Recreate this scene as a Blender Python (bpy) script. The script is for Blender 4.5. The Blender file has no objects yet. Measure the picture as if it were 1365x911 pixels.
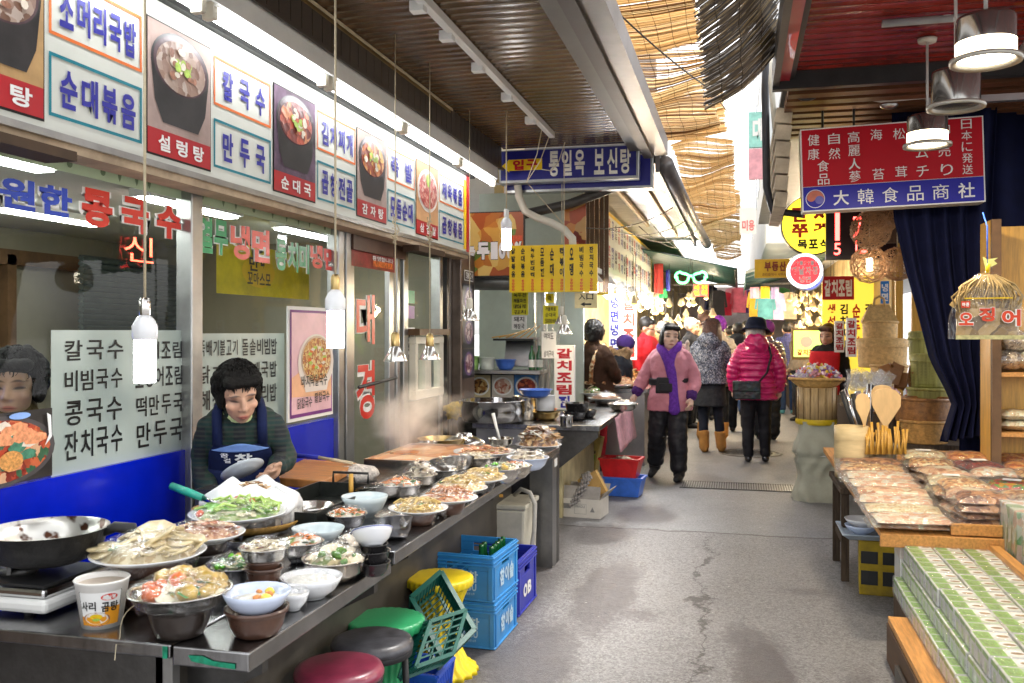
import bpy,bmesh,math,random
from mathutils import Vector,Matrix,noise
V=Vector
R=math.radians
S=bpy.context.scene
COL=S.collection
# ---------------------------------------------------------------- camera
CAM_H,FPX,VPX,VPY=1.5,1213.3,985.0,442.0
YAW=math.atan((VPX-682.5)/FPX)
cd=bpy.data.cameras.new('camera')
cd.sensor_width=36;cd.lens=32;cd.shift_y=-13.5/1365
cd.clip_start=.05;cd.clip_end=1500
cd.dof.use_dof=True;cd.dof.focus_distance=4.6;cd.dof.aperture_fstop=6.3
cam=bpy.data.objects.new('camera',cd);COL.objects.link(cam)
cam.location=(0,0,CAM_H);cam.rotation_euler=(R(90),0,YAW)
S.camera=cam
# ---------------------------------------------------------------- world, sun, exposure
SUN_EL,SUN_AZ=R(60),R(20)      # high sun behind thin cloud
w=bpy.data.worlds.new('World');S.world=w;w.use_nodes=True
nt=w.node_tree;bg=nt.nodes['Background']
sky=nt.nodes.new('ShaderNodeTexSky');sky.sky_type='NISHITA';sky.sun_disc=False
sky.sun_elevation=SUN_EL;sky.sun_rotation=SUN_AZ;sky.air_density=1.0;sky.dust_density=3.0;sky.ozone_density=1.0
hs=nt.nodes.new('ShaderNodeHueSaturation');hs.inputs['Saturation'].default_value=.1
nt.links.new(sky.outputs[0],hs.inputs['Color']);nt.links.new(hs.outputs[0],bg.inputs[0])
bg.inputs[1].default_value=.15
sl=bpy.data.lights.new('sun','SUN');sl.energy=1.5;sl.angle=R(12);sl.color=(1,.95,.88)
so=bpy.data.objects.new('sun',sl);COL.objects.link(so)
so.rotation_euler=(R(90)-SUN_EL,0,math.pi-SUN_AZ)
S.view_settings.view_transform='Standard';S.view_settings.look='None'
S.view_settings.exposure=2.1;S.view_settings.gamma=1
S.view_settings.use_curve_mapping=False
try:
    S.cycles.max_bounces=8;S.cycles.transparent_max_bounces=24;S.cycles.diffuse_bounces=4
    S.cycles.glossy_bounces=4;S.cycles.sample_clamp_indirect=4;S.cycles.caustics_reflective=False
    S.cycles.caustics_refractive=False;S.cycles.blur_glossy=1.0;S.cycles.volume_bounces=3
except Exception:pass
# ---------------------------------------------------------------- pixel (of the 1365 px photo) -> point on a real plane
_c,_s=math.cos(YAW),math.sin(YAW)
def ray(u,v):
    x=(u-682.5)/FPX;z=(VPY-v)/FPX
    return V((x*_c-_s,x*_s+_c,z))
def onX(u,v,X):
    d=ray(u,v);t=X/d.x;return V((X,d.y*t,CAM_H+d.z*t))
def onY(u,v,Y):
    d=ray(u,v);t=Y/d.y;return V((d.x*t,Y,CAM_H+d.z*t))
def onZ(u,v,Z):
    d=ray(u,v);t=(Z-CAM_H)/d.z;return V((d.x*t,d.y*t,Z))
def atD(u,v,D):
    d=ray(u,v);return V((d.x*D,d.y*D,CAM_H+d.z*D))
# ---------------------------------------------------------------- materials
MATS={}
def nodes_of(name):
    m=bpy.data.materials.new(name);m.use_nodes=True
    n=m.node_tree.nodes;l=m.node_tree.links
    return m,n,l,n['Principled BSDF']
def c4(c):return (c[0],c[1],c[2],1)
def rgb(h):
    h=h.lstrip('#');f=lambda x:((x/255+.055)/1.055)**2.4 if x>10 else x/255/12.92
    return tuple(f(int(h[i:i+2],16)) for i in (0,2,4))
def M(name,col=(.5,.5,.5),rough=.5,metal=0,var=.18,scale=9,bump=0,bscale=60,emit=0,coat=0,stretch=None,col2=None,spec=None,trans=0,alpha=1,dirt=0,crease=0):
    """plain procedural surface: two-tone noise, rough variation, optional bump"""
    if name in MATS:return MATS[name]
    if isinstance(col,str):col=rgb(col)
    if isinstance(col2,str):col2=rgb(col2)
    m,n,l,b=nodes_of(name)
    tc=n.new('ShaderNodeTexCoord');src=tc.outputs['Object']
    if stretch:
        mp=n.new('ShaderNodeMapping');mp.inputs['Scale'].default_value=stretch;l.new(src,mp.inputs[0]);src=mp.outputs[0]
    nz=n.new('ShaderNodeTexNoise');nz.inputs['Scale'].default_value=scale;nz.inputs['Detail'].default_value=5;nz.inputs['Roughness'].default_value=.65
    l.new(src,nz.inputs['Vector'])
    cr=n.new('ShaderNodeValToRGB');l.new(nz.outputs['Fac'],cr.inputs[0])
    lo=tuple(max(0,x*(1-var)) for x in col);hi=col2 or tuple(min(1,x*(1+var)) for x in col)
    cr.color_ramp.elements[0].position=.33;cr.color_ramp.elements[1].position=.67
    cr.color_ramp.elements[0].color=c4(lo);cr.color_ramp.elements[1].color=c4(hi)
    out=cr.outputs[0]
    if dirt:
        n2=n.new('ShaderNodeTexNoise');n2.inputs['Scale'].default_value=scale*.37;n2.inputs['Detail'].default_value=8;l.new(src,n2.inputs['Vector'])
        c2=n.new('ShaderNodeValToRGB');l.new(n2.outputs['Fac'],c2.inputs[0])
        c2.color_ramp.elements[0].position=.5;c2.color_ramp.elements[1].position=.72
        c2.color_ramp.elements[0].color=(0,0,0,1);c2.color_ramp.elements[1].color=(dirt,dirt,dirt,1)
        mx=n.new('ShaderNodeMix');mx.data_type='RGBA';l.new(c2.outputs[0],mx.inputs[0]);l.new(out,mx.inputs[6]);mx.inputs[7].default_value=(.05,.04,.03,1)
        out=mx.outputs[2]
    l.new(out,b.inputs['Base Color'])
    rr=n.new('ShaderNodeMapRange');l.new(nz.outputs['Fac'],rr.inputs[0])
    rr.inputs[3].default_value=max(.02,rough*.8);rr.inputs[4].default_value=min(1,rough*1.25);l.new(rr.outputs[0],b.inputs['Roughness'])
    b.inputs['Metallic'].default_value=metal
    if spec is None and not metal and not coat:spec=.5 if rough<.4 else (.3 if rough<.7 else .12)
    if spec is not None:b.inputs['Specular IOR Level'].default_value=spec
    if coat:b.inputs['Coat Weight'].default_value=coat
    if trans:b.inputs['Transmission Weight'].default_value=trans
    if alpha<1:b.inputs['Alpha'].default_value=alpha
    if emit:
        l.new(out,b.inputs['Emission Color']);b.inputs['Emission Strength'].default_value=emit
    if bump:
        n3=n.new('ShaderNodeTexNoise');n3.inputs['Scale'].default_value=bscale;n3.inputs['Detail'].default_value=4;l.new(src,n3.inputs['Vector'])
        bp=n.new('ShaderNodeBump');bp.inputs['Strength'].default_value=bump;bp.inputs['Distance'].default_value=.01
        l.new(n3.outputs['Fac'],bp.inputs['Height']);l.new(bp.outputs[0],b.inputs['Normal'])
    if crease:
        n4=n.new('ShaderNodeTexNoise');n4.noise_type='RIDGED_MULTIFRACTAL';n4.inputs['Scale'].default_value=crease;n4.inputs['Detail'].default_value=2.5;n4.inputs['Distortion'].default_value=.5;l.new(src,n4.inputs['Vector'])
        b2=n.new('ShaderNodeBump');b2.inputs['Strength'].default_value=.8;b2.inputs['Distance'].default_value=.025;l.new(n4.outputs['Fac'],b2.inputs['Height'])
        if bump:l.new(bp.outputs[0],b2.inputs['Normal'])
        l.new(b2.outputs[0],b.inputs['Normal'])
    MATS[name]=m;return m
def EM(name,col,strength,sample=True):
    if name in MATS:return MATS[name]
    m,n,l,b=nodes_of(name)
    if isinstance(col,str):col=rgb(col)
    b.inputs['Base Color'].default_value=c4(col);b.inputs['Roughness'].default_value=.4
    b.inputs['Emission Color'].default_value=c4(col);b.inputs['Emission Strength'].default_value=strength
    if not sample:m.cycles.emission_sampling='NONE'
    MATS[name]=m;return m
def WRAP(name,tint=(1,1,1),gloss=.22,rough=.12,bscale=22,bump=.6,milky=0.0,edge=.22):
    """thin clear plastic: mostly see-through, wrinkled highlights"""
    if name in MATS:return MATS[name]
    m,n,l,b=nodes_of(name)
    n.remove(b);o=n['Material Output']
    tr=n.new('ShaderNodeBsdfTransparent');tr.inputs[0].default_value=c4(tint)
    gl=n.new('ShaderNodeBsdfGlossy');gl.inputs['Roughness'].default_value=rough;gl.inputs[0].default_value=(.95,.95,.95,1)
    tc=n.new('ShaderNodeTexCoord');nz=n.new('ShaderNodeTexNoise');nz.inputs['Scale'].default_value=bscale;nz.inputs['Detail'].default_value=3;nz.inputs['Distortion'].default_value=1.2
    l.new(tc.outputs['Object'],nz.inputs['Vector'])
    bp=n.new('ShaderNodeBump');bp.inputs['Strength'].default_value=bump;bp.inputs['Distance'].default_value=.02
    l.new(nz.outputs['Fac'],bp.inputs['Height']);l.new(bp.outputs[0],gl.inputs['Normal'])
    fr=n.new('ShaderNodeLayerWeight');fr.inputs[0].default_value=.3;l.new(bp.outputs[0],fr.inputs['Normal'])
    ad=n.new('ShaderNodeMath');ad.operation='MULTIPLY_ADD';ad.inputs[1].default_value=edge;ad.inputs[2].default_value=gloss*.2;ad.use_clamp=True;l.new(fr.outputs[0],ad.inputs[0])
    mx=n.new('ShaderNodeMixShader');l.new(ad.outputs[0],mx.inputs[0]);l.new(tr.outputs[0],mx.inputs[1]);l.new(gl.outputs[0],mx.inputs[2])
    last=mx.outputs[0]
    if milky:
        df=n.new('ShaderNodeBsdfDiffuse');df.inputs[0].default_value=(.8,.8,.8,1)
        m2=n.new('ShaderNodeMixShader');m2.inputs[0].default_value=milky;l.new(last,m2.inputs[1]);l.new(df.outputs[0],m2.inputs[2]);last=m2.outputs[0]
    l.new(last,o.inputs[0]);MATS[name]=m;return m
# ---------------------------------------------------------------- mesh builder
def frame_from(d):
    d=d.normalized();a=V((0,0,1)) if abs(d.z)<.9 else V((1,0,0))
    x=a.cross(d).normalized();return x,d.cross(x),d
class MB:
    def __init__(s):s.v=[];s.f=[];s.m=[];s.sm=[];s.mats=[]
    def mi(s,mat):
        if mat not in s.mats:s.mats.append(mat)
        return s.mats.index(mat)
    def add(s,vs,fs,mat,smooth=False):
        o=len(s.v);k=s.mi(mat);s.v+=[tuple(p) for p in vs]
        for f in fs:s.f.append([i+o for i in f]);s.m.append(k);s.sm.append(smooth)
        return s
    def box(s,c,d,mat,rz=0,M3=None,taper=1):
        c=V(c);hx,hy,hz=d[0]/2,d[1]/2,d[2]/2
        P=[V((x*hx*(taper if z>0 else 1),y*hy*(taper if z>0 else 1),z*hz)) for z in (-1,1) for y in (-1,1) for x in (-1,1)]
        Q=M3 or Matrix.Rotation(rz,3,'Z')
        P=[c+Q@p for p in P]
        return s.add(P,[(0,2,3,1),(4,5,7,6),(0,1,5,4),(2,6,7,3),(0,4,6,2),(1,3,7,5)],mat)
    def span(s,a,b,mat):
        return s.box([(a[i]+b[i])/2 for i in range(3)],[abs(b[i]-a[i]) for i in range(3)],mat)
    def bar(s,a,b,w,h,mat,up=V((0,0,1))):
        """rectangular bar from a to b, w across, h along up"""
        a,b=V(a),V(b);d=(b-a);L=d.length;d.normalize()
        x=d.cross(up)
        if x.length<1e-4:x=V((1,0,0))
        x.normalize();z=x.cross(d)
        return s.box((a+b)/2,(w,L,h),mat,M3=Matrix((x,d,z)).transposed())
    def tube(s,pts,r,mat,n=8,caps=True,smooth=True,sx=1):
        pts=[V(p) for p in pts];rs=r if isinstance(r,(list,tuple)) else [r]*len(pts)
        N=len(pts);ts=[(pts[min(i+1,N-1)]-pts[max(i-1,0)]).normalized() for i in range(N)]
        x,y,_=frame_from(ts[0]);vs=[];fs=[]
        for i,p in enumerate(pts):
            t=ts[i];x=(x-t*x.dot(t))
            if x.length<1e-5:x=frame_from(t)[0]
            x.normalize();y=t.cross(x)
            for k in range(n):
                a=2*math.pi*k/n;vs.append(p+(x*math.cos(a)*sx+y*math.sin(a))*rs[i])
        for i in range(N-1):
            for k in range(n):fs.append((i*n+k,i*n+(k+1)%n,(i+1)*n+(k+1)%n,(i+1)*n+k))
        if caps:fs+=[tuple(range(n-1,-1,-1)),tuple(range((N-1)*n,N*n))]
        return s.add(vs,fs,mat,smooth)
    def lathe(s,prof,mat,c=(0,0,0),n=32,sx=1,sy=1,M3=None,smooth=True,wob=0,seed=0,flute=0,nf=16):
        """prof: (r, z) list; both ends closed when r is 0"""
        c=V(c);vs=[];fs=[];rn=random.Random(seed);ph=rn.random()*6
        for r,z in prof:
            for k in range(n):
                a=2*math.pi*k/n;q=r*(1+wob*math.sin(3*a+ph)+wob*.6*math.sin(7*a+2*ph+z*40)+flute*math.cos(nf*a))
                p=V((q*math.cos(a)*sx,q*math.sin(a)*sy,z));vs.append(c+(M3@p if M3 else p))
        for i in range(len(prof)-1):
            if prof[i]==prof[i+1]:continue
            for k in range(n):fs.append((i*n+k,i*n+(k+1)%n,(i+1)*n+(k+1)%n,(i+1)*n+k))
        return s.add(vs,fs,mat,smooth)
    def ball(s,c,r,mat,n=12,m=8,M3=None,wob=0,seed=0,smooth=True):
        r=r if isinstance(r,(tuple,list)) else (r,r,r);c=V(c);vs=[];fs=[]
        for i in range(m+1):
            t=math.pi*i/m
            for k in range(n):
                a=2*math.pi*k/n;d=V((math.sin(t)*math.cos(a),math.sin(t)*math.sin(a),math.cos(t)))
                q=1+(wob*noise.noise(d*2.1+V((seed*3.7,seed,0))) if wob else 0)
                p=V((d.x*r[0],d.y*r[1],d.z*r[2]))*q;vs.append(c+(M3@p if M3 else p))
        for i in range(m):
            for k in range(n):
                q=(i*n+k,(i+1)*n+k,(i+1)*n+(k+1)%n,i*n+(k+1)%n)
                fs.append(q if 0<i<m-1 else ((q[0],q[1],q[2]) if i==0 else (q[0],q[1],q[3])))
        return s.add(vs,fs,mat,smooth)
    def quad(s,a,b,c,d,mat):return s.add([a,b,c,d],[(0,1,2,3)],mat)
    def grid(s,fn,nu,nv,mat,smooth=True):
        vs=[fn(i/nu,j/nv) for j in range(nv+1) for i in range(nu+1)]
        fs=[(j*(nu+1)+i,j*(nu+1)+i+1,(j+1)*(nu+1)+i+1,(j+1)*(nu+1)+i) for j in range(nv) for i in range(nu)]
        return s.add(vs,fs,mat,smooth)
    def prism(s,poly,o,ex,ey,depth,mat):
        """2D outline in the frame (o, ex, ey) pushed by depth along the normal"""
        o,ex,ey=V(o),V(ex),V(ey);nn=ex.cross(ey).normalized()*depth;k=len(poly)
        A=[o+ex*x+ey*y for x,y in poly];B=[p+nn for p in A]
        return s.add(A+B,[tuple(range(k-1,-1,-1)),tuple(range(k,2*k))]+[(i,(i+1)%k,(i+1)%k+k,i+k) for i in range(k)],mat)
    # --- flat printed matter in a frame F = (o, ex, ey)
    def rect(s,F,x0,y0,x1,y1,mat,off=.002):
        o,ex,ey=F;nn=ex.cross(ey)*off
        return s.add([o+ex*x+ey*y+nn for x,y in ((x0,y0),(x1,y0),(x1,y1),(x0,y1))],[(0,1,2,3)],mat)
    def frame(s,F,x0,y0,x1,y1,t,mat,off=.003):
        s.rect(F,x0,y0,x1,y0+t,mat,off);s.rect(F,x0,y1-t,x1,y1,mat,off)
        s.rect(F,x0,y0+t,x0+t,y1-t,mat,off);return s.rect(F,x1-t,y0+t,x1,y1-t,mat,off)
    def disc(s,F,cx,cy,rx,ry,mat,off=.003,n=28,a0=0,a1=360):
        o,ex,ey=F;nn=ex.cross(ey)*off
        P=[o+ex*(cx+rx*math.cos(R(a0+(a1-a0)*k/n)))+ey*(cy+ry*math.sin(R(a0+(a1-a0)*k/n)))+nn for k in range(n+(0 if a1-a0==360 else 1))]
        return s.add(P,[tuple(range(len(P)))],mat)
    def poly(s,F,pts,mat,off=.003):
        o,ex,ey=F;nn=ex.cross(ey)*off
        return s.add([o+ex*x+ey*y+nn for x,y in pts],[tuple(range(len(pts)))],mat)
    def glyph(s,ch,F,x0,y0,x1,y1,mat,off=.004,bold=.02,keep=False):
        vs,fs=glyph_geo(ch,bold)
        if not vs:return s
        o,ex,ey=F;nn=ex.cross(ey)*off
        X0=min(p[0] for p in vs);X1=max(p[0] for p in vs);Y0=min(p[1] for p in vs);Y1=max(p[1] for p in vs)
        sx=(x1-x0)/max(X1-X0,1e-4);sy=(y1-y0)/max(Y1-Y0,1e-4)
        if keep:sx=sy=min(sx,sy)
        mx,my=(X0+X1)/2,(Y0+Y1)/2;cx,cy=(x0+x1)/2,(y0+y1)/2
        return s.add([o+ex*(cx+(p[0]-mx)*sx)+ey*(cy+(p[1]-my)*sy)+nn for p in vs],fs,mat)
    def row(s,txt,F,x0,y0,x1,y1,mat,off=.004,bold=.02,gap=.12,keep=False):
        """characters of txt in equal cells across; a space is a half cell"""
        ws=[.5 if c==' ' else (.55 if ord(c)<128 else 1) for c in txt];T=sum(ws);x=x0
        for c,wd in zip(txt,ws):
            q=(x1-x0)*wd/T
            if c!=' ':s.glyph(c,F,x+q*gap/2,y0,x+q*(1-gap/2),y1,mat,off,bold,keep)
            x+=q
        return s
    def column(s,txt,F,x0,y0,x1,y1,mat,off=.004,bold=.02,gap=.14,keep=False):
        N=len(txt);h=(y1-y0)/N
        for i,c in enumerate(txt):
            t=y1-i*h
            if c!=' ':s.glyph(c,F,x0,t-h*(1-gap/2),x1,t-h*gap/2,mat,off,bold,keep)
        return s
    def line(s,txt,F,x0,y0,x1,y1,mat,off=.004,bold=.01):
        return s.glyph(txt,F,x0,y0,x1,y1,mat,off,bold)
    def build(s,name,parent=None,loc=None,rz=0,label=None,cat=None,group=None,kind=None,bevel=0,solid=0):
        me=bpy.data.meshes.new(name);me.from_pydata(s.v,[],s.f)
        for m in s.mats:me.materials.append(m)
        me.polygons.foreach_set('material_index',s.m);me.polygons.foreach_set('use_smooth',s.sm);me.update()
        o=bpy.data.objects.new(name,me);COL.objects.link(o)
        if parent:o.parent=parent
        if loc is not None:o.location=loc
        if rz:o.rotation_euler.z=rz
        if bevel:
            b=o.modifiers.new('bevel','BEVEL');b.width=bevel;b.segments=2;b.limit_method='ANGLE';b.angle_limit=R(40)
        if solid:
            b=o.modifiers.new('solid','SOLIDIFY');b.thickness=solid;b.offset=0
        tag(o,label,cat,group,kind);return o
_gl={}
def glyph_geo(ch,bold):
    k=(ch,round(bold,3))
    if k not in _gl:
        cu=bpy.data.curves.new('glyph','FONT');cu.body=ch;cu.size=1;cu.offset=bold;cu.resolution_u=3
        ob=bpy.data.objects.new('glyph',cu);me=ob.to_mesh()
        _gl[k]=([(p.co.x,p.co.y) for p in me.vertices],[tuple(p.vertices) for p in me.polygons])
        ob.to_mesh_clear();bpy.data.objects.remove(ob);bpy.data.curves.remove(cu)
    return _gl[k]
def tag(o,label=None,cat=None,group=None,kind=None):
    if label:o['label']=label
    if cat:o['category']=cat
    if group:o['group']=group
    if kind:o['kind']=kind
    return o
def thing(name,label,cat,loc=(0,0,0),rz=0,group=None,rot=None):
    o=bpy.data.objects.new(name,None);COL.objects.link(o);o.location=loc
    o.rotation_euler=rot or (0,0,rz);o.empty_display_size=.1
    return tag(o,label,cat,group)
def copy_tree(o,parent=None,label=None,loc=None,rz=None,group=None,scale=None):
    c=o.copy();COL.objects.link(c)
    if parent:c.parent=parent
    if label:c['label']=label
    if loc is not None:c.location=loc
    if rz is not None:c.rotation_euler.z=rz
    if group:c['group']=group
    if scale:c.scale=(scale,)*3
    for ch in list(o.children):copy_tree(ch,c)
    return c
YZ=lambda X,Y=0,Z=0:(V((X,Y,Z)),V((0,1,0)),V((0,0,1)))      # faces the street from its left side
XZ=lambda X,Y,Z:(V((X,Y,Z)),V((1,0,0)),V((0,0,1)))          # faces the camera, across the street
def FR(o,ex,ey):return (V(o),V(ex).normalized(),V(ey).normalized())
def wire(p0,p1,sag=.0,n=8,sway=0):
    p0,p1=V(p0),V(p1)
    return [p0.lerp(p1,i/n)+V((sway*math.sin(i/n*math.pi*2),0,-sag*4*(i/n)*(1-i/n))) for i in range(n+1)]
# ================================================================ shared materials
steel=M('brushed_steel',(.42,.42,.42),.32,1,.12,6,.08,90,stretch=(1,9,1))
steel_d=M('worn_dark_steel',(.1,.097,.094),.42,.9,.3,4,.12,40,dirt=.5)
steel_p=M('polished_steel',(.6,.6,.6),.14,1,.08,9)
alu=M('aluminium_frame',(.4,.4,.39),.3,.9,.15,5,dirt=.25)
brass=M('brass',(.46,.33,.14),.3,1,.15,9)
white=M('white_paint',(.75,.75,.72),.45,0,.06,4,dirt=.12)
offwhite=M('yellowed_white_plastic',(.62,.58,.48),.45,0,.1,5,dirt=.2)
black=M('black_paint',(.02,.02,.02),.4,0,.3,7)
brownslat=M('brown_coated_metal',(.13,.075,.034),.24,.2,.4,3,.05,30)
brownslat2=M('dull_brown_slats',(.04,.03,.024),.5,.1,.3,5,.05,30,dirt=.4)
rubber=M('black_rubber',(.02,.02,.022),.5,0,.3,9)
cable=M('cream_cable',(.55,.47,.32),.5)
red_print=M('red_print',(.42,.005,.012),.35,0,.08,4)
blue_print=M('blue_print',(.02,.02,.3),.35,0,.08,4)
white_print=M('white_print',(.8,.8,.78),.4,0,.04,4)
black_print=M('black_print',(.012,.012,.012),.4,0,.1,4)
orange_print=M('orange_print',(.7,.16,.03),.4,0,.08,4)
teal_print=M('teal_print',(.01,.2,.26),.4,0,.08,4)
yellow_print=M('yellow_print',(.75,.5,.01),.4,0,.06,4)
green_print=M('green_print',(.03,.28,.08),.4,0,.08,4)
wood_o=M('orange_wood',(.5,.24,.07),.45,0,.3,6,.15,40,stretch=(12,1,12))
wood_d=M('weathered_dark_wood',(.07,.05,.035),.7,0,.4,7,.3,40,stretch=(12,12,1),dirt=.4)
wood_y=M('varnished_yellow_wood',(.55,.3,.05),.35,0,.25,5,.1,30,stretch=(14,14,1))
tube_em=EM('fluorescent_glow',(.97,.98,1),5)
bulb_em=EM('warm_bulb_glow',(1,.78,.5),16)
cfl_em=EM('white_bulb_glow',(.95,.97,1),12)
glass_w=WRAP('window_glass',(.95,.98,.96),.1,.01,2,.03,0,.1)
wrap=WRAP('cling_film',(1,1,1),.2,.1,24,.7,0,.14)
bagplastic=WRAP('clear_bag',(.97,.97,.97),.6,.1,26,1,.04)
# ================================================================ ground
def ground_material():
    m,n,l,b=nodes_of('wet_asphalt')
    tc=n.new('ShaderNodeTexCoord')
    def noise_(sc,det=6,ro=.6,vec=None,dist=0):
        z=n.new('ShaderNodeTexNoise');z.inputs['Scale'].default_value=sc;z.inputs['Detail'].default_value=det;z.inputs['Roughness'].default_value=ro;z.inputs['Distortion'].default_value=dist
        l.new(vec or tc.outputs['Object'],z.inputs['Vector']);return z.outputs['Fac']
    def math_(op,a,c=None,clamp=False):
        k=n.new('ShaderNodeMath');k.operation=op;k.use_clamp=clamp
        for i,q in enumerate((a,c)):
            if q is None:continue
            if hasattr(q,'node'):l.new(q,k.inputs[i])
            else:k.inputs[i].default_value=q
        return k.outputs[0]
    def mix(f,a,c):
        k=n.new('ShaderNodeMix');k.data_type='RGBA'
        if hasattr(f,'node'):l.new(f,k.inputs[0])
        else:k.inputs[0].default_value=f
        for i,q in ((6,a),(7,c)):
            if hasattr(q,'node'):l.new(q,k.inputs[i])
            else:k.inputs[i].default_value=c4(q)
        return k.outputs[2]
    def ramp(x,p0,p1,a=(0,0,0),c=(1,1,1)):
        k=n.new('ShaderNodeValToRGB');l.new(x,k.inputs[0]);e=k.color_ramp.elements
        e[0].position=p0;e[1].position=p1;e[0].color=c4(a);e[1].color=c4(c);return k.outputs[0]
    sep=n.new('ShaderNodeSeparateXYZ');l.new(tc.outputs['Object'],sep.inputs[0]);X,Y=sep.outputs[0],sep.outputs[1]
    col=ramp(noise_(1.3,8,.75),.3,.7,(.06,.057,.063),(.145,.143,.148))
    grit=noise_(95,3,.8);g2=noise_(34,5,.8);col=mix(math_('MULTIPLY',ramp(g2,.5,.66),.4),col,(.05,.047,.05));col=mix(math_('MULTIPLY',ramp(g2,.5,.34),.3),col,(.36,.355,.35));col=mix(math_('MULTIPLY',ramp(grit,.42,.7),.55),col,(.34,.33,.32))
    col=mix(math_('MULTIPLY',ramp(noise_(150,2,.7),.55,.72),.7),col,(.06,.055,.055))
    # smoother concrete slab beyond the cross joint
    jy=math_('ADD',Y,math_('MULTIPLY',math_('SUBTRACT',noise_(2.2,4),.5),.22))
    slab=ramp(math_('MULTIPLY',math_('SUBTRACT',jy,6.9),10),0,1)
    slabc=ramp(noise_(3,8,.7),.3,.72,(.14,.144,.153),(.22,.225,.235))
    col=mix(math_('MULTIPLY',slab,.75),col,slabc)
    wob=math_('SUBTRACT',noise_(3.2,7,.72),.5)
    wob2=math_('SUBTRACT',noise_(9,5,.7),.5)
    wet=None
    # stains: x, y, rx, ry, strength
    for x,y,rx,ry,st in ((.12,4.15,.16,.55,.8),(.02,4.6,.13,.22,.6),(-.74,5.2,.2,.9,.75),(-.92,3.9,.22,.9,.7),(-.52,4.85,.12,.1,.6),(-1.0,6.7,.28,.4,.7),(.35,5.5,.2,.1,.4),(-.75,7.5,.3,.45,.6),(-.55,9.4,.5,.5,.6),(.3,12,.5,1.2,.5),(-.3,3.1,.16,.3,.45),(.5,3.6,.12,.8,.45),(-1.5,4,.55,4,.7)):
        dx=math_('DIVIDE',math_('ADD',math_('SUBTRACT',X,x),math_('MULTIPLY',wob,.34)),rx)
        dy=math_('DIVIDE',math_('ADD',math_('SUBTRACT',Y,y),math_('MULTIPLY',wob2,.5)),ry)
        d=math_('ADD',math_('SQRT',math_('ADD',math_('MULTIPLY',dx,dx),math_('MULTIPLY',dy,dy))),math_('MULTIPLY',math_('SUBTRACT',g2,.5),1.1))
        k=math_('MULTIPLY',ramp(d,.7,1.15,(1,1,1),(0,0,0)),st)
        wet=k if wet is None else math_('MAXIMUM',wet,k)
    agg=n.new('ShaderNodeTexVoronoi');agg.inputs['Scale'].default_value=110;l.new(tc.outputs['Object'],agg.inputs['Vector']);ags=n.new('ShaderNodeSeparateColor');l.new(agg.outputs['Color'],ags.inputs[0]);col=mix(ramp(ags.outputs[0],.55,.95,(0,0,0),(.3,.3,.3)),col,(.38,.37,.37));col=mix(ramp(ags.outputs[1],.6,.95,(0,0,0),(.4,.4,.4)),col,(.04,.038,.04))
    col=mix(wet,col,mix(g2,(.022,.018,.021),(.075,.064,.07)))
    # cracks: one long wandering crack down the lane, one across
    cx=math_('ADD',math_('MULTIPLY',math_('SUBTRACT',noise_(1.5,7,.72),.5),.5),math_('MULTIPLY',wob2,.12))
    dcr=math_('ABSOLUTE',math_('SUBTRACT',math_('ADD',X,math_('MULTIPLY',Y,.0)),math_('ADD',cx,-.19)))
    wid=math_('ADD',math_('MULTIPLY',ramp(noise_(2.6,2),.45,.75),.055),.006)
    cr=ramp(math_('DIVIDE',dcr,wid),.5,1,(1,1,1),(0,0,0))
    cr=math_('MULTIPLY',cr,ramp(Y,.0,1));cr=math_('MULTIPLY',cr,ramp(math_('DIVIDE',math_('SUBTRACT',6.9,Y),1),0,.1))
    cr2=ramp(math_('MULTIPLY',math_('ABSOLUTE',math_('SUBTRACT',jy,6.93)),40),.4,1,(1,1,1),(0,0,0))
    allc=math_('MAXIMUM',math_('MULTIPLY',cr,.85),math_('MULTIPLY',cr2,.8))
    col=mix(allc,col,(.035,.03,.028))
    spk=n.new('ShaderNodeTexVoronoi');spk.inputs['Scale'].default_value=7;l.new(tc.outputs['Object'],spk.inputs['Vector'])
    col=mix(ramp(spk.outputs['Distance'],.03,.05,(.8,.8,.8),(0,0,0)),col,(.5,.49,.46))
    l.new(col,b.inputs['Base Color'])
    ro=n.new('ShaderNodeMapRange');l.new(wet,ro.inputs[0]);ro.inputs[3].default_value=.52;ro.inputs[4].default_value=.3;l.new(ro.outputs[0],b.inputs['Roughness'])
    bp=n.new('ShaderNodeBump');bp.inputs['Strength'].default_value=.55;bp.inputs['Distance'].default_value=.012
    h=math_('SUBTRACT',math_('ADD',math_('MULTIPLY',grit,.9),math_('MULTIPLY',noise_(14,6),1.1)),math_('MULTIPLY',allc,1.6))
    l.new(h,bp.inputs['Height']);l.new(bp.outputs[0],b.inputs['Normal'])
    return m
g=MB();gm=ground_material()
g.quad((-120,-60,0),(120,-60,0),(120,400,0),(-120,400,0),gm)
g.build('ground',kind='structure')
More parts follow.
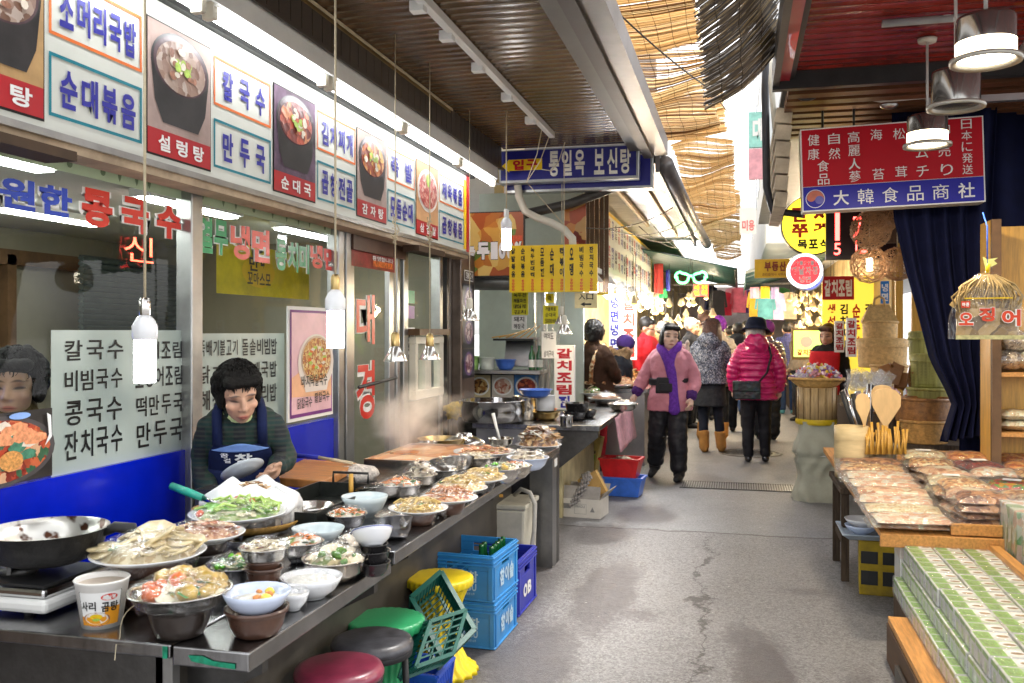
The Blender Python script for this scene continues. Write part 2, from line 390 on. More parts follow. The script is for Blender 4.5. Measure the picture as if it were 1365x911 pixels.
# manhole cover and drain grate, both let into the lane
iron=M('cast_iron',(.09,.088,.085),.42,.7,.35,18,.3,70,dirt=.3)
mh=MB();p=onZ(1000,604,.004)
mh.lathe([(0,.006),(.30,.006),(.305,.002),(.33,.002),(.335,.008),(.38,.008),(.39,-.01)],iron,n=40)
for a in range(-5,6):
    hw=math.sqrt(max(0,.27**2-(a*.05)**2));mh.box((0,a*.05,.0075),(hw*2,.012,.003),iron)
mh.build('manhole_cover',loc=(p.x,p.y,.002),label='round cast iron manhole cover let into the lane under the magenta jacket',cat='manhole cover')
dg_=MB();a=onZ(905,652,.004);c=onZ(1056,645,.004)
gx0,gx1,gy=a.x,c.x,(a.y+c.y)/2
dg_.span((gx0,gy-.2,0),(gx1,gy-.18,.009),iron);dg_.span((gx0,gy+.18,0),(gx1,gy+.2,.009),iron)
dg_.span((gx0,gy-.18,0),(gx1,gy+.18,.003),M('dark_drain',(.05,.048,.045),.6,.3))
for i in range(46):
    x=gx0+(gx1-gx0)*(i+.5)/46;dg_.span((x-.008,gy-.18,.002),(x+.006,gy+.18,.0085),M('worn_grate',(.2,.2,.2),.4,.6,.2,12))
dg_.build('drain_grate',label='long ribbed steel drain grate crossing the lane in front of the manhole',cat='drain')
# ================================================================ restaurant with the glass front (left)
GX=-2.5
rest=thing('restaurant','restaurant with a glass shopfront over a blue lower panel behind the food counter','restaurant',(0,0,0))
blue_film=M('blue_film',(.0,.012,.5),.25,0,.2,1.6,.06,5,coat=.25,dirt=.3)
cream_wall=M('cream_panel_wall',(.26,.235,.17),.6,0,.1,2,dirt=.12)
floor_i=M('interior_floor',(.2,.17,.13),.4)
ceil_i=M('interior_ceiling',(.62,.63,.58),.6,0,.06,2)
b=MB();b.span((GX-.06,.4,0),(GX,1.9,.95),M('brown_unseen_wall',(.1,.07,.05),.7,0,.3,4));b.build('unseen_lower_wall',rest);b=MB();b.span((GX-.06,1.9,0),(GX,3.742,.95),blue_film);b.span((GX-.06,3.833,0),(GX,5.343,.95),blue_film);b.build('base_panel',rest)  # brown stretch is unseen, added so the counter end mirrors no blue film
for y0,y1 in ((3.742,3.833),(5.343,5.43),(5.46,5.537),(6.36,6.42),(6.50,6.6),(7.36,7.44),(7.6,7.68)):
    b=MB();b.span((GX-.05,y0,0),(GX+.035,y1,2.3),alu);b.build('window_post',rest,bevel=.006)
b=MB();b.span((GX-.05,7.50,0),(GX+.05,7.56,2.17),steel_d);b.build('window_post',rest)
b=MB();b.span((GX-.08,.4,2.3),(GX+.02,7.7,3.2),cream_wall);b.build('lintel',rest)
b=MB();b.span((GX-.03,5.537,2.04),(GX+.05,6.5,2.14),M('door_header_brown',(.1,.055,.04),.4,0,.3,4,dirt=.4));b.build('door_header',rest)
for y0,y1,z0 in ((.4,3.742,.95),(3.833,5.343,.95),(6.6,7.36,.0)):
    b=MB();b.quad((GX-.03,y0,z0),(GX-.03,y1,z0),(GX-.03,y1,2.3),(GX-.03,y0,2.3),glass_w);b.build('window_pane',rest)
# sliding glass door with big red letters
d=MB();d.span((GX-.02,5.55,0),(GX+.02,5.62,2.03),alu);d.span((GX-.02,6.24,0),(GX+.02,6.35,2.03),alu);d.span((GX-.02,5.62,0),(GX+.02,6.24,.12),alu);d.span((GX-.02,5.62,1.98),(GX+.02,6.24,2.03),alu)
door=d.build('door',rest,bevel=.005)
d=MB();d.quad((GX,5.62,.12),(GX,6.24,.12),(GX,6.24,1.98),(GX,5.62,1.98),glass_w);d.build('door_pane',door)
d=MB();d.tube([(GX+.06,5.6,1.13),(GX+.06,6.28,1.16)],.012,steel_d);d.build('handle',door)
F=YZ(GX+.004)
redtxt=M('red_vinyl',(.62,.03,.015),.35,0,.06,4);
def glasstext(txt,X,u0,v0,u1,v1,mats,parent,bold=.03,outline=None,orow=True,name='lettering',col=False,keep=False,gap=.1):
    """vinyl letters between two photo pixels on the pane"""
    A=onX(u0,v0,X);B=onX(u1,v1,X);q=MB();FF=YZ(X)
    f=q.column if col else q.row
    if outline:f(txt,FF,A.y,B.z,B.y,A.z,outline,.002,bold+.05,gap*.5,keep)
    f(txt,FF,A.y,B.z,B.y,A.z,mats,.005,bold,gap,keep)
    return q.build(name,parent)
wvin=M('white_vinyl',(.78,.77,.74),.4);bvin=M('blue_vinyl',(.01,.05,.42),.35);gvin=M('green_vinyl',(.02,.28,.1),.35);pvin=M('coral_vinyl',(.75,.13,.1),.35)
glasstext('대',GX+.006,473,391,500,459,redtxt,door,.02,wvin);glasstext('경',GX+.006,473,482,500,556,redtxt,door,.02,wvin)
q=MB();A=onX(463,337,GX+.01);B=onX(512,362,GX+.01)
q.rect(F,5.56,B.z-.0,6.34,A.z+.03,M('dark_red_sticker',(.25,.02,.03),.3,0,.5,9),.02);q.rect(F,5.92,B.z+.02,6.3,A.z-.02,M('food_sticker',(.75,.12,.03),.3,0,.8,40),.023);q.row('환영합니다',F,5.9,A.z-.02,6.3,A.z+.012,white_print,.025);q.build('door_sticker',door)
# lettering on the two big panes
glasstext('원한',GX-.02,-6,232,97,292,bvin,rest,.04,wvin)
glasstext('콩국수',GX-.02,101,247,245,322,redtxt,rest,.05,wvin,gap=.24)
glasstext('열무',GX-.02,262,287,304,342,gvin,rest,.04,wvin);glasstext('냉면',GX-.02,305,297,360,352,pvin,rest,.04,wvin)
glasstext('동치미',GX-.02,366,318,412,366,gvin,rest,.04,wvin);glasstext('냉면',GX-.02,412,325,447,362,redtxt,rest,.05,wvin)
# green band with dark droplets along the top of the glass
gband=M('pale_green_film',(.45,.55,.36),.5,0,.1,2);q=MB()

for ya,yb in ((.5,3.742),(3.833,5.343),(6.6,7.36)):q=MB();q.rect(YZ(GX-.02),ya,2.115,yb,2.3,gband,0);q.build('glass_band',rest)
q=MB()
rn=random.Random(4);y=2.7;drop=M('green_droplet',(.16,.22,.12),.5)
while y<5.3:
    if not 3.7<y<3.86:q.poly(YZ(GX-.02),[(y-.014,2.165),(y+.014,2.165),(y+.008,2.14),(y,2.125),(y-.008,2.14)] if rn.random()<.7 else [(y+.016*math.cos(t),2.15+.016*math.sin(t)) for t in [k*.7 for k in range(9)]],drop,.003)
    y+=rn.uniform(.07,.22)
q.build('droplet_print',rest)['kind']='stuff'
# frosted menu films
def frosted():
    m,n,l,bs=nodes_of('frosted_film');bs.inputs['Base Color'].default_value=(.5,.56,.52,1);bs.inputs['Roughness'].default_value=.4
    nz=n.new('ShaderNodeTexNoise');nz.inputs['Scale'].default_value=2.5;tc=n.new('ShaderNodeTexCoord');l.new(tc.outputs['Object'],nz.inputs[0])
    cr=n.new('ShaderNodeValToRGB');cr.color_ramp.elements[0].position=.3;cr.color_ramp.elements[0].color=(.3,.36,.33,1);cr.color_ramp.elements[1].position=.7;cr.color_ramp.elements[1].color=(.54,.61,.55,1)
    l.new(nz.outputs['Fac'],cr.inputs[0]);l.new(cr.outputs[0],bs.inputs['Base Color']);bs.inputs['Alpha'].default_value=.9;return m
frost=frosted();FX=GX-.02
A=onX(68,443,FX);f1=MB();f1.rect(YZ(FX),A.y,.95,3.742,1.505,frost,0)
def menu(q,rows,X,cols):
    FF=YZ(X)
    for (txt,u0,v0,u1,v1) in rows:
        A=onX(u0,v0,X);B=onX(u1,v1,X);q.row(txt,FF,A.y,B.z,B.y,A.z,black_print,.004,.014,.2)
menu(f1,[('칼국수',82,454,166,478),('갈치조림',180,456,243,477),('비빔국수',83,495,164,516),('고등어조림',178,491,243,512),('콩국수',83,536,164,558),('떡만두국',179,530,244,548),('잔치국수',83,577,164,600),('만두국',179,566,244,586)],FX,0)
f1.build('menu_film',rest)
A=onX(262,445,FX);B=onX(379,445,FX);f1=MB();f1.rect(YZ(FX),3.835,.95,B.y,1.49,frost,0)
menu(f1,[('뚝배기불고기',264,454,317,473),('돌솥비빔밥',321,452,369,472),('닭계탕',264,488,312,508),('순대국밥',322,484,369,502),('해장국',264,522,312,542),('소머리밥',322,516,369,534),('갈비탕',264,556,312,574)],FX,0)
f1.build('menu_film',rest)
# pink noodle poster on the second pane
pink=M('pink_poster',(.72,.45,.5),.35,0,.15,3);purple=M('purple_print',(.17,.03,.2),.4)
def foodm(name,cols,scale=30,bump=.6,rough=.35,detail=3,gain=1):
    """voronoi-mottled food: picks among several colours"""
    if name in MATS:return MATS[name]
    cols=[tuple(min(.9,q*gain) for q in (rgb(c) if isinstance(c,str) else c)) for c in cols]
    m,n,l,bs=nodes_of(name);tc=n.new('ShaderNodeTexCoord');vo=n.new('ShaderNodeTexVoronoi');vo.inputs['Scale'].default_value=scale;vo.inputs['Randomness'].default_value=1
    nz=n.new('ShaderNodeTexNoise');nz.inputs['Scale'].default_value=scale*.6;nz.inputs['Detail'].default_value=detail
    ma=n.new('ShaderNodeMixRGB');ma.inputs[0].default_value=.05;l.new(tc.outputs['Object'],ma.inputs[1]);l.new(tc.outputs['Object'],nz.inputs[0]);l.new(nz.outputs['Color'],ma.inputs[2]);l.new(ma.outputs[0],vo.inputs['Vector'])
    sp=n.new('ShaderNodeSeparateColor');l.new(vo.outputs['Color'],sp.inputs[0]);cr=n.new('ShaderNodeValToRGB');cr.color_ramp.interpolation='CONSTANT';l.new(sp.outputs[0],cr.inputs[0])
    cr.color_ramp.elements[0].color=c4(rgb(cols[0]) if isinstance(cols[0],str) else cols[0])
    cr.color_ramp.elements[1].position=1/len(cols);cr.color_ramp.elements[1].color=c4(rgb(cols[1]) if isinstance(cols[1],str) else cols[1])
    for i,c in enumerate(cols[2:],2):
        e=cr.color_ramp.elements.new(i/len(cols));e.color=c4(rgb(c) if isinstance(c,str) else c)
    mx=n.new('ShaderNodeMixRGB');mx.blend_type='MULTIPLY';mx.inputs[0].default_value=.45;l.new(cr.outputs[0],mx.inputs[1]);l.new(nz.outputs['Fac'],mx.inputs[2]);l.new(mx.outputs[0],bs.inputs['Base Color'])
    bs.inputs['Roughness'].default_value=rough;bp=n.new('ShaderNodeBump');bp.inputs['Strength'].default_value=bump;bp.inputs['Distance'].default_value=.01;l.new(vo.outputs['Distance'],bp.inputs['Height']);l.new(bp.outputs[0],bs.inputs['Normal'])
    MATS[name]=m;return m
soup_grey=foodm('grey_soup',['#9b7c6c','#b39a8b','#7d5a48','#c2b0a4','#a88d7e'],26,.2);soup_red=foodm('red_soup',['#8e3328','#c05238','#6e2018','#d98f60','#a3402c'],30,.2)
soup_or=foodm('orange_stew',['#b05026','#d07a35','#8f3a1c','#e3ae60'],24,.2);noodle_f=foodm('noodle_print',['#d9a04e','#e8c078','#c4782e','#f0dca8','#b05828'],60,.2);meat_r=foodm('raw_meat_print',['#c85a50','#e08878','#b03c38','#efc0b0'],45,.2)
leek=M('leek_green',(.35,.5,.08),.4,0,.4,30);noodle_w=M('noodle_white',(.7,.62,.52),.4,0,.15,30);potblk=M('pot_black',(.025,.022,.022),.3,0,.4,6);bowlw=M('print_bowl_white',(.75,.68,.62),.3,0,.06,4)
mauve=M('mauve_backdrop',(.38,.28,.25),.5,0,.25,3);wood_print=M('wood_print',(.45,.25,.12),.5,0,.3,5,stretch=(1,1,6));navy=M('navy_print',(.02,.02,.12),.4)
FP=YZ(GX+.045);A=onX(383,408,GX+.04);B=onX(443,552,GX+.04);q=MB()
q.span((GX+.034,A.y,B.z),(GX+.043,B.y,A.z),white);w_,h_=B.y-A.y,A.z-B.z
q.rect(FP,A.y+.02,B.z+.02,B.y-.02,A.z-.02,purple);q.rect(FP,A.y+.035,B.z+.04,B.y-.035,A.z-.035,pink,.003)
q.poly(FP,[(A.y+.035,B.z+.25),(B.y-.035,B.z+.42),(B.y-.035,B.z+.12),(A.y+.035,B.z+.14)],M('peach_print',(.75,.42,.25),.4,0,.1,6),.0045)
cx,cz=(A.y+B.y)/2+.05,B.z+h_*.5
for rx,rz,mt,of in ((.235,.17,bowlw,.006),(.2,.14,M('bowl_shade',(.55,.42,.32),.4),.0075),(.185,.128,noodle_f,.009)):q.disc(FP,cx,cz+(.02 if of>.006 else 0),rx,rz,mt,of)
q.poly(FP,[(cx-.22,cz),(cx+.22,cz),(cx+.14,cz-.17),(cx-.14,cz-.17)],bowlw,.0055)
for i in range(16):a=i*2.4;q.poly(FP,[(cx+.1*math.cos(a)+.03*math.cos(a*3+t),cz+.03+.06*math.sin(a)+.012*math.sin(a*3+t)) for t in (0,1.6,3.1,4.7)],leek if i%3==0 else (orange_print if i%3==1 else noodle_w),.0105+i*.0001)
q.row('바지락칼국수',FP,A.y+.14,B.z+.19,B.y-.1,B.z+.26,black_print,.01,.01);q.row('닭칼국수',FP,A.y+.09,B.z+.07,A.y+w_*.48,B.z+.13,black_print,.01,.01);q.row('팥칼국수',FP,A.y+w_*.53,B.z+.09,B.y-.07,B.z+.15,black_print,.01,.01)
q.build('noodle_poster',label='pink noodle soup poster in a purple border on the shop glass',cat='poster')
# hot-pot poster in the lower corner of the first pane
FQ=YZ(GX+.012);A=onX(-20,553,GX);B=onX(66,634,GX);q=MB();q.rect(FQ,A.y,B.z,B.y,1.215,M('dark_poster',(.03,.025,.022),.3,0,.5,6),0)
cx,cz=B.y-.26,1.13
hot=foodm('hotpot_print',['#c4482a','#d86a3c','#8e2a18','#e9b68c','#3d6a48','#b8502c'],40,.2)
q.disc(FQ,cx,cz-.05,.27,.125,M('pot_rim',(.08,.07,.07),.3));q.disc(FQ,cx,cz-.05,.245,.11,hot,.0045)
rn=random.Random(8)
for i in range(46):
    a,r=rn.uniform(0,6.28),rn.uniform(.2,1);x,z=cx+.21*r*math.cos(a),cz-.05+.09*r*math.sin(a);t=rn.uniform(0,3)
    mt=[M('shrimp_print',(.75,.3,.14),.4,0,.3,60),M('kimchi_print',(.6,.09,.03),.4,0,.3,60),noodle_w,M('herb_print',(.06,.2,.12),.4,0,.4,40)][(0 if x>cx else 1) if rn.random()<.6 else rn.choice((2,3))]
    q.poly(FQ,[(x+.045*math.cos(t+k)*(1 if k%2 else .5),z+.02*math.sin(t+k)) for k in (0,1.2,2.2,3.1,4.4,5.4)],mt,.006+i*.0001)
q.disc(FQ,cx+.05,cz-.085,.055,.035,M('noodle_clump',(.6,.28,.08),.4,0,.4,90),.012);q.disc(FQ,B.y-.17,1.2,.05,.012,M('blue_cup',(.25,.4,.75),.4),.0125);q.poly(FQ,[(B.y-.04,1.2),(B.y-.02,1.19),(B.y-.015,1.11),(B.y-.05,1.08),(B.y-.03,1.12)],white_print,.012)
q.row('찌개',FQ,B.y-.43,.985,B.y-.33,1.018,white_print,.013,.04)
q.build('hotpot_poster',label='dark hot pot photo poster on the glass below the seated customer',cat='poster')
# the lit room behind the glass
b=MB();b.span((-5.6,.2,-.02),(GX-.1,7.8,.02),floor_i);b.build('dining_floor',rest)
b=MB();b.span((-5.7,.2,2.32),(GX-.09,7.8,2.4),ceil_i);b.build('dining_ceiling',rest)
b=MB();b.span((-5.7,.2,0),(-5.6,7.8,2.32),cream_wall);b.span((-5.6,.1,0),(GX-.1,.2,2.32),cream_wall);b.span((-5.6,7.74,0),(GX-.1,7.84,2.4),cream_wall)
b.build('dining_wall',rest)
brown_w=M('brown_wood_trim',(.12,.065,.03),.5,0,.3,5)
b=MB()
for y in (3.2,4.1,5.0,5.9):b.span((-5.59,y,0),(-5.5,y+.09,2.1),brown_w)
b.span((-5.59,1,2.02),(-5.5,7.7,2.14),brown_w);b.build('wall_trim',rest)
b=MB()
for i in range(26):b.box((-5.0,6.9,.95+i*.045),(.05,1.6,.036),M('dark_reflected_shutter',(.045,.06,.055),.4,.3),M3=Matrix.Rotation(.5,3,'Y'))
b.build('shutter_reflection',rest)  # slats set inside stand in for a reflection of the louvres opposite
for i,(x,y) in enumerate(((-3.2,3.2),(-4.4,3.0),(-3.3,5.0),(-4.5,5.2),(-3.3,6.6),(-4.2,1.6))):
    c=MB();c.span((-.07,-.5,-.02),(.07,.5,.025),white);c.span((-.05,-.46,-.035),(.05,.46,-.02),EM('office_glow',(.95,1,.97),12))
    o=thing('ceiling_light','slim white ceiling light inside the restaurant seen through the glass','ceiling light',(x,y,2.29),0,'ceiling lights in the dining room');c.build('light_body',o)
# wall clock-like yellow menu and round yellow sticker seen through pane two
q=MB();A=onX(300,322,-3.2);B=onX(412,400,-3.2)
q.rect(YZ(-3.2),A.y-.1,B.z,B.y,A.z,M('yellow_banner',(.62,.5,.02),.5,0,.3,3),0);q.disc(YZ(-3.2),A.y+.42,(A.z+B.z)/2,.22,.11,yellow_print);q.row('만또',YZ(-3.2),A.y+.28,(A.z+B.z)/2+.0,A.y+.56,(A.z+B.z)/2+.1,black_print,.006,.03);q.row('꼬마스모',YZ(-3.2),A.y+.26,(A.z+B.z)/2-.09,A.y+.58,(A.z+B.z)/2-.01,black_print,.006,.02)
q.build('hanging_banner',label='yellow banner with a round sticker hanging inside the restaurant',cat='banner')
# red letter hung inside stands in for a neon reflection in the first pane
q=MB();A=onX(163,312,-3.4);B=onX(207,352,-3.4);q.row('신',YZ(-3.4),A.y,B.z,B.y-.0,A.z,EM('red_neon_reflection',(1,.06,.03),2.2),.0,-.005);q.build('neon_reflection',label='small red glowing letter standing in for a neon reflection in the first pane',cat='neon sign')
# old television with a blue screen and a shelf
tv=thing('television','television with a blue screen deep inside the restaurant','television',(-3.9,2.95,1.05),R(70));c=MB();c.span((-.3,-.05,0),(.3,.35,.5),black);c.build('case',tv,bevel=.02);c=MB();c.rect((V((0,0,0)),V((1,0,0)),V((0,0,1))),-.25,.06,.25,.44,EM('tv_glow',(.12,.25,1),.9),.053);c.build('screen',tv)
c=MB();c.span((-4.3,2.3,0),(-3.5,3.4,1.05),brown_w);c.build('cabinet',label='brown wooden cabinet under the television inside the restaurant',cat='cabinet',bevel=.01)
# small white serving window and picture frame inside the last pane
iv=thing('serving_hatch','white framed sliding serving hatch beside the red lettered door','hatch',(0,0,0));b=MB()
y0,y1,z0,z1=6.62,7.3,.97,1.46;X0=GX+.03
b.span((X0,y0,z1-.06),(X0+.06,y1,z1),offwhite);b.span((X0,y0,z0),(X0+.06,y1,z0+.07),offwhite)
for ya,yb in ((y0,y0+.06),(6.84,6.98),(y1-.1,y1)):b.span((X0,ya,z0+.07),(X0+.058,yb,z1-.06),offwhite)
b.build('frame',iv,bevel=.006);b=MB();b.quad((X0+.03,y0,z0),(X0+.03,y1,z0),(X0+.03,y1,z1),(X0+.03,y0,z1),glass_w);b.build('pane',iv)
b=MB();b.span((X0-.02,y0-.03,1.47),(X0+.1,y1+.05,1.52),brown_w);b.build('shelf',iv)
b=MB();b.span((GX-.02,6.6,0),(GX+.02,7.36,.95),M('dark_panel',(.035,.03,.028),.4,.3,.4,4));b.build('base_panel',rest)
pf=thing('framed_notice','yellow wooden frame with a white notice on the wall inside the restaurant','frame',(0,0,0));b=MB();X1=-3.15
A=onX(532,338,X1);B=onX(565,398,X1);F1=YZ(X1);b.rect(F1,A.y,B.z,B.y,A.z,white,0);b.build('sheet',pf);b=MB();b.frame(F1,A.y,B.z,B.y,A.z,.04,wood_y,.01);b.build('frame',pf)
b=MB();b.span((X1-.04,A.y-.4,.9),(X1-.02,B.y+.8,2.3),M('mint_wall',(.5,.56,.47),.5));b.build('partition',rest)
for (z,h,mt,tx) in ((1.72,.1,green_print,None),(1.6,.1,purple,None),(1.44,.09,white_print,'흡연'),(1.32,.1,white_print,'식당')):
    c=MB();A=YZ(GX+.0);c.rect(A,6.62,z,6.82,z+h,mt,.004)
    if tx:c.row(tx,A,6.64,z+.01,6.8,z+h-.01,black_print,.007,.04)
    c.build('sticker',rest)
# pillar with three food photographs
pl=thing('photo_pillar','steel clad pillar with three dark food photos and a house number plate','pillar',(0,0,0))
b=MB();b.span((GX-.1,7.7,0),(GX+.12,8.12,2.2),M('pillar_cladding',(.16,.12,.095),.35,.6,.3,4,dirt=.3));b.build('shaft',pl,bevel=.01)
FF=YZ(GX+.122);FN=XZ(GX,7.698,0);b=MB();zs=(1.93,1.64,1.34,1.07)
for i in range(3):
    z1_,z0_=zs[i],zs[i+1]+.01;b.rect(FF,7.73,z0_,8.09,z1_,M('photo_black',(.02,.016,.02),.3));b.disc(FF,7.91,(z0_+z1_)/2,.14,.11,M('photo_plum',(.12,.06,.16),.35,0,.5,12),.004);b.disc(FF,7.91,(z0_+z1_)/2,.11,.085,foodm('photo_pink%d'%i,['#c9a7a8','#8f5a66','#e0c8c4','#5a2c3c','#b98a90'],34,.1),.006)
b.build('photo',pl);b=MB();b.rect(FF,7.77,1.955,8.05,2.05,white_print,.003);b.rect(FF,7.785,1.965,8.035,2.04,M('plate_brown',(.06,.03,.025),.4),.005);b.row('51-24',FF,7.8,1.975,8.02,2.03,white_print,.008,.03);b.build('number_plate',pl)
# ================================================================ long illuminated menu board with food photos
SX=-2.3
sign=thing('menu_board','long white menu board with food photos and framed blue lettering above the glass','menu board',(0,0,0))
panel=M('backlit_panel',(.68,.70,.64),.3,0,.07,1.3,dirt=.16)
b=MB();b.span((GX+.021,.9,2.172),(SX,7.58,2.85),panel);b.span((GX+.021,7.58,2.17),(SX+.004,7.66,2.85),red_print);b.span((GX+.04,7.5,2.21),(SX+.001,7.58,2.81),yellow_print)
b.build('panel',sign)
b=MB();b.span((GX+.06,.9,2.135),(SX-.01,7.66,2.171),M('stained_underside',(.5,.38,.26),.6,0,.25,5,dirt=.5));b.span((SX+.001,.9,2.165),(SX+.014,7.66,2.19),alu);b.build('lower_trim',sign)
b=MB();b.span((SX-.1,1.2,2.1),(SX+.03,2.75,2.134),M('rust_bracket',(.06,.035,.02),.6));b.build('bracket',sign);b=MB();b.span((SX-.1,6.3,2.09),(SX+.03,6.9,2.134),MATS['rust_bracket']);b.build('bracket',sign)
FS=YZ(SX);Yu=lambda u:onX(u,100,SX).y
pz0,pz1,cap=2.222,2.762,2.325
def photo(u0,u1,caption,bgm,kind,y0=None):
    q=MB();y0=y0 if y0 is not None else Yu(u0);y1=Yu(u1);q.rect(FS,y0-.008,pz0-.008,y1+.008,pz1+.008,black_print,.003);q.rect(FS,y0,cap,y1,pz1,bgm,.006);q.rect(FS,y0,pz0,y1,cap,red_print,.006)
    cx,W=(y0+y1)/2,(y1-y0);cz=(cap+pz1)/2
    if kind=='pork':
        q.disc(FS,cx,cz+.02,W*.47,.16,bowlw,.009);q.disc(FS,cx,cz+.02,W*.41,.135,meat_r,.012)
        q.disc(FS,cx+.0,cz+.1,W*.1,.05,leek,.014)
    else:
        soup,gar=kind;rz=.135
        q.poly(FS,[(cx-W*.46,cz+.06),(cx+W*.46,cz+.06),(cx+W*.4,cz-.1),(cx+W*.28,cz-.185),(cx-W*.28,cz-.185),(cx-W*.4,cz-.1)],potblk,.008)
        q.disc(FS,cx,cz+.07,W*.46,rz,potblk,.0085);q.disc(FS,cx,cz+.072,W*.43,rz*.9,M('pot_rim_gloss',(.12,.08,.09),.25),.0095);q.disc(FS,cx,cz+.065,W*.39,rz*.8,soup,.011)
        rr=random.Random(int(u0)+3)
        for i in range(26):
            mt=(leek,noodle_w,gar)[i%3];a=rr.uniform(0,6.28);d_=rr.random()**.7*(.16 if i%3==0 else .3);px,pz=cx+W*d_*math.cos(a)*.95,cz+.068+rz*.62*d_/.3*math.sin(a)*.8
            q.disc(FS,px,pz,W*rr.uniform(.03,.07),rr.uniform(.01,.022),mt,.0125+i*.0002,8)
    N=len(caption);tx0,tx1=y0+W*.1,y1-W*.08
    for i,ch in enumerate(caption):
        cw=(tx1-tx0)/N;q.glyph(ch,FS,tx0+i*cw+cw*.17,pz0+.018,tx0+(i+1)*cw-cw*.17,cap-.018,white_print,.009,.03)
    q.build('food_photo',sign)
beef=M('beef_brown',(.3,.14,.09),.4,0,.4,40);kim=M('kimchi_red',(.5,.1,.05),.4,0,.4,40);pot_y=M('potato_yellow',(.7,.42,.1),.4,0,.2,30)
photo(-60,56,'곰탕',M('wood_backdrop',(.45,.28,.12),.5,0,.3,3),(soup_grey,beef));photo(195,279,'설렁탕',mauve,(soup_grey,beef));photo(364,419,'순대국',M('navy_red_backdrop',(.1,.06,.1),.5,0,.8,4),(soup_red,kim))
photo(475,514,'감자탕',mauve,(soup_or,pot_y));photo(554,583,'삼겹살',M('warm_backdrop',(.55,.3,.14),.5,0,.2,3),'pork')
def cell(u0,u1,z0,z1,txt,fm,y0=None,gap=.3):
    q=MB();a=Yu(u0);c=Yu(u1);q.frame(FS,a,z0,c,z1,.012,fm,.004);W=c-a;q.row(txt,FS,a+W*.08,z0+.04,c-W*.06,z1-.045,blue_print,.006,.035,gap);q.build('menu_cell',sign)
for u0,u1,t1,t2,g1 in ((64,188,'소머리국밥','순대볶음',.2),(284,360,'칼국수','만두국',.4),(422,473,'김치찌개','곱창전골',.22),(516,552,'족 발','모듬순대',.2),(585,618,'제육볶음','곱창볶음',.2)):
    cell(u0,u1,2.525,2.747,t1,orange_print,gap=g1);cell(u0,u1,2.243,2.463,t2,teal_print,gap=g1)
# ledge with fluorescent tubes
aw=thing('slatted_awning','dark brown slatted awning ceiling over the restaurant counter with a grey gutter edge','awning',(0,0,0))
b=MB();b.span((SX-.1,.3,2.9),(-2.06,7.75,2.94),white);b.span((-2.075,.3,2.84),(-2.06,7.75,2.9),white);b.span((SX-.1,.3,2.853),(SX+.03,7.75,2.899),black);b.build('light_ledge',aw)  # black box stands in for the shaded gap between board top and ledge
ys=[-.1,1.28,2.62]+[onX(u,v,-2.12).y for u,v in ((275,15),(437,115),(537,175),(612,218),(660,250))]
for i in range(1,len(ys)):
    y0,y1=ys[i-1]+.03,ys[i]-.03
    o=thing('fluorescent_lamp',['','bare fluorescent tube lamp nearest the camera end of the ledge','second bare fluorescent tube lamp above the menu board','fluorescent tube lamp above the beef soup photo and noodle lettering','fluorescent tube lamp above the sausage soup photo','fluorescent tube lamp above the potato stew photo','fluorescent tube lamp above the grilled pork photo','last fluorescent tube lamp of the ledge beside the blue hanging sign'][i],'fluorescent lamp',(-2.13,0,2.815),0,'fluorescent lamps along the ledge above the menu board')
    c=MB();c.tube([(0,y0+.03,0),(0,y1-.03,0)],.019,tube_em,10);c.build('tube',o)
    c=MB();c.span((-.03,y0,.03),(.03,y1,.075),white);c.build('batten',o)
    for ye in (y0+.012,y1-.012):c=MB();c.span((-.028,ye-.018,-.025),(.028,ye+.018,.05),offwhite);c.build('end_cap',o,bevel=.006)
# awning: vertical slats, ceiling slats, gutter beams
b=MB();y=2
while y<7.8:b.span((-2.06,y,2.94),(-2.045,y+.105,3.125),brownslat2);y+=.112
b.span((-2.075,.3,2.94),(-2.06,7.85,3.16),black);b.span((-2.045,.3,2.93),(-2.03,7.85,2.95),brownslat2);b.build('fascia',aw)
b=MB();y=2
while y<7.85:b.grid(lambda s,t,y=y:V((-2.05+1.25*s,y+.085*t,3.13+.006*math.sin(math.pi*t)+.004*noise.noise(V((s*3,y,0))))),6,4,brownslat);y+=.088
b.span((-2.1,2,3.145),(-.7,7.9,3.2),black);b.build('ceiling_slats',aw)
b=MB();b.span((-.92,2,3.06),(-.8,7.9,3.129),M('grey_painted_beam',(.1,.09,.08),.5,.1,.25,4,dirt=.4));b.span((-.8,2,3.0),(-.72,7.95,3.2),brownslat2);b.build('edge_beam',aw)
gut=M('gutter_metal',(.17,.16,.16),.4,.6,.25,4,dirt=.35)
b=MB();b.span((-.72,.2,3.03),(-.7,8,3.15),gut);b.span((-.7,.2,3.03),(-.62,8,3.05),gut);b.span((-.62,.2,3.03),(-.6,8,3.17),gut);b.build('gutter',aw)
# light track under the ceiling with cords
tr=thing('light_track','slim white light track with small connectors under the brown slatted ceiling','light track',(0,0,0))
A=onZ(545,0,3.09);B=onZ(745,182,3.09);tx=(A.x+B.x)/2
b=MB();b.span((tx-.022,.5,3.08),(tx+.022,B.y,3.125),white);b.build('rail',tr)
t2=thing('conduit','thin brass coloured conduit strip along the inner edge of the slatted ceiling','conduit',(0,0,0))
A=onZ(400,0,3.1);B=onZ(606,150,3.1);b=MB();b.span((A.x-.012,.5,3.095),(A.x+.012,B.y,3.125),M('tarnished_brass',(.3,.2,.08),.4,.8,.3,5));b.span((A.x+.02,.5,3.11),(A.x+.028,B.y,3.125),cable);b.build('strip',t2)
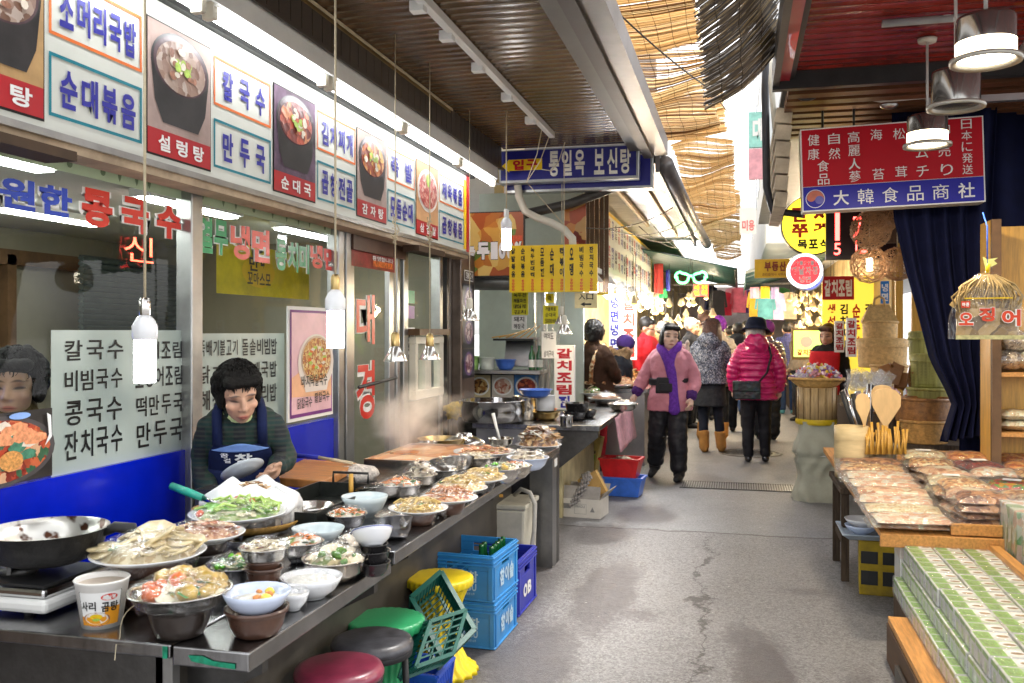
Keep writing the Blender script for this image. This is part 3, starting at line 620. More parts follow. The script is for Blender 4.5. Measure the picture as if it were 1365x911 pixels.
# ================================================================ steel counters
CZ1,CZ2,CF=.72,.745,-1.155
c1=thing('steel_counter','low steel serving counter with the gas burner and a shelf strip with green tape','counter',(0,0,0))
cs=M('counter_steel',(.34,.34,.345),.24,1,.22,5,.06,120,stretch=(6,1,1),dirt=.12)
b=MB();b.span((-2.0,1.99,CZ1-.035),(-1.372,2.925,CZ1),cs);b.build('top',c1,bevel=.004)
b=MB();b.span((-1.366,1.99,CZ1-.05),(CF,2.925,CZ1-.002),cs);b.build('shelf',c1,bevel=.004)
b=MB();b.span((-1.98,2.0,.0),(-1.4,2.03,CZ1-.036),steel_d);b.span((-1.42,2.0,0),(-1.372,2.03,CZ1-.036),alu);b.build('end_panel',c1)
b=MB();b.span((-1.41,2.03,.05),(-1.39,2.92,CZ1-.036),M('grimy_front',(.06,.052,.042),.5,.3,.4,5,dirt=.5));b.build('front_panel',c1)
for y in (2.12,2.85):b=MB();b.prism([(-1.39,CZ1-.05),(CF-.02,CZ1-.05),(CF-.02,CZ1-.09),(-1.39,CZ1-.2)],(0,y,0),(1,0,0),(0,0,1),.03,steel_d);b.build('bracket',c1)
b=MB();FT=XZ(0,1.988,0);gt=M('green_tape',(.01,.22,.12),.5,0,.4,60,dirt=.3);b.rect(FT,-1.392,CZ1-.034,-1.378,CZ1-.003,gt,.001);b.build('tape',c1);b=MB();b.poly(FT,[(-1.32,CZ1-.02),(-1.28,CZ1-.018),(-1.25,CZ1-.028),(-1.19,CZ1-.03),(-1.19,CZ1-.043),(-1.24,CZ1-.041),(-1.31,CZ1-.034)],gt,.001);b.build('tape',c1)
c2=thing('steel_counter','long steel food counter ending in a wide steel leg plate over the soju crates','counter',(0,0,0))
b=MB();b.span((-2.02,2.93,CZ2-.045),(CF+.012,5.88,CZ2),cs);b.build('top',c2,bevel=.004)
b=MB();b.span((-1.62,5.8,0),(CF+.01,5.878,CZ2-.046),steel_d);b.span((CF-.14,5.66,0),(CF+.008,5.8,CZ2-.046),M('leg_steel',(.22,.22,.22),.36,.9,.2,5,.1,50,dirt=.3));b.build('leg_plate',c2)
b=MB()
for i,x in enumerate((.052,.075,.1,.122)):b.span((CF+.0085,5.67+x,.63),(CF+.0105,5.676+x+.008,.68),white_print)
b.build('stencil_mark',c2)
b=MB();b.span((-1.42,2.93,.05),(-1.4,5.6,CZ2-.046),MATS['grimy_front']);b.build('front_panel',c2)
for y in (3.2,4.4):b=MB();b.prism([(-1.4,CZ2-.046),(CF-.03,CZ2-.046),(CF-.03,CZ2-.08),(-1.4,CZ2-.2)],(0,y,0),(1,0,0),(0,0,1),.03,steel_d);b.build('bracket',c2)
# ---------------------------------------------------------------- crockery and food
earth=M('brown_earthenware',(.075,.035,.022),.28,0,.35,14,.1,40,coat=.3);earth_d=M('dark_earthenware',(.03,.022,.018),.3,0,.4,12,.1,40,coat=.3)
mel=M('white_melamine',(.74,.75,.77),.22,0,.04,6,coat=.2);mel_b=M('bluish_melamine',(.55,.62,.78),.22,0,.08,6,coat=.2);celadon=M('celadon',(.55,.63,.65),.25,0,.08,8,coat=.3)
st=M('bowl_steel',(.52,.5,.47),.2,1,.15,12,.1,18);blk_plastic=M('black_melamine',(.018,.017,.018),.25,0,.3,12,coat=.3)
PROF={
 'earthen':[(0,0),(.62,0),(.7,.04),(.84,.35),(.93,.72),(.94,.8),(1.03,.86),(1.04,1),(.97,1),(.9,.8),(.62,.14),(0,.1)],
 'white':[(0,0),(.44,0),(.46,.07),(.5,.1),(.78,.4),(.93,.75),(1,1),(.975,1.01),(.9,.75),(.74,.42),(.4,.16),(0,.14)],
 'steel':[(0,0),(.5,0),(.62,.05),(.85,.4),(.97,.92),(1.03,.95),(1.03,1),(.95,.98),(.82,.42),(.5,.1),(0,.08)],
 'plate':[(0,0),(.55,0),(.6,.12),(.82,.5),(1,.92),(1,1),(.97,1),(.8,.66),(.55,.32),(0,.28)],
 'pot':[(0,0),(.9,0),(.96,.05),(1,.5),(1,.95),(1.05,.97),(1.05,1),(.95,1),(.94,.1),(0,.06)]}
KM={'earthen':earth,'white':mel,'steel':st,'plate':mel,'pot':st}
def shell(kind,r,h,mat=None,wob=0,seed=0,sx=1):
    m=MB();m.lathe([(a*r,z*h) for a,z in PROF[kind]],mat or KM[kind],n=36,wob=wob,seed=seed,sx=sx);return m
# foods
fm=foodm
F_={
 'fishcake':dict(base=fm('fishcake',['#cdbb93','#e0d2ac','#b9a276','#d6c59c'],50,.3),bits=[('slice',.036,M('fishcake_slice',(.55,.45,.25),.35,0,.25,25,coat=.2),30),('strip',.05,M('fishcake_strip',(.6,.5,.3),.4,0,.2,20),22),('leaf',.03,M('dark_green_leaf',(.04,.13,.03),.4,0,.4,40),7)]),
 'flakes':dict(base=fm('flakes',['#b9845c','#d8b28c','#9b5a38','#c89468'],60,.5),bits=[('leaf',.022,M('red_flake',(.45,.15,.06),.4,0,.4,40),60),('leaf',.024,M('tan_flake',(.6,.4,.22),.4,0,.3,40),60)]),
 'salad':dict(base=fm('salad',['#c9d49a','#9dbb5a','#dfe3c0','#7da344'],45,.4),bits=[('strip',.06,M('pale_green_strip',(.42,.6,.14),.4,0,.35,20),40),('leaf',.03,M('bright_leaf',(.16,.42,.05),.4,0,.4,30),14),('slice',.018,M('cucumber',(.3,.5,.12),.35,0,.4,30),26),('chunk',.02,M('tomato',(.62,.08,.03),.25,0,.2,9,coat=.4),3),('leaf',.03,M('cream_flake',(.75,.7,.5),.4,0,.1,20),20)]),
 'peppers':dict(base=fm('pepperbase',['#cbb886','#a8b06c','#d9cfae','#b89a5c'],40,.4),bits=[('chunk',.024,M('pickled_pepper',(.46,.3,.05),.3,0,.4,20,coat=.3),26),('strip',.05,M('peanut_brown',(.45,.27,.1),.4,0,.3,20),16),('slice',.022,M('tofu',(.72,.68,.52),.4,0,.06,8),9),('leaf',.05,M('green_leaf',(.07,.25,.05),.35,0,.4,30),5),('chunk',.022,M('red_pepper',(.65,.12,.01),.3,0,.3,20,coat=.3),5)]),
 'greens':dict(base=fm('bibim',['#d8cc9a','#8ea058','#e5dfc6','#5f7440'],50,.4),bits=[('leaf',.03,M('spinach',(.04,.14,.03),.4,0,.5,30),26),('strip',.04,M('sprout',(.7,.66,.42),.4,0,.15,20),26),('chunk',.016,M('pea_green',(.14,.55,.02),.25,0,.2,20,coat=.4),6),('chunk',.022,M('egg_yolk_jelly',(.6,.38,.06),.2,0,.2,10,coat=.4),2),('leaf',.025,M('seaweed',(.015,.02,.012),.4,0,.4,30),14)]),
 'egg':dict(base=fm('eggnoodle',['#d9cdb2','#b8a27a','#e8e0cc','#8d7a58'],60,.4),bits=[('strip',.05,M('noodle_pale',(.68,.6,.42),.4,0,.12,20),34),('slice',.022,M('boiled_egg',(.8,.78,.72),.3),2),('slice',.02,M('beef_slice',(.25,.12,.08),.4,0,.4,30),8),('leaf',.02,M('yellow_strip',(.72,.5,.06),.4,0,.2,30),10)]),
 'carrot':dict(base=fm('carrotmix',['#e0d6c0','#cf8244','#86a050','#efe9da'],45,.4),bits=[('strip',.045,M('carrot',(.75,.2,.015),.35,0,.25,30),30),('leaf',.03,MATS['spinach'] if 'spinach' in MATS else None,12),('slice',.022,M('radish_white',(.78,.76,.68),.35),8)]),
 'mushroom':dict(base=fm('mushroommix',['#a58f6e','#c9bba0','#5f4c38','#e0d5bf'],40,.4),bits=[('slice',.028,M('mushroom',(.6,.52,.42),.45,0,.25,25),18),('leaf',.035,M('dark_mushroom',(.05,.035,.028),.4,0,.4,30),12)]),
 'noodle':dict(base=fm('noodleheap',['#d5b46a','#e6cf95','#c39a4c','#f0e2b8'],70,.6),bits=[('strip',.055,M('yellow_noodle',(.62,.44,.16),.4,0,.2,20),60),('strip',.03,M('green_onion',(.12,.33,.05),.4,0,.3,20),9),('leaf',.02,MATS.get('carrot') or M('carrot',(.7,.22,.03),.35),5)]),
 'rednoodle':dict(base=fm('rednoodle',['#c98a5c','#dcae84','#a8562f','#e6cba8'],60,.6),bits=[('strip',.05,M('red_noodle',(.5,.2,.07),.4,0,.3,20),50),('leaf',.03,MATS.get('radish_white') or M('radish_white',(.78,.76,.68),.35),8)]),
 'broccoli':dict(base=fm('broccolimix',['#b9a878','#6d7d3c','#d6cba4','#8d7f56'],45,.4),bits=[('chunk',.02,M('broccoli',(.1,.22,.04),.6,0,.5,60,.6,90),12),('slice',.035,M('pancake',(.7,.6,.42),.45,0,.15,15),7),('leaf',.02,MATS.get('yellow_strip') or M('yellow_strip',(.72,.5,.06),.4),8)]),
 'rice':dict(base=fm('rice_white',['#e6e4dc','#d8d6cc','#efeee8','#dedcd2'],120,.3),bits=[]),
 'yellow':dict(base=fm('ricewhite2',['#dcd9cc','#e8e5da','#cfcabb','#efeee8'],70,.3),bits=[('chunk',.02,M('yellow_egg',(.75,.58,.06),.35,0,.2,20),5),('chunk',.015,M('kimchi_orange',(.65,.25,.06),.35,0,.3,30),6)]),
 'redplate':dict(base=fm('redmix',['#d89a70','#b9583a','#e6c8a0','#8e3a22','#a8a050'],45,.4),bits=[('slice',.025,M('shrimp',(.68,.28,.12),.35,0,.35,30),26),('leaf',.03,MATS.get('tan_flake') or M('tan_flake',(.6,.4,.22),.4),26)]),
 'snacks':dict(base=fm('snacks',['#8a5a2c','#b98748','#5c3a1c','#d3ad74'],40,.6),bits=[('leaf',.045,M('crisp_brown',(.33,.17,.06),.35,0,.4,30,coat=.3),40),('leaf',.045,M('crisp_tan',(.6,.4,.2),.35,0,.3,30,coat=.3),34),('slice',.03,MATS.get('radish_white') or M('radish_white',(.78,.76,.68),.35),8)]),
}
F_['carrot']['bits'][1]=('leaf',.03,MATS['spinach'],12)
def heap(m,r,h,z0,food,seed,scale=1.0):
    rn=random.Random(seed);spec=F_[food]
    def hz(q):return z0+h*(1-q*q)**.8 if q<1 else z0
    NR,NA=7,22;vs=[(0,0,z0+h)];fs=[]
    for i in range(1,NR+1):
        for k in range(NA):
            a=6.2832*k/NA;q=i/NR;j=noise.noise(V((q*4*math.cos(a),q*4*math.sin(a),seed)))*.12*h if i<NR else 0
            vs.append((r*q*math.cos(a),r*q*math.sin(a),hz(q)+j))
    for k in range(NA):fs.append((0,1+k,1+(k+1)%NA))
    for i in range(NR-1):
        for k in range(NA):o=1+i*NA;fs.append((o+k,o+NA+k,o+NA+(k+1)%NA,o+(k+1)%NA))
    m.add(vs,fs,spec['base'],True)
    for shp,s,mt,n in spec['bits']:
        s*=scale;ca=rn.uniform(0,6.28)
        for i in range(n):
            a=rn.gauss(ca,1.5);q=math.sqrt(rn.random())*.9;c=V((r*q*math.cos(a),r*q*math.sin(a),hz(q)+s*.1));s2=s*rn.uniform(.7,1.2)
            rot=Matrix.Rotation(rn.uniform(0,6.28),3,'Z')@Matrix.Rotation(rn.uniform(-.7,.7),3,'X')
            if shp=='slice':m.lathe([(0,s2*.1),(s2*.9,s2*.08),(s2,0),(s2*.9,-s2*.08),(0,-s2*.1)],mt,c,9,sx=1.15,M3=rot)
            elif shp=='chunk':m.ball(c+V((0,0,s2*.2)),(s2,s2*.8,s2*.7),mt,8,6,rot,.35,i)
            elif shp=='strip':
                d=rot@V((1,0,0));e=rot@V((0,1,0));k_=rn.uniform(-.35,.35)
                m.tube([c-d*s2*.5,c+e*s2*k_+V((0,0,s2*.12)),c+d*s2*.5],s*.055+.0008,mt,5,False)
            else:
                P=[rot@V((x*s2,y*s2*.6,(x*x+y*y)*s2*.35))+c for x,y in ((-.6,-.3),(.1,-.55),(.7,-.1),(.5,.5),(-.3,.5))];m.add(P,[(0,1,2,3,4)],mt,True)
def wrapdome(r,h,z0,seed,skirt=.02):
    m=MB()
    def f(a,q):
        an=a*6.2832;w=1+.03*math.sin(9*an+seed)*q
        z=z0+h*(1-q*q)+.006*noise.noise(V((math.cos(an)*5*q,math.sin(an)*5*q,seed))) if q<.95 else z0-skirt*(q-.95)*20*(1+.5*math.sin(5*an+seed))
        rr=r*min(q/.95,1)*w*(1 if q<.95 else 1-.12*(q-.95)*20);return V((rr*math.cos(an),rr*math.sin(an),z))
    m.grid(f,30,10,wrap);return m
FWD=V((-_s,_c,0))
def dish(u,v,wpx,z0,kind,h,label,food=None,fh=.02,wr=0,mat=None,under=(),name=None,cat=None,tilt=0,ring=None,fscale=1,seed=None,sx=1,group='bowls and plates of food set out along the steel counters',under_label=None,level=.6):
    """one bowl or plate: (u, v) is the middle of its rim in the photo, wpx its width there; `under` are bowls it stands on, bottom first"""
    H=sum(q[2]*.8 for q in under);p=onZ(u,v,z0+H+h);D=p.dot(FWD);r=wpx/2*D/FPX;z=z0
    seed=seed or int(u*7+v)
    for i,(k2,f2,h2,m2) in enumerate(under):
        o=shell(k2,r*f2,h2,m2,.01,seed+i).build('bowl',None,(p.x,p.y,z));z+=h2*.8
        what=under_label or label;nm='brown earthenware bowl' if m2==earth else ('black bowl' if m2==blk_plastic else 'dark earthenware pot')
        tag(o,nm+(' holding up the ' if len(under)==1 else (' at the bottom of the stack under the ' if i==0 else (' at the top of the stack under the ' if i==len(under)-1 else ' halfway up the stack under the ')))+what,'bowl','bowls stacked under the dishes')
    t=thing(name or ('plate' if kind=='plate' else 'bowl'),label,cat or ('plate' if kind=='plate' else 'bowl'),(p.x,p.y,z-(.0 if not under else .004)),0,group,(tilt,0,.6) if tilt else None)
    shell(kind,r,h,mat,.012 if kind!='white' else 0,seed,sx).build('plate_body' if kind=='plate' else 'bowl_body',t)
    if ring:
        m=MB();m.lathe([(r*1.001,h*.93),(r*1.004,h*.985)],ring,n=36);m.build('rim_line',t)
    if food:
        m=MB();heap(m,r*(.86 if kind=='plate' else .84)*(1 if food!='rice' else .97),fh,h*level,food,seed,fscale*min(1.2,max(.55,r/.12)));m.build('food',t).scale.x=sx
    if wr:wrapdome(r*1.03,max(fh+h*level-h,.004)+wr+.01,h*1.02,seed,.03).build('cling_film',t).scale.x=sx
    return t
E1,D1,B1=('earthen',.74,.055,earth),('earthen',.62,.07,earth_d),('steel',.8,.045,blk_plastic)
dish(198,733,147,CZ1,'plate',.03,'large white plate of fanned fish cake slices under cling film beside the wok','fishcake',.055,.012,under=[('earthen',.7,.055,earth),('earthen',.7,.05,earth),('earthen',.7,.05,earth)],fscale=1.1,under_label='plate of fish cake slices')
dish(272,708,106,CZ1,'plate',.03,'white plate of reddish dried flakes under cling film behind the fish cake','flakes',.04,.012,under=[('earthen',.62,.07,earth_d),('earthen',.62,.06,earth_d)],under_label='plate of reddish flakes')
dish(317,682,128,.826,'plate',.03,'large oval white plate of green salad with two tomatoes under film','salad',.04,.012,fscale=1.1)
dish(240,782,132,CZ1,'steel',.055,'steel bowl of pickled peppers and tofu under shiny film','peppers',.045,.014,under=[('earthen',.66,.085,earth_d)],fscale=1.15,under_label='steel bowl of pickled peppers')
dish(317,748,84,CZ1,'steel',.07,'steel bowl of mixed greens, sprouts and green beans under film','greens',.02,.008,mat=M('dark_steel_bowl',(.25,.25,.26),.2,1,.2,9),level=.85,under=[('earthen',.7,.02,earth_d)],under_label='bowl of mixed greens')
dish(342,785,89,CZ1,'white',.06,'stained white bowl of rice with yellow egg on a brown bowl','yellow',.012,0,mat=mel_b,under=[('earthen',.92,.07,earth)],level=.55,under_label='stained white bowl')
dish(391,789,42,CZ1,'white',.05,'small white bowl of rice half hidden behind the stained white bowl','rice',.006,.006,level=.7)
dish(415,768,82,CZ1,'white',.062,'plain white bowl of white rice standing at the counter edge','rice',.006,.004,level=.8)
dish(446,743,85,CZ1,'steel',.07,'steel bowl of broccoli and pancake slices under a peaked film','broccoli',.04,.02,level=.7,mat=M('warm_steel_bowl',(.5,.46,.4),.18,1,.15,9))
dish(352,726,66,CZ1,'steel',.05,'steel bowl of noodles with a halved boiled egg on brown bowls','egg',.012,.01,under=[E1,E1,('earthen',.72,.03,earth)],level=.9,under_label='bowl with a boiled egg')
dish(401,719,60,CZ1,'steel',.055,'steel bowl with carrot strips, spinach and white radish','carrot',.022,.008,under=[('earthen',.62,.03,blk_plastic)],level=.85,under_label='bowl of carrot strips')
dish(424,702,70,CZ1,'white',.06,'wide empty pale celadon bowl in the middle of the near counter',None,mat=celadon,under=[('earthen',.7,.012,blk_plastic)],under_label='empty celadon bowl')
dish(476,722,66,CZ1,'earthen',.055,'dark earthenware bowl of sliced mushrooms','mushroom',.03,.01,mat=earth_d,level=.9,under=[('earthen',.8,.03,blk_plastic)],under_label='mushroom bowl')
dish(498,704,55,CZ1,'white',.055,'white bowl with a blue rim tilted to show its yellow custard','yellow',.004,0,tilt=-.42,ring=M('blue_rim',(.05,.08,.3),.3),level=.85,under=[B1,B1,('steel',.7,.03,blk_plastic)],under_label='tilted blue rimmed bowl')
dish(462,684,54,CZ2,'steel',.06,'steel bowl of rice with carrot and green onion under film','carrot',.016,.008,level=.9,mat=MATS['dark_steel_bowl'])
dish(486,661,62,CZ2,'white',.085,'tall empty pale celadon bowl in front of the wooden board',None,mat=celadon)
dish(526,692,52,CZ2,'steel',.075,'steel bowl tilted toward the lane and wrapped in shiny film','mushroom',.012,.012,tilt=-.4,level=.9,mat=MATS['dark_steel_bowl'])
dish(558,675,80,CZ2,'plate',.022,'white plate of pale shredded noodles, lowest of the four noodle plates','noodle',.035,.006,under=[('earthen',.62,.06,earth)],under_label='lowest noodle plate')
dish(598,661,78,CZ2,'plate',.022,'white plate of reddish noodles half covered in crumpled film','rednoodle',.035,.014,under=[('earthen',.62,.065,earth)],under_label='reddish noodle plate')
dish(613,648,74,CZ2,'plate',.022,'white plate of yellow noodles with green onion under film','noodle',.045,.006,under=[('earthen',.62,.06,blk_plastic)],under_label='yellow noodle plate')
dish(640,635,72,CZ2,'plate',.022,'white plate of golden noodles, farthest of the four noodle plates','noodle',.035,.006,under=[('earthen',.62,.06,blk_plastic)],under_label='farthest noodle plate')
dish(534,644,58,CZ2,'steel',.065,'steel bowl with carrot and cucumber strips behind the noodle plates','carrot',.022,.01,level=.85)
dish(507,652,66,CZ2,'steel',.05,'low steel bowl with crumpled film leaning by the cutting board','rice',.01,.014,tilt=-.25,level=.8)
dish(560,632,46,CZ2,'steel',.06,'small steel bowl covered with a pointed paper cone','mushroom',.06,.02,level=.8,mat=MATS['warm_steel_bowl'])
dish(592,624,52,CZ2,'steel',.055,'small empty steel bowl beside the pointed paper cone',None)
dish(604,612,60,CZ2,'steel',.075,'steel bowl of orange stew standing beside the hot broth pan','redplate',.02,.006,tilt=-.3,level=.8)
dish(636,608,54,CZ2,'steel',.06,'steel bowl of pale noodles in front of the large wrapped plate','egg',.01,.012,level=.9,mat=MATS['warm_steel_bowl'])
dish(646,600,84,CZ2,'plate',.03,'large wrapped plate of red seafood mix at the far counter half','redplate',.02,.012,under=[('earthen',.6,.055,blk_plastic)],under_label='large red seafood plate')
dish(667,623,54,CZ2,'steel',.075,'steel bowl of bright green vegetables and white radish at the counter edge','greens',.02,.006,level=.9)
dish(688,620,42,CZ2,'steel',.065,'steel bowl topped with orange carrot at the counter edge','carrot',.016,.006,level=.9,mat=MATS['warm_steel_bowl'])
dish(703,609,56,CZ2,'steel',.07,'bowl of white sliced radish under a peaked film at the edge','mushroom',.03,.02,level=.9,mat=mel_b)
dish(718,592,62,CZ2,'plate',.02,'plate piled with brown crisps in a tall clear bag','snacks',.11,.02,fscale=1.2)
dish(668,584,34,CZ2,'steel',.06,'steel tub with a ladle near the end of the counter',None,mat=MATS['warm_steel_bowl'])
dish(570,589,26,CZ2,'pot',.06,'small round steel pot behind the hot broth pan',None)
dish(588,584,62,CZ2,'steel',.06,'wide yellow brass basin behind the small steel pot',None,mat=brass)
t=thing('domed_cover','domed steel pot lid with a ring foot lying beside the brass basin','lid',onZ(618,594,CZ2));m=MB();m.lathe([(.15,0),(.155,.004),(.13,.035),(.08,.06),(.05,.065),(.05,.08),(.045,.08),(.045,.067),(0,.068)],st,n=32);m.build('dome',t)
t=thing('ladle','white handled ladle standing in the steel tub','ladle',onZ(668,592,CZ2+.02));m=MB();m.tube([(0,0,0),(-.03,0,.1),(-.055,0,.2)],[.008,.009,.012],white_print);m.build('handle',t);m=MB();m.ball((.004,0,-.004),(.03,.03,.02),st);m.build('scoop',t)
# broth pan with steam, chopping board, oven tray, bundle, knife ...
p0=onZ(432,614,CZ2+.06);p1=onZ(610,602,CZ2+.06)
px0,px1,py0,py1=-1.98,-1.5,4.62,5.35
t=thing('broth_pan','wide shallow steel pan of orange broth steaming by the red lettered door','pan',(0,0,0));m=MB()
for a,c in (((px0,py0),(px1,py0)),((px1,py0),(px1,py1)),((px1,py1),(px0,py1)),((px0,py1),(px0,py0))):m.bar((a[0],a[1],CZ2+.03),(c[0],c[1],CZ2+.03),.008,.06,steel_p)
m.span((px0,py0,CZ2),(px1,py1,CZ2+.006),steel_d);m.build('pan_body',t);m=MB();m.grid(lambda a,c:V((px0+.006+(px1-px0-.012)*a,py0+.006+(py1-py0-.012)*c,CZ2+.048+.004*noise.noise(V((a*9,c*9,0))))),20,20,foodm('broth',['#e3a070','#ecb488','#dc8c50','#f2cca0'],7,.2,.2,6));m.build('broth',t)
t=thing('chopping_board','thick orange wooden chopping board beside the cook','chopping board',(0,0,0));m=MB()
q=[onZ(u,v,CZ2+.07) for u,v in ((352,635),(431,642),(476,617),(405,612))];bw=M('board_wood',(.42,.17,.045),.4,0,.3,4,.1,40,stretch=(3,14,1),dirt=.2)
m.add([V((k.x,k.y,CZ2+.03)) for k in q]+q,[(3,2,1,0),(4,5,6,7),(0,1,5,4),(1,2,6,5),(2,3,7,6),(3,0,4,7)],bw);m.build('slab',t,bevel=.005)
o=MB();k=(q[0]+q[2])/2;o.span((k.x-.2,k.y-.1,CZ2),(k.x+.2,k.y+.3,CZ2+.029),steel_d);o.build('steel_box',label='low dark steel box carrying the wooden chopping board',cat='box')
t=thing('ladle','ladle with a wrapped blue handle lying across the chopping board','ladle',(0,0,0));a,c=onZ(389,607,CZ2+.1),onZ(425,610,CZ2+.1);m=MB();m.tube([a,c],.012,M('blue_tape',(.02,.03,.35),.4));m.build('handle',t);m=MB();m.tube([c,onZ(470,618,CZ2+.08)],.009,cable);m.build('shaft',t)
t=thing('oven_tray','black rectangular roasting tray with a wire handle and an empty steel bowl','tray',(0,0,0));m=MB();tb=M('black_tray',(.03,.034,.03),.35,.5,.4,8,dirt=.3)
q=[onZ(u,v,CZ2+.06) for u,v in ((388,668),(424,692),(470,661),(424,646))]
q=[V((-1.86,3.15,0)),V((-1.55,3.15,0)),V((-1.55,3.82,0)),V((-1.86,3.82,0))]
for i in range(4):a,c=q[i],q[(i+1)%4];m.bar(V((a.x,a.y,CZ2+.035)),V((c.x,c.y,CZ2+.035)),.008,.07,tb)
m.add([V((k.x,k.y,CZ2+.005)) for k in q],[(0,1,2,3)],tb);m.build('tray_body',t);m=MB();m.tube([(-1.79,3.82,.815),(-1.79,3.82,.86),(-1.62,3.82,.86),(-1.62,3.82,.815)],.006,black);m.build('handle',t)
m=MB();m.lathe([(0,0),(.08,0),(.1,.03),(.095,.03),(.075,.006),(0,.004)],st);m.build('bowl',loc=(-1.72,3.45,CZ2+.008),label='shallow steel dish inside the black roasting tray',cat='dish')
t=thing('printed_box','white box with smudged black print under the salad plate','box',onZ(352,712,CZ1),.25);m=MB();m.span((-.11,-.09,0),(.13,.1,.105),M('smudged_print',(.6,.6,.58),.5,0,.3,30,dirt=.95));m.build('carton',t,bevel=.004)
pr=MB();Fp=(V((0,-.091,0)),V((1,0,0)),V((0,0,1)));pr.row('나눔',Fp,.0,.03,.1,.08,blue_print,.001,.02);pr.build('lettering',t)
t=thing('woven_tray','woven bamboo tray poking out beside the printed box','tray',onZ(305,712,CZ1));m=MB();m.lathe([(0,.06),(.12,.06),(.14,.1),(.135,.105),(.115,.066),(0,.066)],M('bamboo_weave',(.42,.24,.06),.5,0,.4,40,.6,60,stretch=(1,3,1)),n=30);m.lathe([(0,0),(.1,0),(.12,.06),(0,.06)],MATS['bamboo_weave']);m.build('weave',t)
# cloth bundle
t=thing('cloth_bundle','bundle of white printed cloth over a bamboo plate with brown food inside','bundle',onZ(335,690,.79));m=MB();cl=M('white_cloth',(.72,.72,.72),.7,0,.06,8)
def bun(a,q):
    an=a*6.2832;r=.165*(.55+.5*math.sin(math.pi*min(1,q*1.0)**.8));z=.13*q+.012*math.sin(5*an);r*=1+.07*noise.noise(V((math.cos(an)*2.5,math.sin(an)*2.5,q*3)))+.03*math.sin(11*an+q*5);return V((r*math.cos(an)*1.1,r*math.sin(an),z+.03*noise.noise(V((math.cos(an)*1.6,math.sin(an)*1.6,q*2+4)))))
m.grid(bun,48,12,cl);m.grid(lambda a,q:bun(a,1).lerp(V((.02,0,.085)),q),48,5,cl);m.build('cloth',t,solid=.004);m=MB();heap(m,.07,.03,.1,'snacks',5,.5);m.build('food',t)
m=MB();m.lathe([(0,-.035),(.16,-.035),(.19,-.008),(.185,-.004),(.15,-.028),(0,-.028)],MATS['bamboo_weave'],n=30);m.build('bamboo_plate',t)
m=MB();Fp=FR((.06,-.172,.05),(1,.35,0),(0,0,1));m.row('복많',Fp,-.04,0,.06,.035,blue_print,.006,.0);m.build('cloth_print',t)
o=MB();o.span((-.14,-.1,0),(.14,.12,.065),M('grey_carton',(.35,.33,.3),.6,0,.3,20,dirt=.6));pz=onZ(335,690,.79);o.build('box',loc=(pz.x,pz.y+.03,CZ2),label='low grey box hidden under the white cloth bundle',cat='box')
t=thing('knife','kitchen knife with a fat green handle sticking out behind the salad plate','knife',(0,0,0));a,c,e=onZ(229,648,.93),onZ(270,664,.9),onZ(288,672,.885);m=MB();m.tube([a,a.lerp(c,.5),c],[.014,.016,.013],M('green_handle',(.02,.3,.22),.35));m.build('handle',t);m=MB();m.tube([c,e],[.011,.009],steel_p,sx=.4);m.build('blade',t)
o=MB();o.span((-.05,-.05,0),(.06,.06,.15),steel_d);pk=onZ(284,700,CZ1);o.build('knife_block',loc=(pk.x,pk.y,CZ1),label='dark steel block behind the reddish flakes plate that holds the green knife',cat='knife block')
t=thing('spatula','wooden handled tool standing up beside the pale celadon bowl','spatula',onZ(468,668,CZ2));m=MB();m.tube([(0,0,0),(0,0,.12)],.011,wood_y);m.build('handle',t)
t=thing('fabric_cap','crocheted white cloth cap lying against the chopping board','cloth',onZ(478,640,CZ2));m=MB();m.ball((0,0,.03),(.11,.09,.05),M('crochet',(.5,.46,.42),.8,0,.4,60,.8,60),wob=.3,seed=3);m.build('fabric',t)
# gas burner and wok
bp_=onZ(45,800,CZ1);t=thing('gas_burner','portable white gas burner with a black grate under the wok','gas burner',(bp_.x-.03,bp_.y-.02,CZ1));m=MB()
m.span((-.26,-.13,.012),(.2,.17,.05),white);m.build('base',t,bevel=.012);m=MB();m.span((-.25,-.12,.05),(.19,.16,.078),steel_p);m.build('rim_tray',t,bevel=.01);m=MB();m.span((-.235,-.105,.078),(.175,.145,.084),black)
m.lathe([(.05,.084),(.06,.1),(.03,.104),(0,.104)],iron,n=20)
for a in range(6):an=a*1.047;m.bar((.03+.05*math.cos(an)-.06,.05*math.sin(an)+.02,.105),(.03+.14*math.cos(an)-.06,.12*math.sin(an)+.02,.115),.01,.03,iron)
m.build('grate',t);m=MB()
for x in (-.2,.12):m.lathe([(0,0),(.012,0),(.012,.013),(0,.013)],rubber,(x,-.1,0),10)
m.build('foot',t)
wp=onZ(62,722,.895);t=thing('wok','blackened wok with a burnt steel inside on the gas burner','wok',(wp.x,wp.y,.84));wr_=.165;m=MB();sooty=M('sooty_iron',(.018,.017,.016),.55,.2,.5,16,.5,50)
prof=[(0,0),(.1,.0),(.13,.012),(.155,.05),(.165,.092),(.169,.094)];m.lathe(prof,sooty,n=44);m.build('outside',t);m=MB()
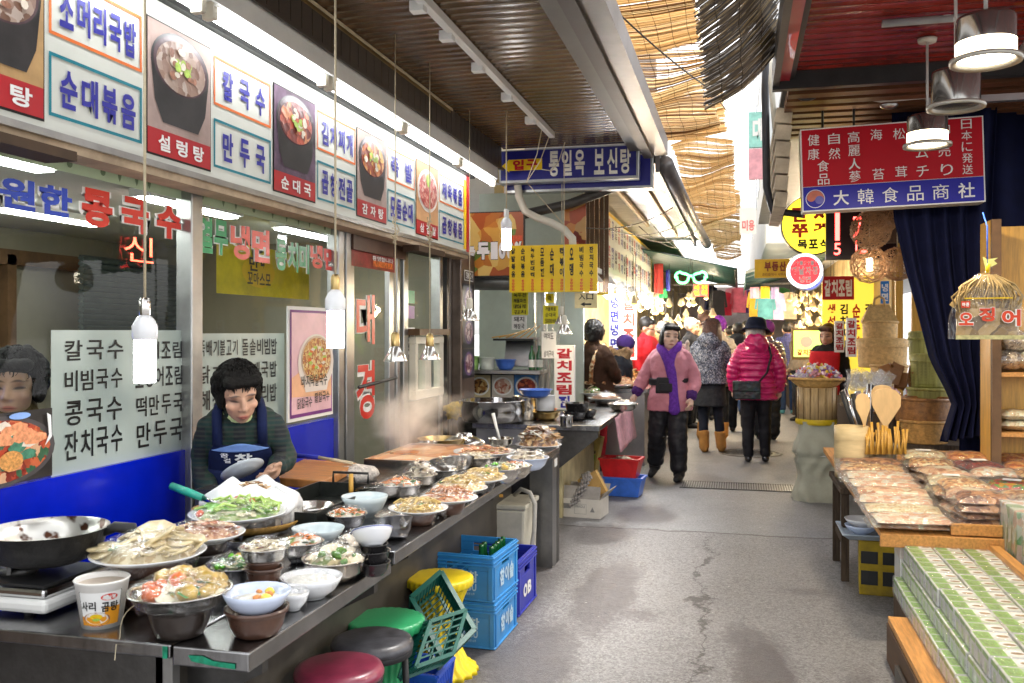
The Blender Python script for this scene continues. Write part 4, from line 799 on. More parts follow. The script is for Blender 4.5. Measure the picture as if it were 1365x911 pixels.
def burnt():
    m_,n,l,bs=nodes_of('burnt_steel');tc=n.new('ShaderNodeTexCoord');nz=n.new('ShaderNodeTexNoise');nz.inputs['Scale'].default_value=22;l.new(tc.outputs['Object'],nz.inputs[0]);sp=n.new('ShaderNodeSeparateXYZ');l.new(tc.outputs['Object'],sp.inputs[0])
    cr=n.new('ShaderNodeValToRGB');cr.color_ramp.elements[0].position=.54;cr.color_ramp.elements[1].position=.62;l.new(nz.outputs['Fac'],cr.inputs[0]);mx=n.new('ShaderNodeMix');mx.data_type='RGBA';l.new(cr.outputs[0],mx.inputs[0]);mx.inputs[6].default_value=(.55,.54,.5,1);mx.inputs[7].default_value=(.06,.02,.008,1);l.new(mx.outputs[2],bs.inputs[0]);bs.inputs['Metallic'].default_value=.8;bs.inputs['Roughness'].default_value=.3;return m_
m.lathe([(.169,.094),(.165,.0945),(.152,.05),(.126,.014),(.1,.004),(0,.004)],burnt(),n=44);m.build('inside',t)
m=MB();hd=V((.93,.36,0));m.tube([hd*.155+V((0,0,.075)),hd*.19+V((0,0,.092)),hd*.24+V((0,0,.085)),hd*.245+V((0,0,.07))],[.012,.016,.018,.01],rubber);m.build('handle',t)
m=MB();m.lathe([(0,0),(.035,0),(.038,.06),(.04,.062),(.036,.062),(.034,.004),(0,.004)],st);q=onZ(138,768,CZ1);m.build('steel_cup',loc=(q.x,q.y,CZ1),label='small steel cup standing between the wok and the fish cake plate',cat='cup')
# instant noodle cup
q=onZ(136,832,CZ1);t=thing('noodle_cup','white instant noodle cup with an orange printed front at the counter edge','noodle cup',(q.x,q.y,CZ1));m=MB();paper=M('cup_paper',(.74,.72,.68),.4,0,.06,8)
r0,r1,ch=.05,.068,.118;m.lathe([(0,0),(r0,0),(r1,ch),(r1+.003,ch+.004),(r1,ch+.007),(r1-.003,ch),(r0,.02),(0,.02)],paper,n=40);m.build('cup',t)
m=MB();m.lathe([(0,ch-.012),(r1-.005,ch-.008)],M('stained_paper',(.5,.42,.34),.6,0,.2,12),n=32);m.build('lid',t)
m=MB();Fc=(V((0,0,0)),V((1,0,0)),V((0,1,0)));cpo=M('cup_orange',(.72,.3,.02),.4,0,.1,9)

for x0,y0,x1,y1,mt,of in ((-.062,.012,.042,.1,white_print,.0006),(.002,.012,.042,.06,cpo,.0009),(-.062,.012,.002,.035,cpo,.0009)):m.grid(lambda a,c:V((x0+(x1-x0)*a,y0+(y1-y0)*c,of)),12,1,mt)
m.disc(Fc,0,0,.0001,.0001,cpo,.0009);m.disc(Fc,-.02,.028,.036,.02,M('cup_bowl',(.3,.12,.08),.4),.0012);m.disc(Fc,-.02,.031,.031,.015,noodle_w,.0014);m.disc(Fc,-.02,.036,.016,.007,yellow_print,.0016);m.disc(Fc,-.02,.028,.01,.004,leek,.0017)
m.disc(Fc,.012,.087,.02,.009,redtxt,.0012);m.row('큰사발',Fc,-.004,.082,.028,.092,white_print,.0016,.03);m.row('사리',Fc,-.058,.052,-.018,.077,black_print,.0018,.03);m.row('곰탕',Fc,-.008,.048,.036,.074,black_print,.0018,.03);m.frame(Fc,-.063,.011,.043,.101,.0015,black_print,.0007)
m.v=[((lambda rr:(rr*math.sin(x/.06+.75),-rr*math.cos(x/.06+.75),y))(r0+(r1-r0)*y/ch+z+.0006)) for x,y,z in m.v]
m.build('printed_sleeve',t)
m=MB();m.tube(wire(onZ(188,803,CZ1+.005),onZ(160,850,CZ1+.004),-.03,8,.01)+[onZ(155,858,CZ1-.01),onZ(153,880,CZ1-.03)],.0012,cable,5);m.build('string',label='loose pale string hanging over the counter edge by the noodle cup',cat='string')
# steam over the pan
def steam_mat():
    m_=bpy.data.materials.new('steam');m_.use_nodes=True;n=m_.node_tree.nodes;l=m_.node_tree.links;n.remove(n['Principled BSDF']);pv=n.new('ShaderNodeVolumePrincipled');pv.inputs['Color'].default_value=(1,.97,.93,1);pv.inputs['Anisotropy'].default_value=.3
    tc=n.new('ShaderNodeTexCoord');nz=n.new('ShaderNodeTexNoise');nz.inputs['Scale'].default_value=5;nz.inputs['Detail'].default_value=4;nz.inputs['Distortion'].default_value=.8;l.new(tc.outputs['Object'],nz.inputs[0])
    ln=n.new('ShaderNodeVectorMath');ln.operation='LENGTH';mp=n.new('ShaderNodeMapping');mp.inputs['Scale'].default_value=(2.6,2.3,3.2);l.new(tc.outputs['Object'],mp.inputs[0]);l.new(mp.outputs[0],ln.inputs[0])
    sb=n.new('ShaderNodeMath');sb.operation='SUBTRACT';l.new(nz.outputs['Fac'],sb.inputs[0]);ml=n.new('ShaderNodeMath');ml.operation='MULTIPLY_ADD';l.new(ln.outputs['Value'],ml.inputs[0]);ml.inputs[1].default_value=.5;ml.inputs[2].default_value=.17;l.new(ml.outputs[0],sb.inputs[1])
    mu=n.new('ShaderNodeMath');mu.operation='MULTIPLY';mu.use_clamp=False;l.new(sb.outputs[0],mu.inputs[0]);mu.inputs[1].default_value=12;mx=n.new('ShaderNodeMath');mx.operation='MAXIMUM';mx.inputs[1].default_value=0;l.new(mu.outputs[0],mx.inputs[0]);l.new(mx.outputs[0],pv.inputs['Density']);l.new(pv.outputs[0],n['Material Output'].inputs['Volume']);return m_
m=MB();m.ball((0,0,0),(.4,.44,.4),steam_mat(),20,14);m.build('steam',loc=(-1.85,5.0,1.0),kind='stuff')
# ================================================================ under the counter
def plastic(name,col,**k):return M(name,col,.38,0,.12,5,.04,30,**k)
sky_pl=plastic('sky_blue_plastic',(.03,.24,.58),dirt=.4);navy_pl=plastic('deep_blue_plastic',(.015,.025,.35),dirt=.15)
def crate(name,label,loc,rz,sx,sy,h,mat,cells=0):
    """bottle crate with open top, lip ribs and hand slots; parts: body, dividers, lettering"""
    t=thing(name,label,'crate',loc,rz);m=MB();w=.014;hz0,hz1=h*.66,h*.86;hx=.055
    for sgn in (-1,1):
        for (L,ax) in ((sx,0),(sy,1)):
            off=sgn*((sy if ax==0 else sx)/2-w/2)
            def seg(a,c,z0,z1,th=w,o=0):
                if ax==0:m.span((a,off+sgn*o-th/2,z0),(c,off+sgn*o+th/2,z1),mat)
                else:m.span((off+sgn*o-th/2,a,z0),(off+sgn*o+th/2,c,z1),mat)
            e=L/2-(0 if ax==0 else w)
            seg(-e,e,0,hz0);seg(-e,e,hz1,h);seg(-e,-hx,hz0,hz1);seg(hx,e,hz0,hz1)
            e2=L/2+.004
            for z in (h-.012,h-.034,h-.05,.006):seg(-e2,e2,z-.004,z+.004,.01,w/2+.002)
            for q in (-e+.012,e-.012):seg(q-.012,q+.012,.01,h-.05,.007,w/2+.002)
    m.span((-sx/2+w,-sy/2+w,.006),(sx/2-w,sy/2-w,.018),mat);m.build('body',t,bevel=.0025)
    if cells:
        m=MB()
        for i in range(1,6):x=-sx/2+sx*i/6;m.span((x-.003,-sy/2+w,.02),(x+.003,sy/2-w,h*.6),mat)
        for i in range(1,5):y=-sy/2+sy*i/5;m.span((-sx/2+w,y-.003,.02),(sx/2-w,y+.003,h*.6),mat)
        m.build('divider',t)
    return t
cl_=V((-1.29,4.335,0));letter=M('pale_crate_print',(.4,.55,.68),.5,0,.2,40)
for z,lb in ((0,'sky blue soju crate standing on the ground below another one'),(.222,'sky blue soju crate stacked on top with green bottle necks in it')):
    t=crate('soju_crate',lb,(cl_.x,cl_.y,z),-.06 if z else-.03,.36,.39,.22,sky_pl,1 if z else 0);t['group']='sky blue soju crates'
    m=MB();F=XZ(0,-.196,0);m.row('SOJU',F,.0,.05,.1,.085,letter,.003,.03);m.line('차고 시원한 소주',F,.02,.03,.09,.042,letter,.003,.01);m.row('참',F,.05,.09,.11,.145,letter,.003,.03);m.row('이슬',F,-.14,.05,-.04,.11,letter,.003,.02)
    F=FR((.181,0,0),(0,1,0),(0,0,1));m.column('참',F,-.1,.045,-.03,.14,letter,.003,.05);m.column('이',F,-.02,.045,.04,.14,letter,.003,.05);m.column('슬',F,.05,.045,.12,.14,letter,.003,.05);m.build('lettering',t)
botg=M('green_glass',(.01,.11,.03),.08,0,.1,9,coat=.5)
for i in range(7):
    m=MB();m.lathe([(0,0),(.028,0),(.03,.01),(.03,.12),(.013,.17),(.012,.2),(.014,.205),(.012,.215),(0,.215)],botg,n=14)
    x,y=(.13,.06-.0+i*.055-.15) if i<5 else (.07,-.06+(i-5)*.055)
    m.build('soju_bottle',loc=(cl_.x+x,cl_.y+y,.245),label='empty green glass bottle standing in the upper sky blue crate',cat='bottle',group='green bottles in the upper soju crate')
t=crate('beer_crate','deep blue beer crate behind the sky blue soju crates',(-1.3,4.84,0),-.02,.36,.4,.29,navy_pl);m=MB();m.row('OB',FR((.181,0,0),(0,1,0),(0,0,1)),-.1,.07,.08,.14,white_print,.003,.05);m.build('lettering',t)
# stools
def flute_stool(name,label,u,v,z,col,wpx):
    p=onZ(u,v,z);D=p.dot(FWD);r=wpx/2*D/FPX;mt=plastic(col[0],col[1],coat=.15,dirt=.35);t=thing(name,label,'stool',(p.x,p.y,0));m=MB()
    m.lathe([(0,z-.004),(r*.9,z),(r*.985,z-.003),(r,z-.008),(r*1.0,z-.035),(r*.93,z-.042),(r*.9,z-.02),(0,z-.02)],mt,n=120,flute=.02,nf=28);m.build('seat',t)
    m=MB();m.lathe([(r*.9,z-.03),(r*.72,z-.09),(r*.5,z*.55),(r*.55,z*.32),(r*.85,z*.1),(r*1.1,.02),(r*1.13,0),(r*1.06,0),(r*.8,z*.1),(r*.48,z*.4)],mt,n=120,flute=.05,nf=20);m.build('pedestal',t);return t
flute_stool('plastic_stool','yellow fluted plastic stool beside the sky blue crates',586,768,.42,('yellow_plastic',(.8,.6,.01)),89)
flute_stool('plastic_stool','green fluted plastic stool behind the black padded stool',514,824,.42,('green_plastic',(.03,.34,.13)),103)
def pad_stool(label,u,v,z,wpx,mat):
    p=onZ(u,v,z);r=wpx/2*p.dot(FWD)/FPX;t=thing('round_stool',label,'stool',(p.x,p.y,0));m=MB();m.lathe([(0,z),(r*.8,z+.002),(r*.95,z-.006),(r,z-.022),(r*.99,z-.035),(0,z-.035)],mat,n=40);m.build('seat',t)
    m=MB();m.lathe([(r*.96,z-.035),(r*.98,z-.04),(r*.97,z-.055),(r*.9,z-.055),(r*.9,z-.036)],MATS['black_rubber'],n=40);m.build('rim',t)
    for a in (.6,2.2,3.75,5.3):m=MB();x,y=math.cos(a),math.sin(a);m.tube([(x*r*.8,y*r*.8,z-.05),(x*r*.86,y*r*.86,z*.5),(x*r*1.02,y*r*1.02,0)],.0125,black);m.build('leg',t)
pad_stool('round black vinyl stool with tube legs between the green and maroon stools',496,850,.45,110,M('scuffed_black_vinyl',(.05,.05,.058),.35,0,.5,14,.1,60));pad_stool('round maroon vinyl stool at the bottom of the photo',452,886,.45,120,M('maroon_vinyl',(.2,.025,.055),.33,0,.3,9,.05,60,coat=.2,dirt=.4))
# slatted baskets leaning on the yellow stool
def slat_basket(name,label,o,ex,ey,depth,mat,nx=5,ny=14):
    """shallow slotted basket: o a corner of its open mouth, ex and ey its mouth edges, depth away from the mouth"""
    o,ex,ey=V(o),V(ex),V(ey);n_=ex.cross(ey).normalized()*-depth;t=thing(name,label,'basket',o);m=MB();O=V((0,0,0))
    c=[O,ex,ex+ey,ey];k=[(p+n_)*1-(p-(ex+ey)/2)*.12 for p in c]
    for i in range(4):a,b_=c[i],c[(i+1)%4];m.bar(a,b_,.02,.01,mat,up=n_.normalized());m.bar(k[i],k[(i+1)%4],.014,.008,mat,up=n_.normalized());m.bar(a,k[i],.012,.012,mat,up=ex.normalized())
    m.build('frame',t);m=MB()
    for i in range(4):
        a,b_,e,f=c[i],c[(i+1)%4],k[(i+1)%4],k[i];L=(b_-a).length;N=int(L/.022)
        m.add([a.lerp(f,.0),b_.lerp(e,.0),b_.lerp(e,.62),a.lerp(f,.62)],[(0,1,2,3)],mat)
        for j in range(1,N):q=j/N;m.bar(a.lerp(b_,q).lerp(f.lerp(e,q),.2),f.lerp(e,q),.005,.004,mat,up=n_.normalized())
    for j in range(1,ny):q=j/ny;m.bar(k[0].lerp(k[3],q),k[1].lerp(k[2],q),.005,.004,mat,up=n_.normalized())
    for j in range(1,nx):q=j/nx;m.bar(k[0].lerp(k[1],q),k[3].lerp(k[2],q),.006,.004,mat,up=n_.normalized())
    m.build('lattice',t);return t
dg_pl=plastic('dark_green_plastic',(.005,.09,.07))
A,B_,C_=atD(548,797,3.7),atD(588,762,3.86),atD(575,884,3.5)
slat_basket('slatted_basket','dark green slotted basket standing on end against the yellow stool',A,(atD(592,880,3.5)-A),B_-A,.09,dg_pl,12,3)
A,B_,C_=atD(556,836,3.42),atD(590,884,3.4),atD(533,905,3.25);slat_basket('slatted_basket','dark green slotted basket lying lower beneath the tilted one',C_,A-C_,B_-C_,.08,dg_pl,6,3)
p=onZ(558,905,.1);slat_basket('slatted_basket','blue slotted basket on the ground under the green baskets',(p.x-.1,p.y-.04,.13),(.19,0,0),(0,.22,0),.12,plastic('royal_blue_plastic',(.02,.08,.5)),5,8)
# white bin and hose
t=thing('plastic_bin','grimy white plastic bin with a hose under the end of the counter','bin',(-1.42,5.42,0));m=MB();m.box((0,0,.22),(.36,.34,.44),M('grimy_white_plastic',(.5,.48,.4),.5,0,.2,4,dirt=.5),taper=1.06);m.build('body',t,bevel=.015);m=MB();m.box((0,0,.455),(.4,.37,.03),MATS['grimy_white_plastic']);m.build('rim',t,bevel=.008)
m=MB();m.tube([(-1.33,5.4,.5),(-1.28,5.36,.545),(-1.22,5.34,.53),(-1.19,5.34,.46),(-1.19,5.32,.3),(-1.21,5.28,.12),(-1.26,5.22,.03)],.014,M('hose_grey',(.4,.39,.36),.4));m.build('hose',label='pale grey hose looping down beside the white plastic bin',cat='hose')
m=MB();m.tube([(-1.5,5.3,.5),(-1.38,5.31,.51)],.01,M('orange_stick',(.6,.3,.05),.4));m.build('stick',label='orange stick lying on the white plastic bin',cat='stick')
# ================================================================ cooking stall beyond the restaurant
s2=thing('cooking_stall','steel cooking stall counter with a cream lower panel next to the restaurant pillar','stall',(0,0,0))
m=MB();m.span((-2.1,7.08,.715),(-1.06,9.3,.76),cs);m.build('top',s2,bevel=.005);m=MB();m.span((-2.08,7.14,.38),(-1.4,7.16,.714),steel);m.build('front_panel',s2)
m=MB();m.prism([(-1.4,.714),(-1.08,.714),(-1.08,.66),(-1.4,.4)],(0,7.15,0),(1,0,0),(0,0,1),.02,steel_d);m.build('bracket',s2)
m=MB();m.span((-2.08,7.2,0),(-1.38,9.25,.71),M('cream_tile_panel',(.42,.36,.2),.5,0,.25,6,dirt=.35));m.build('base_panel',s2)
def pot(name,label,u,v,wpx,z0,h,mat,cat='pot',kind='pot',lid=False):
    p=onZ(u,v,z0+h);r=wpx/2*p.dot(FWD)/FPX;t=thing(name,label,cat,(p.x,p.y,z0));shell(kind,r,h,mat).build('vessel',t)
    if lid:m=MB();m.lathe([(r*1.02,h),(r*.9,h+.03),(r*.3,h+.05),(0,h+.05)],steel_p,n=30);m.build('lid',t)
    return t
pot('stock_pot','very wide steel cauldron beside the photo pillar',657,533,86,.78,.17,steel_p);pot('cauldron_base','black iron ring stove under the wide steel cauldron',657,552,96,.6,.17,iron,'stove')
m=MB();m.ball((0,0,0),(.09,.05,.06),M('mustard_rag',(.5,.33,.04),.9,0,.3,20,.6,60),wob=.9,seed=4,n=18,m=12);q=atD(606,548,7.55);m.build('rag',loc=q,label='mustard yellow rag hanging on the cauldron rim',cat='rag')
pot('cooking_pot','steel pot between the cauldron and the white tub',700,528,34,.76,.2,MATS['warm_steel_bowl']);pot('tub','orange plastic tub under the white tub',727,545,30,.76,.07,plastic('orange_plastic',(.75,.16,.02)),'tub');pot('tub','white plastic tub stacked on the orange tub',726,527,27,.83,.13,mel,'tub')
pot('basin','wide blue plastic basin above the steel pot',714,519,44,.95,.07,plastic('blue_basin',(.06,.16,.6)),'basin','steel');pot('basin','brass coloured basin with chopsticks on it',729,549,36,.76,.07,brass,'basin','steel')
m=MB();q=onZ(714,530,.9);m.lathe([(0,0),(.09,0),(.09,.19),(0,.19)],steel);m.build('pot',loc=(q.x,q.y+.25,.76),label='tall steel pot carrying the blue plastic basin',cat='pot')
pot('black_pot','black stone bowl stacked on top of the other black pots',769,537,33,.8,.1,blk_plastic,kind='steel');pot('black_pot','black stone bowl under the stacked one',766,549,32,.76,.07,blk_plastic,kind='steel');pot('black_pot','black stone bowl at the outer edge of the stall',783,546,26,.76,.07,blk_plastic,kind='steel');pot('steel_mug','steel mug with a cloth in front of the black stone bowls',755,554,17,.76,.09,steel_p,'mug')
dish(806,530,46,.76,'plate',.03,'wide wrapped plate of dried fish behind the black bowls','flakes',.05,.02,under=[('earthen',.6,.06,earth_d)],under_label='plate of dried fish',fscale=.8);dish(830,538,40,.76,'steel',.07,'foil wrapped steel bowl at the far end of the cooking stall','rice',.03,.02);dish(790,523,34,.76,'plate',.03,'small heaped plate of pancakes behind the wrapped dried fish','broccoli',.06,.01,under=[('earthen',.6,.08,earth)],under_label='heaped plate of pancakes')
pk_=M('pink_sheet',(.55,.3,.35),.4,0,.4,20)
q=MB();A=V((-1.06,7.9,.75));q.grid(lambda a,c:V((-1.055+.05*a,7.95+1.3*c,.74-.3*a+.02*noise.noise(V((a*3,c*5,0))))),8,14,pk_);q.build('pink_tablecloth',label='pink patterned plastic sheet hanging from the stall edge behind the pink coat',cat='plastic sheet',solid=.004)
# boxes and baskets on the ground by the stall
card=M('white_cardboard',(.6,.57,.52),.7,0,.1,5,dirt=.15);kraft=M('kraft_cardboard',(.45,.28,.1),.7,0,.15,6);q=onZ(775,690,0);t=thing('cardboard_box','open white cardboard box holding egg trays on the ground beside the counter leg','box',(q.x,q.y+.12,0),-.12);m=MB();w_,d_,h_=.34,.26,.15
m.span((-w_/2,-d_/2,0),(w_/2,d_/2,.006),card)
for a,c in (((-w_/2,-d_/2-.003),(w_/2,-d_/2+.003)),((-w_/2,d_/2-.003),(w_/2,d_/2+.003)),((-w_/2-.003,-d_/2),(-w_/2+.003,d_/2)),((w_/2-.003,-d_/2),(w_/2+.003,d_/2))):m.span(a+(.0,),c+(h_,),card)
m.build('carton',t);fy=M('card_inside',(.32,.3,.28),.8)
for o_,ex,ey in (((-w_/2,-d_/2,h_),(w_,0,0),(0,.03,.1)),((w_/2,-d_/2,h_),(0,d_,0),(.07,0,.08)),((w_/2,d_/2,h_),(-w_,0,0),(0,.08,.08))):m=MB();o_,ex,ey=V(o_),V(ex),V(ey);m.quad(o_,o_+ex,o_+ex+ey,o_+ey,fy);m.build('flap',t,solid=.005)
m=MB();F=(V((0,-d_/2-.003,0)),V((1,0,0)),V((0,0,1)));m.rect(F,-.14,.07,-.07,.11,M('grey_stamp',(.2,.2,.2),.7),.001);m.frame(F,-.04,.03,.06,.11,.002,MATS['grey_stamp'],.001);m.line('FRAGILE',F,-.03,.08,.05,.1,MATS['grey_stamp'],.0015);m.poly(F,[(.09,.05),(.13,.05),(.11,.09)],MATS['grey_stamp'],.001);m.build('print',t)
egg=M('grey_pulp',(.3,.28,.27),.9,0,.2,12,.2,60)
for i in range(3):
    m=MB();m.grid(lambda a,c:V(((a-.5)*.26,(c-.5)*.26,.022*math.sin(a*31.4)*math.sin(c*31.4))),40,40,egg);t=m.build('egg_tray',loc=(q.x-.05+i*.022,q.y+.1,.2+i*.012),label=['grey pulp egg tray at the back of the leaning three','grey pulp egg tray in the middle of the leaning three','grey pulp egg tray in front of the leaning three'][i],cat='egg tray',solid=.003);t.rotation_euler=(0,R(-62),.2)
m=MB();m.box((0,0,0),(.17,.09,.19),kraft,M3=Matrix.Rotation(-.5,3,'Y'));F=FR((0,-.046,0),(math.cos(.5),0,math.sin(.5)),(-math.sin(.5),0,math.cos(.5)));m.rect(F,-.05,-.06,.05,-.02,M('orange_label',(.6,.35,.1),.6),.001);m.build('small_box',loc=(q.x+.07,q.y+.14,.24),label='tilted brown cardboard box sticking out of the white one',cat='box')
z_=onZ(788,650,0);t=thing('carton','yellow printed carton with a green patch leaning behind the cardboard box','carton',(z_.x-.04,z_.y+.25,0),-.2);m=MB();Mq=Matrix.Rotation(.2,3,'Y');m.box((0,0,.26),(.16,.1,.44),M('pale_yellow_carton',(.6,.47,.13),.5),M3=Mq);m.build('body',t);m=MB();F=FR((0,-.052,.26),Mq@V((1,0,0)),Mq@V((0,0,1)));m.rect(F,-.06,-.02,.06,.04,M('green_patch',(.25,.45,.05),.5),.002);m.row('메이플',F,-.06,.05,.06,.08,MATS['brown_print'] if 'brown_print' in MATS else black_print,.002,.02);m.disc(F,.0,.13,.025,.025,redtxt,.002);m.rect(F,-.075,-.21,.075,-.12,M('plum_patch',(.12,.02,.03),.5),.002);m.build('print',t)
for nm,lb,u,v,z0,mt,sx_ in (('basket','blue plastic basket of vegetables on the ground under the red one',831,664,0,M('bright_blue_plastic',(.05,.17,.7),.35),.34),('basket','red plastic basket of vegetables stacked on the blue one',826,664,.17,M('bright_red_plastic',(.6,.015,.02),.3,coat=.3),.36)):
    q=onZ(u,v,0);t=thing(nm,lb,'basket',(q.x,q.y+.14,z0),-.1);m=MB();P_=[(-sx_/2,-.12),(sx_/2,-.12),(sx_/2,.12),(-sx_/2,.12)];a=[V((x*.8,y*.8,.005)) for x,y in P_];c=[V((x,y,.17)) for x,y in P_]
    m.add(a+c,[(3,2,1,0),(0,1,5,4),(1,2,6,5),(2,3,7,6),(3,0,4,7)],mt);[m.bar(c[i],c[(i+1)%4],.022,.014,mt) for i in range(4)];m.build('basket_body',t,solid=.005);m=MB();heap(m,.13,.05,.13,'mushroom',4,.8);m.build('vegetables',t).scale.y=.8
# vertical sign on the stall
def board_sign(name,label,cat,cx,cy,z0,z1,w,d,mat,txt,tmat,rz=0,bold=.04,extra=None):
    t=thing(name,label,cat,(cx,cy,0),rz);m=MB();m.span((-w/2,0,z0),(w/2,d,z1),mat);m.build('board',t,bevel=.004);m=MB();F=XZ(0,0,0);F=(V((0,0,0)),V((1,0,0)),V((0,0,1)))
    m.column(txt,F,-w*.38,z0+.02,w*.38,z1-.02,tmat,.003,bold,.16)
    if extra:extra(m,F)
    m.build('lettering',t);return t
q=onZ(752,548,.76);Dq=q.dot(FWD);k=Dq/FPX
t=board_sign('upright_sign','white upright sign with red braised hairtail lettering on the cooking stall','sign',q.x,q.y,.77,.77+86*k,27*k,.1,white_print,'갈치조림 ',red_print,.05)
m=MB();F=(V((0,0,0)),V((1,0,0)),V((0,0,1)));m.row('전',F,-9*k,.79,9*k,.79+16*k,blue_print,.004,.04);m.column('갈치조림',FR((-13.5*k,.1,0),(0,-1,0),(0,0,1)),.01,.8,.09,.75+80*k,black_print,.003,.03);m.build('lettering',t)
# partition with shelf, window, bottles behind the cauldron
YP=8.65;s3=thing('kitchen_partition','kitchen partition with a window, steel shelf and food pictures behind the cauldron','partition',(0,0,0));m=MB()
m.span((-2.75,YP,0),(-1.8,YP+.05,1.13),MATS['dark_panel']);m.span((-2.75,YP-.35,1.1),(-1.8,YP+.03,1.13),steel);m.build('shelf',s3);m=MB();m.span((-2.75,YP+.9,0),(-1.6,YP+.95,3.0),M('mint_kitchen_wall',(.5,.56,.5),.5,0,.1,3));m.build('back_wall',s3)
m=MB()
for x in (-2.62,-1.84):m.span((x-.03,YP,1.13),(x+.03,YP+.05,2.1),alu)
m.span((-2.75,YP,1.98),(-1.8,YP+.05,2.1),steel_d);m.build('window_frame',s3);m=MB();m.tube([(-2.9,YP-.3,1.98),(-1.7,YP-.35,1.96)],.08,M('duct_grey',(.2,.2,.19),.4,.6,.2,5));m.build('duct',s3)
m=MB();F=XZ(0,YP-.005,0);cols_=(['#a8743c','#5a3418','#d8b87a'],['#d8a08c','#b86a50','#f0d8c4'],['#a83420','#d86838','#701c10'])
for i,(u0,u1) in enumerate(((626,654),(656,685),(686,718))):
    a,c=onY(u0,500,YP),onY(u1,530,YP);m.rect(F,a.x,c.z,c.x,a.z,[M('paper_a',(.6,.5,.3),.5),M('paper_b',(.6,.56,.5),.5),M('paper_c',(.08,.25,.6),.5)][i],.002);m.disc(F,(a.x+c.x)/2,(a.z+c.z)/2,(c.x-a.x)*.45,(a.z-c.z)*.42,white_print,.004);m.disc(F,(a.x+c.x)/2,(a.z+c.z)/2,(c.x-a.x)*.38,(a.z-c.z)*.34,foodm('dishprint%d'%i,cols_[i],30,.1),.006)
m.build('food_picture',s3);m=MB();a,c=onY(613,500,YP),onY(625,530,YP);m.rect(F,a.x,c.z,c.x,a.z,white_print);m.row('대',F,a.x+.02,c.z+.05,c.x-.01,a.z-.04,black_print,.005,.04);m.build('price_note',s3)
yn=M('yellow_note',(.75,.68,.03),.6,0,.06,4)
def note(u0,v0,u1,v1,Y,rows,mat,label,cat='notice'):
    a,c=onY(u0,v0,Y),onY(u1,v1,Y);m=MB();F=XZ(0,Y,0);m.span((a.x,Y,c.z),(c.x,Y+.006,a.z),mat);h=(a.z-c.z)/len(rows)
    for i,r in enumerate(rows):
        if r:m.row(r,F,a.x+.02,a.z-(i+.85)*h,c.x-.02,a.z-(i+.15)*h,black_print,.003,.02)
    return m.build('notice',label=label,cat=cat)
note(682,390,704,420,YP-.02,['녹두전','해물파전','Kimchi Pan','김치'],yn,'yellow notice with green onion pancake lettering on the kitchen window');note(682,421,702,440,YP-.02,['돼지','해장국'],white_print,'white notice below the yellow one on the kitchen window')
note(724,408,744,432,8.3,['가을볶음','순대국','5000원'],yn,'yellow price notice hanging on the clear plastic curtain');note(727,392,738,404,8.28,['떡'],yn,'small yellow tag above the price notice on the plastic curtain');note(722,442,741,478,8.32,['여의도','','삼치구이'],white_print,'white notice hanging below the yellow price notice')
m=MB();A=onY(704,390,8.4);m.grid(lambda a,c:V((A.x+.06*c+(.36-.2*c)*a+.02*math.sin(a*20),8.42+.05*math.sin(a*24+c*3),2.1-1.15*c)),40,8,WRAP('plastic_curtain',(.93,.94,.9),.25,.15,8,.5,.12));m.build('plastic_curtain',label='gathered clear plastic curtain hanging beside the kitchen window',cat='curtain')
for i,u in enumerate((709,719)):m=MB();m.lathe([(0,0),(.03,0),(.033,.01),(.033,.14),(.015,.19),(.013,.22),(.015,.225),(.012,.235),(0,.235)],botg,n=16);m.lathe([(.0335,.03),(.0335,.1)],white_print,n=16);a=onY(u,490,YP-.2);m.build('soju_bottle',loc=(a.x,a.y,1.131),label='green glass bottle with a white label on the kitchen shelf',cat='bottle',group='green bottles on the kitchen shelf')
def shelf_thing(name,label,u,w,h,mat,kind='pot',z=1.131):a=onY(u,490,YP-.18);shell(kind,w/2,h,mat).build(name,None,(a.x,a.y,z));tag(bpy.data.objects[-1] if False else COL.objects[-1],label,name.replace('_',' '))
shelf_thing('plastic_box','lime green plastic food box on the kitchen shelf',627,.17,.13,plastic('lime_plastic',(.35,.6,.2)));shelf_thing('plastic_box','cloudy white plastic food box beside the lime green one',649,.15,.12,plastic('cloudy_plastic',(.55,.6,.55)));shelf_thing('bowl','blue plastic bowl on the kitchen shelf',674,.2,.1,MATS['blue_basin'],'steel');m=MB();a=onY(693,492,YP-.1);m.box((a.x,a.y+.1,1.3),(.34,.02,.3),steel,M3=Matrix.Rotation(-.35,3,'X'));m.build('tray',label='steel tray leaning upright on the kitchen shelf',cat='tray');m=MB();a=onY(666,452,YP-.05);m.box((a.x+.16,a.y,1.42),(.4,.2,.02),MATS['black_tray']);[m.tube([(a.x-.05+i*.07,a.y-.1,1.44),(a.x+.1+i*.06,a.y+.1,1.47+.02*i)],.006,wood_y,5) for i in range(6)];m.build('wire_rack',label='dark rack with wooden skewers above the steel tray',cat='rack')
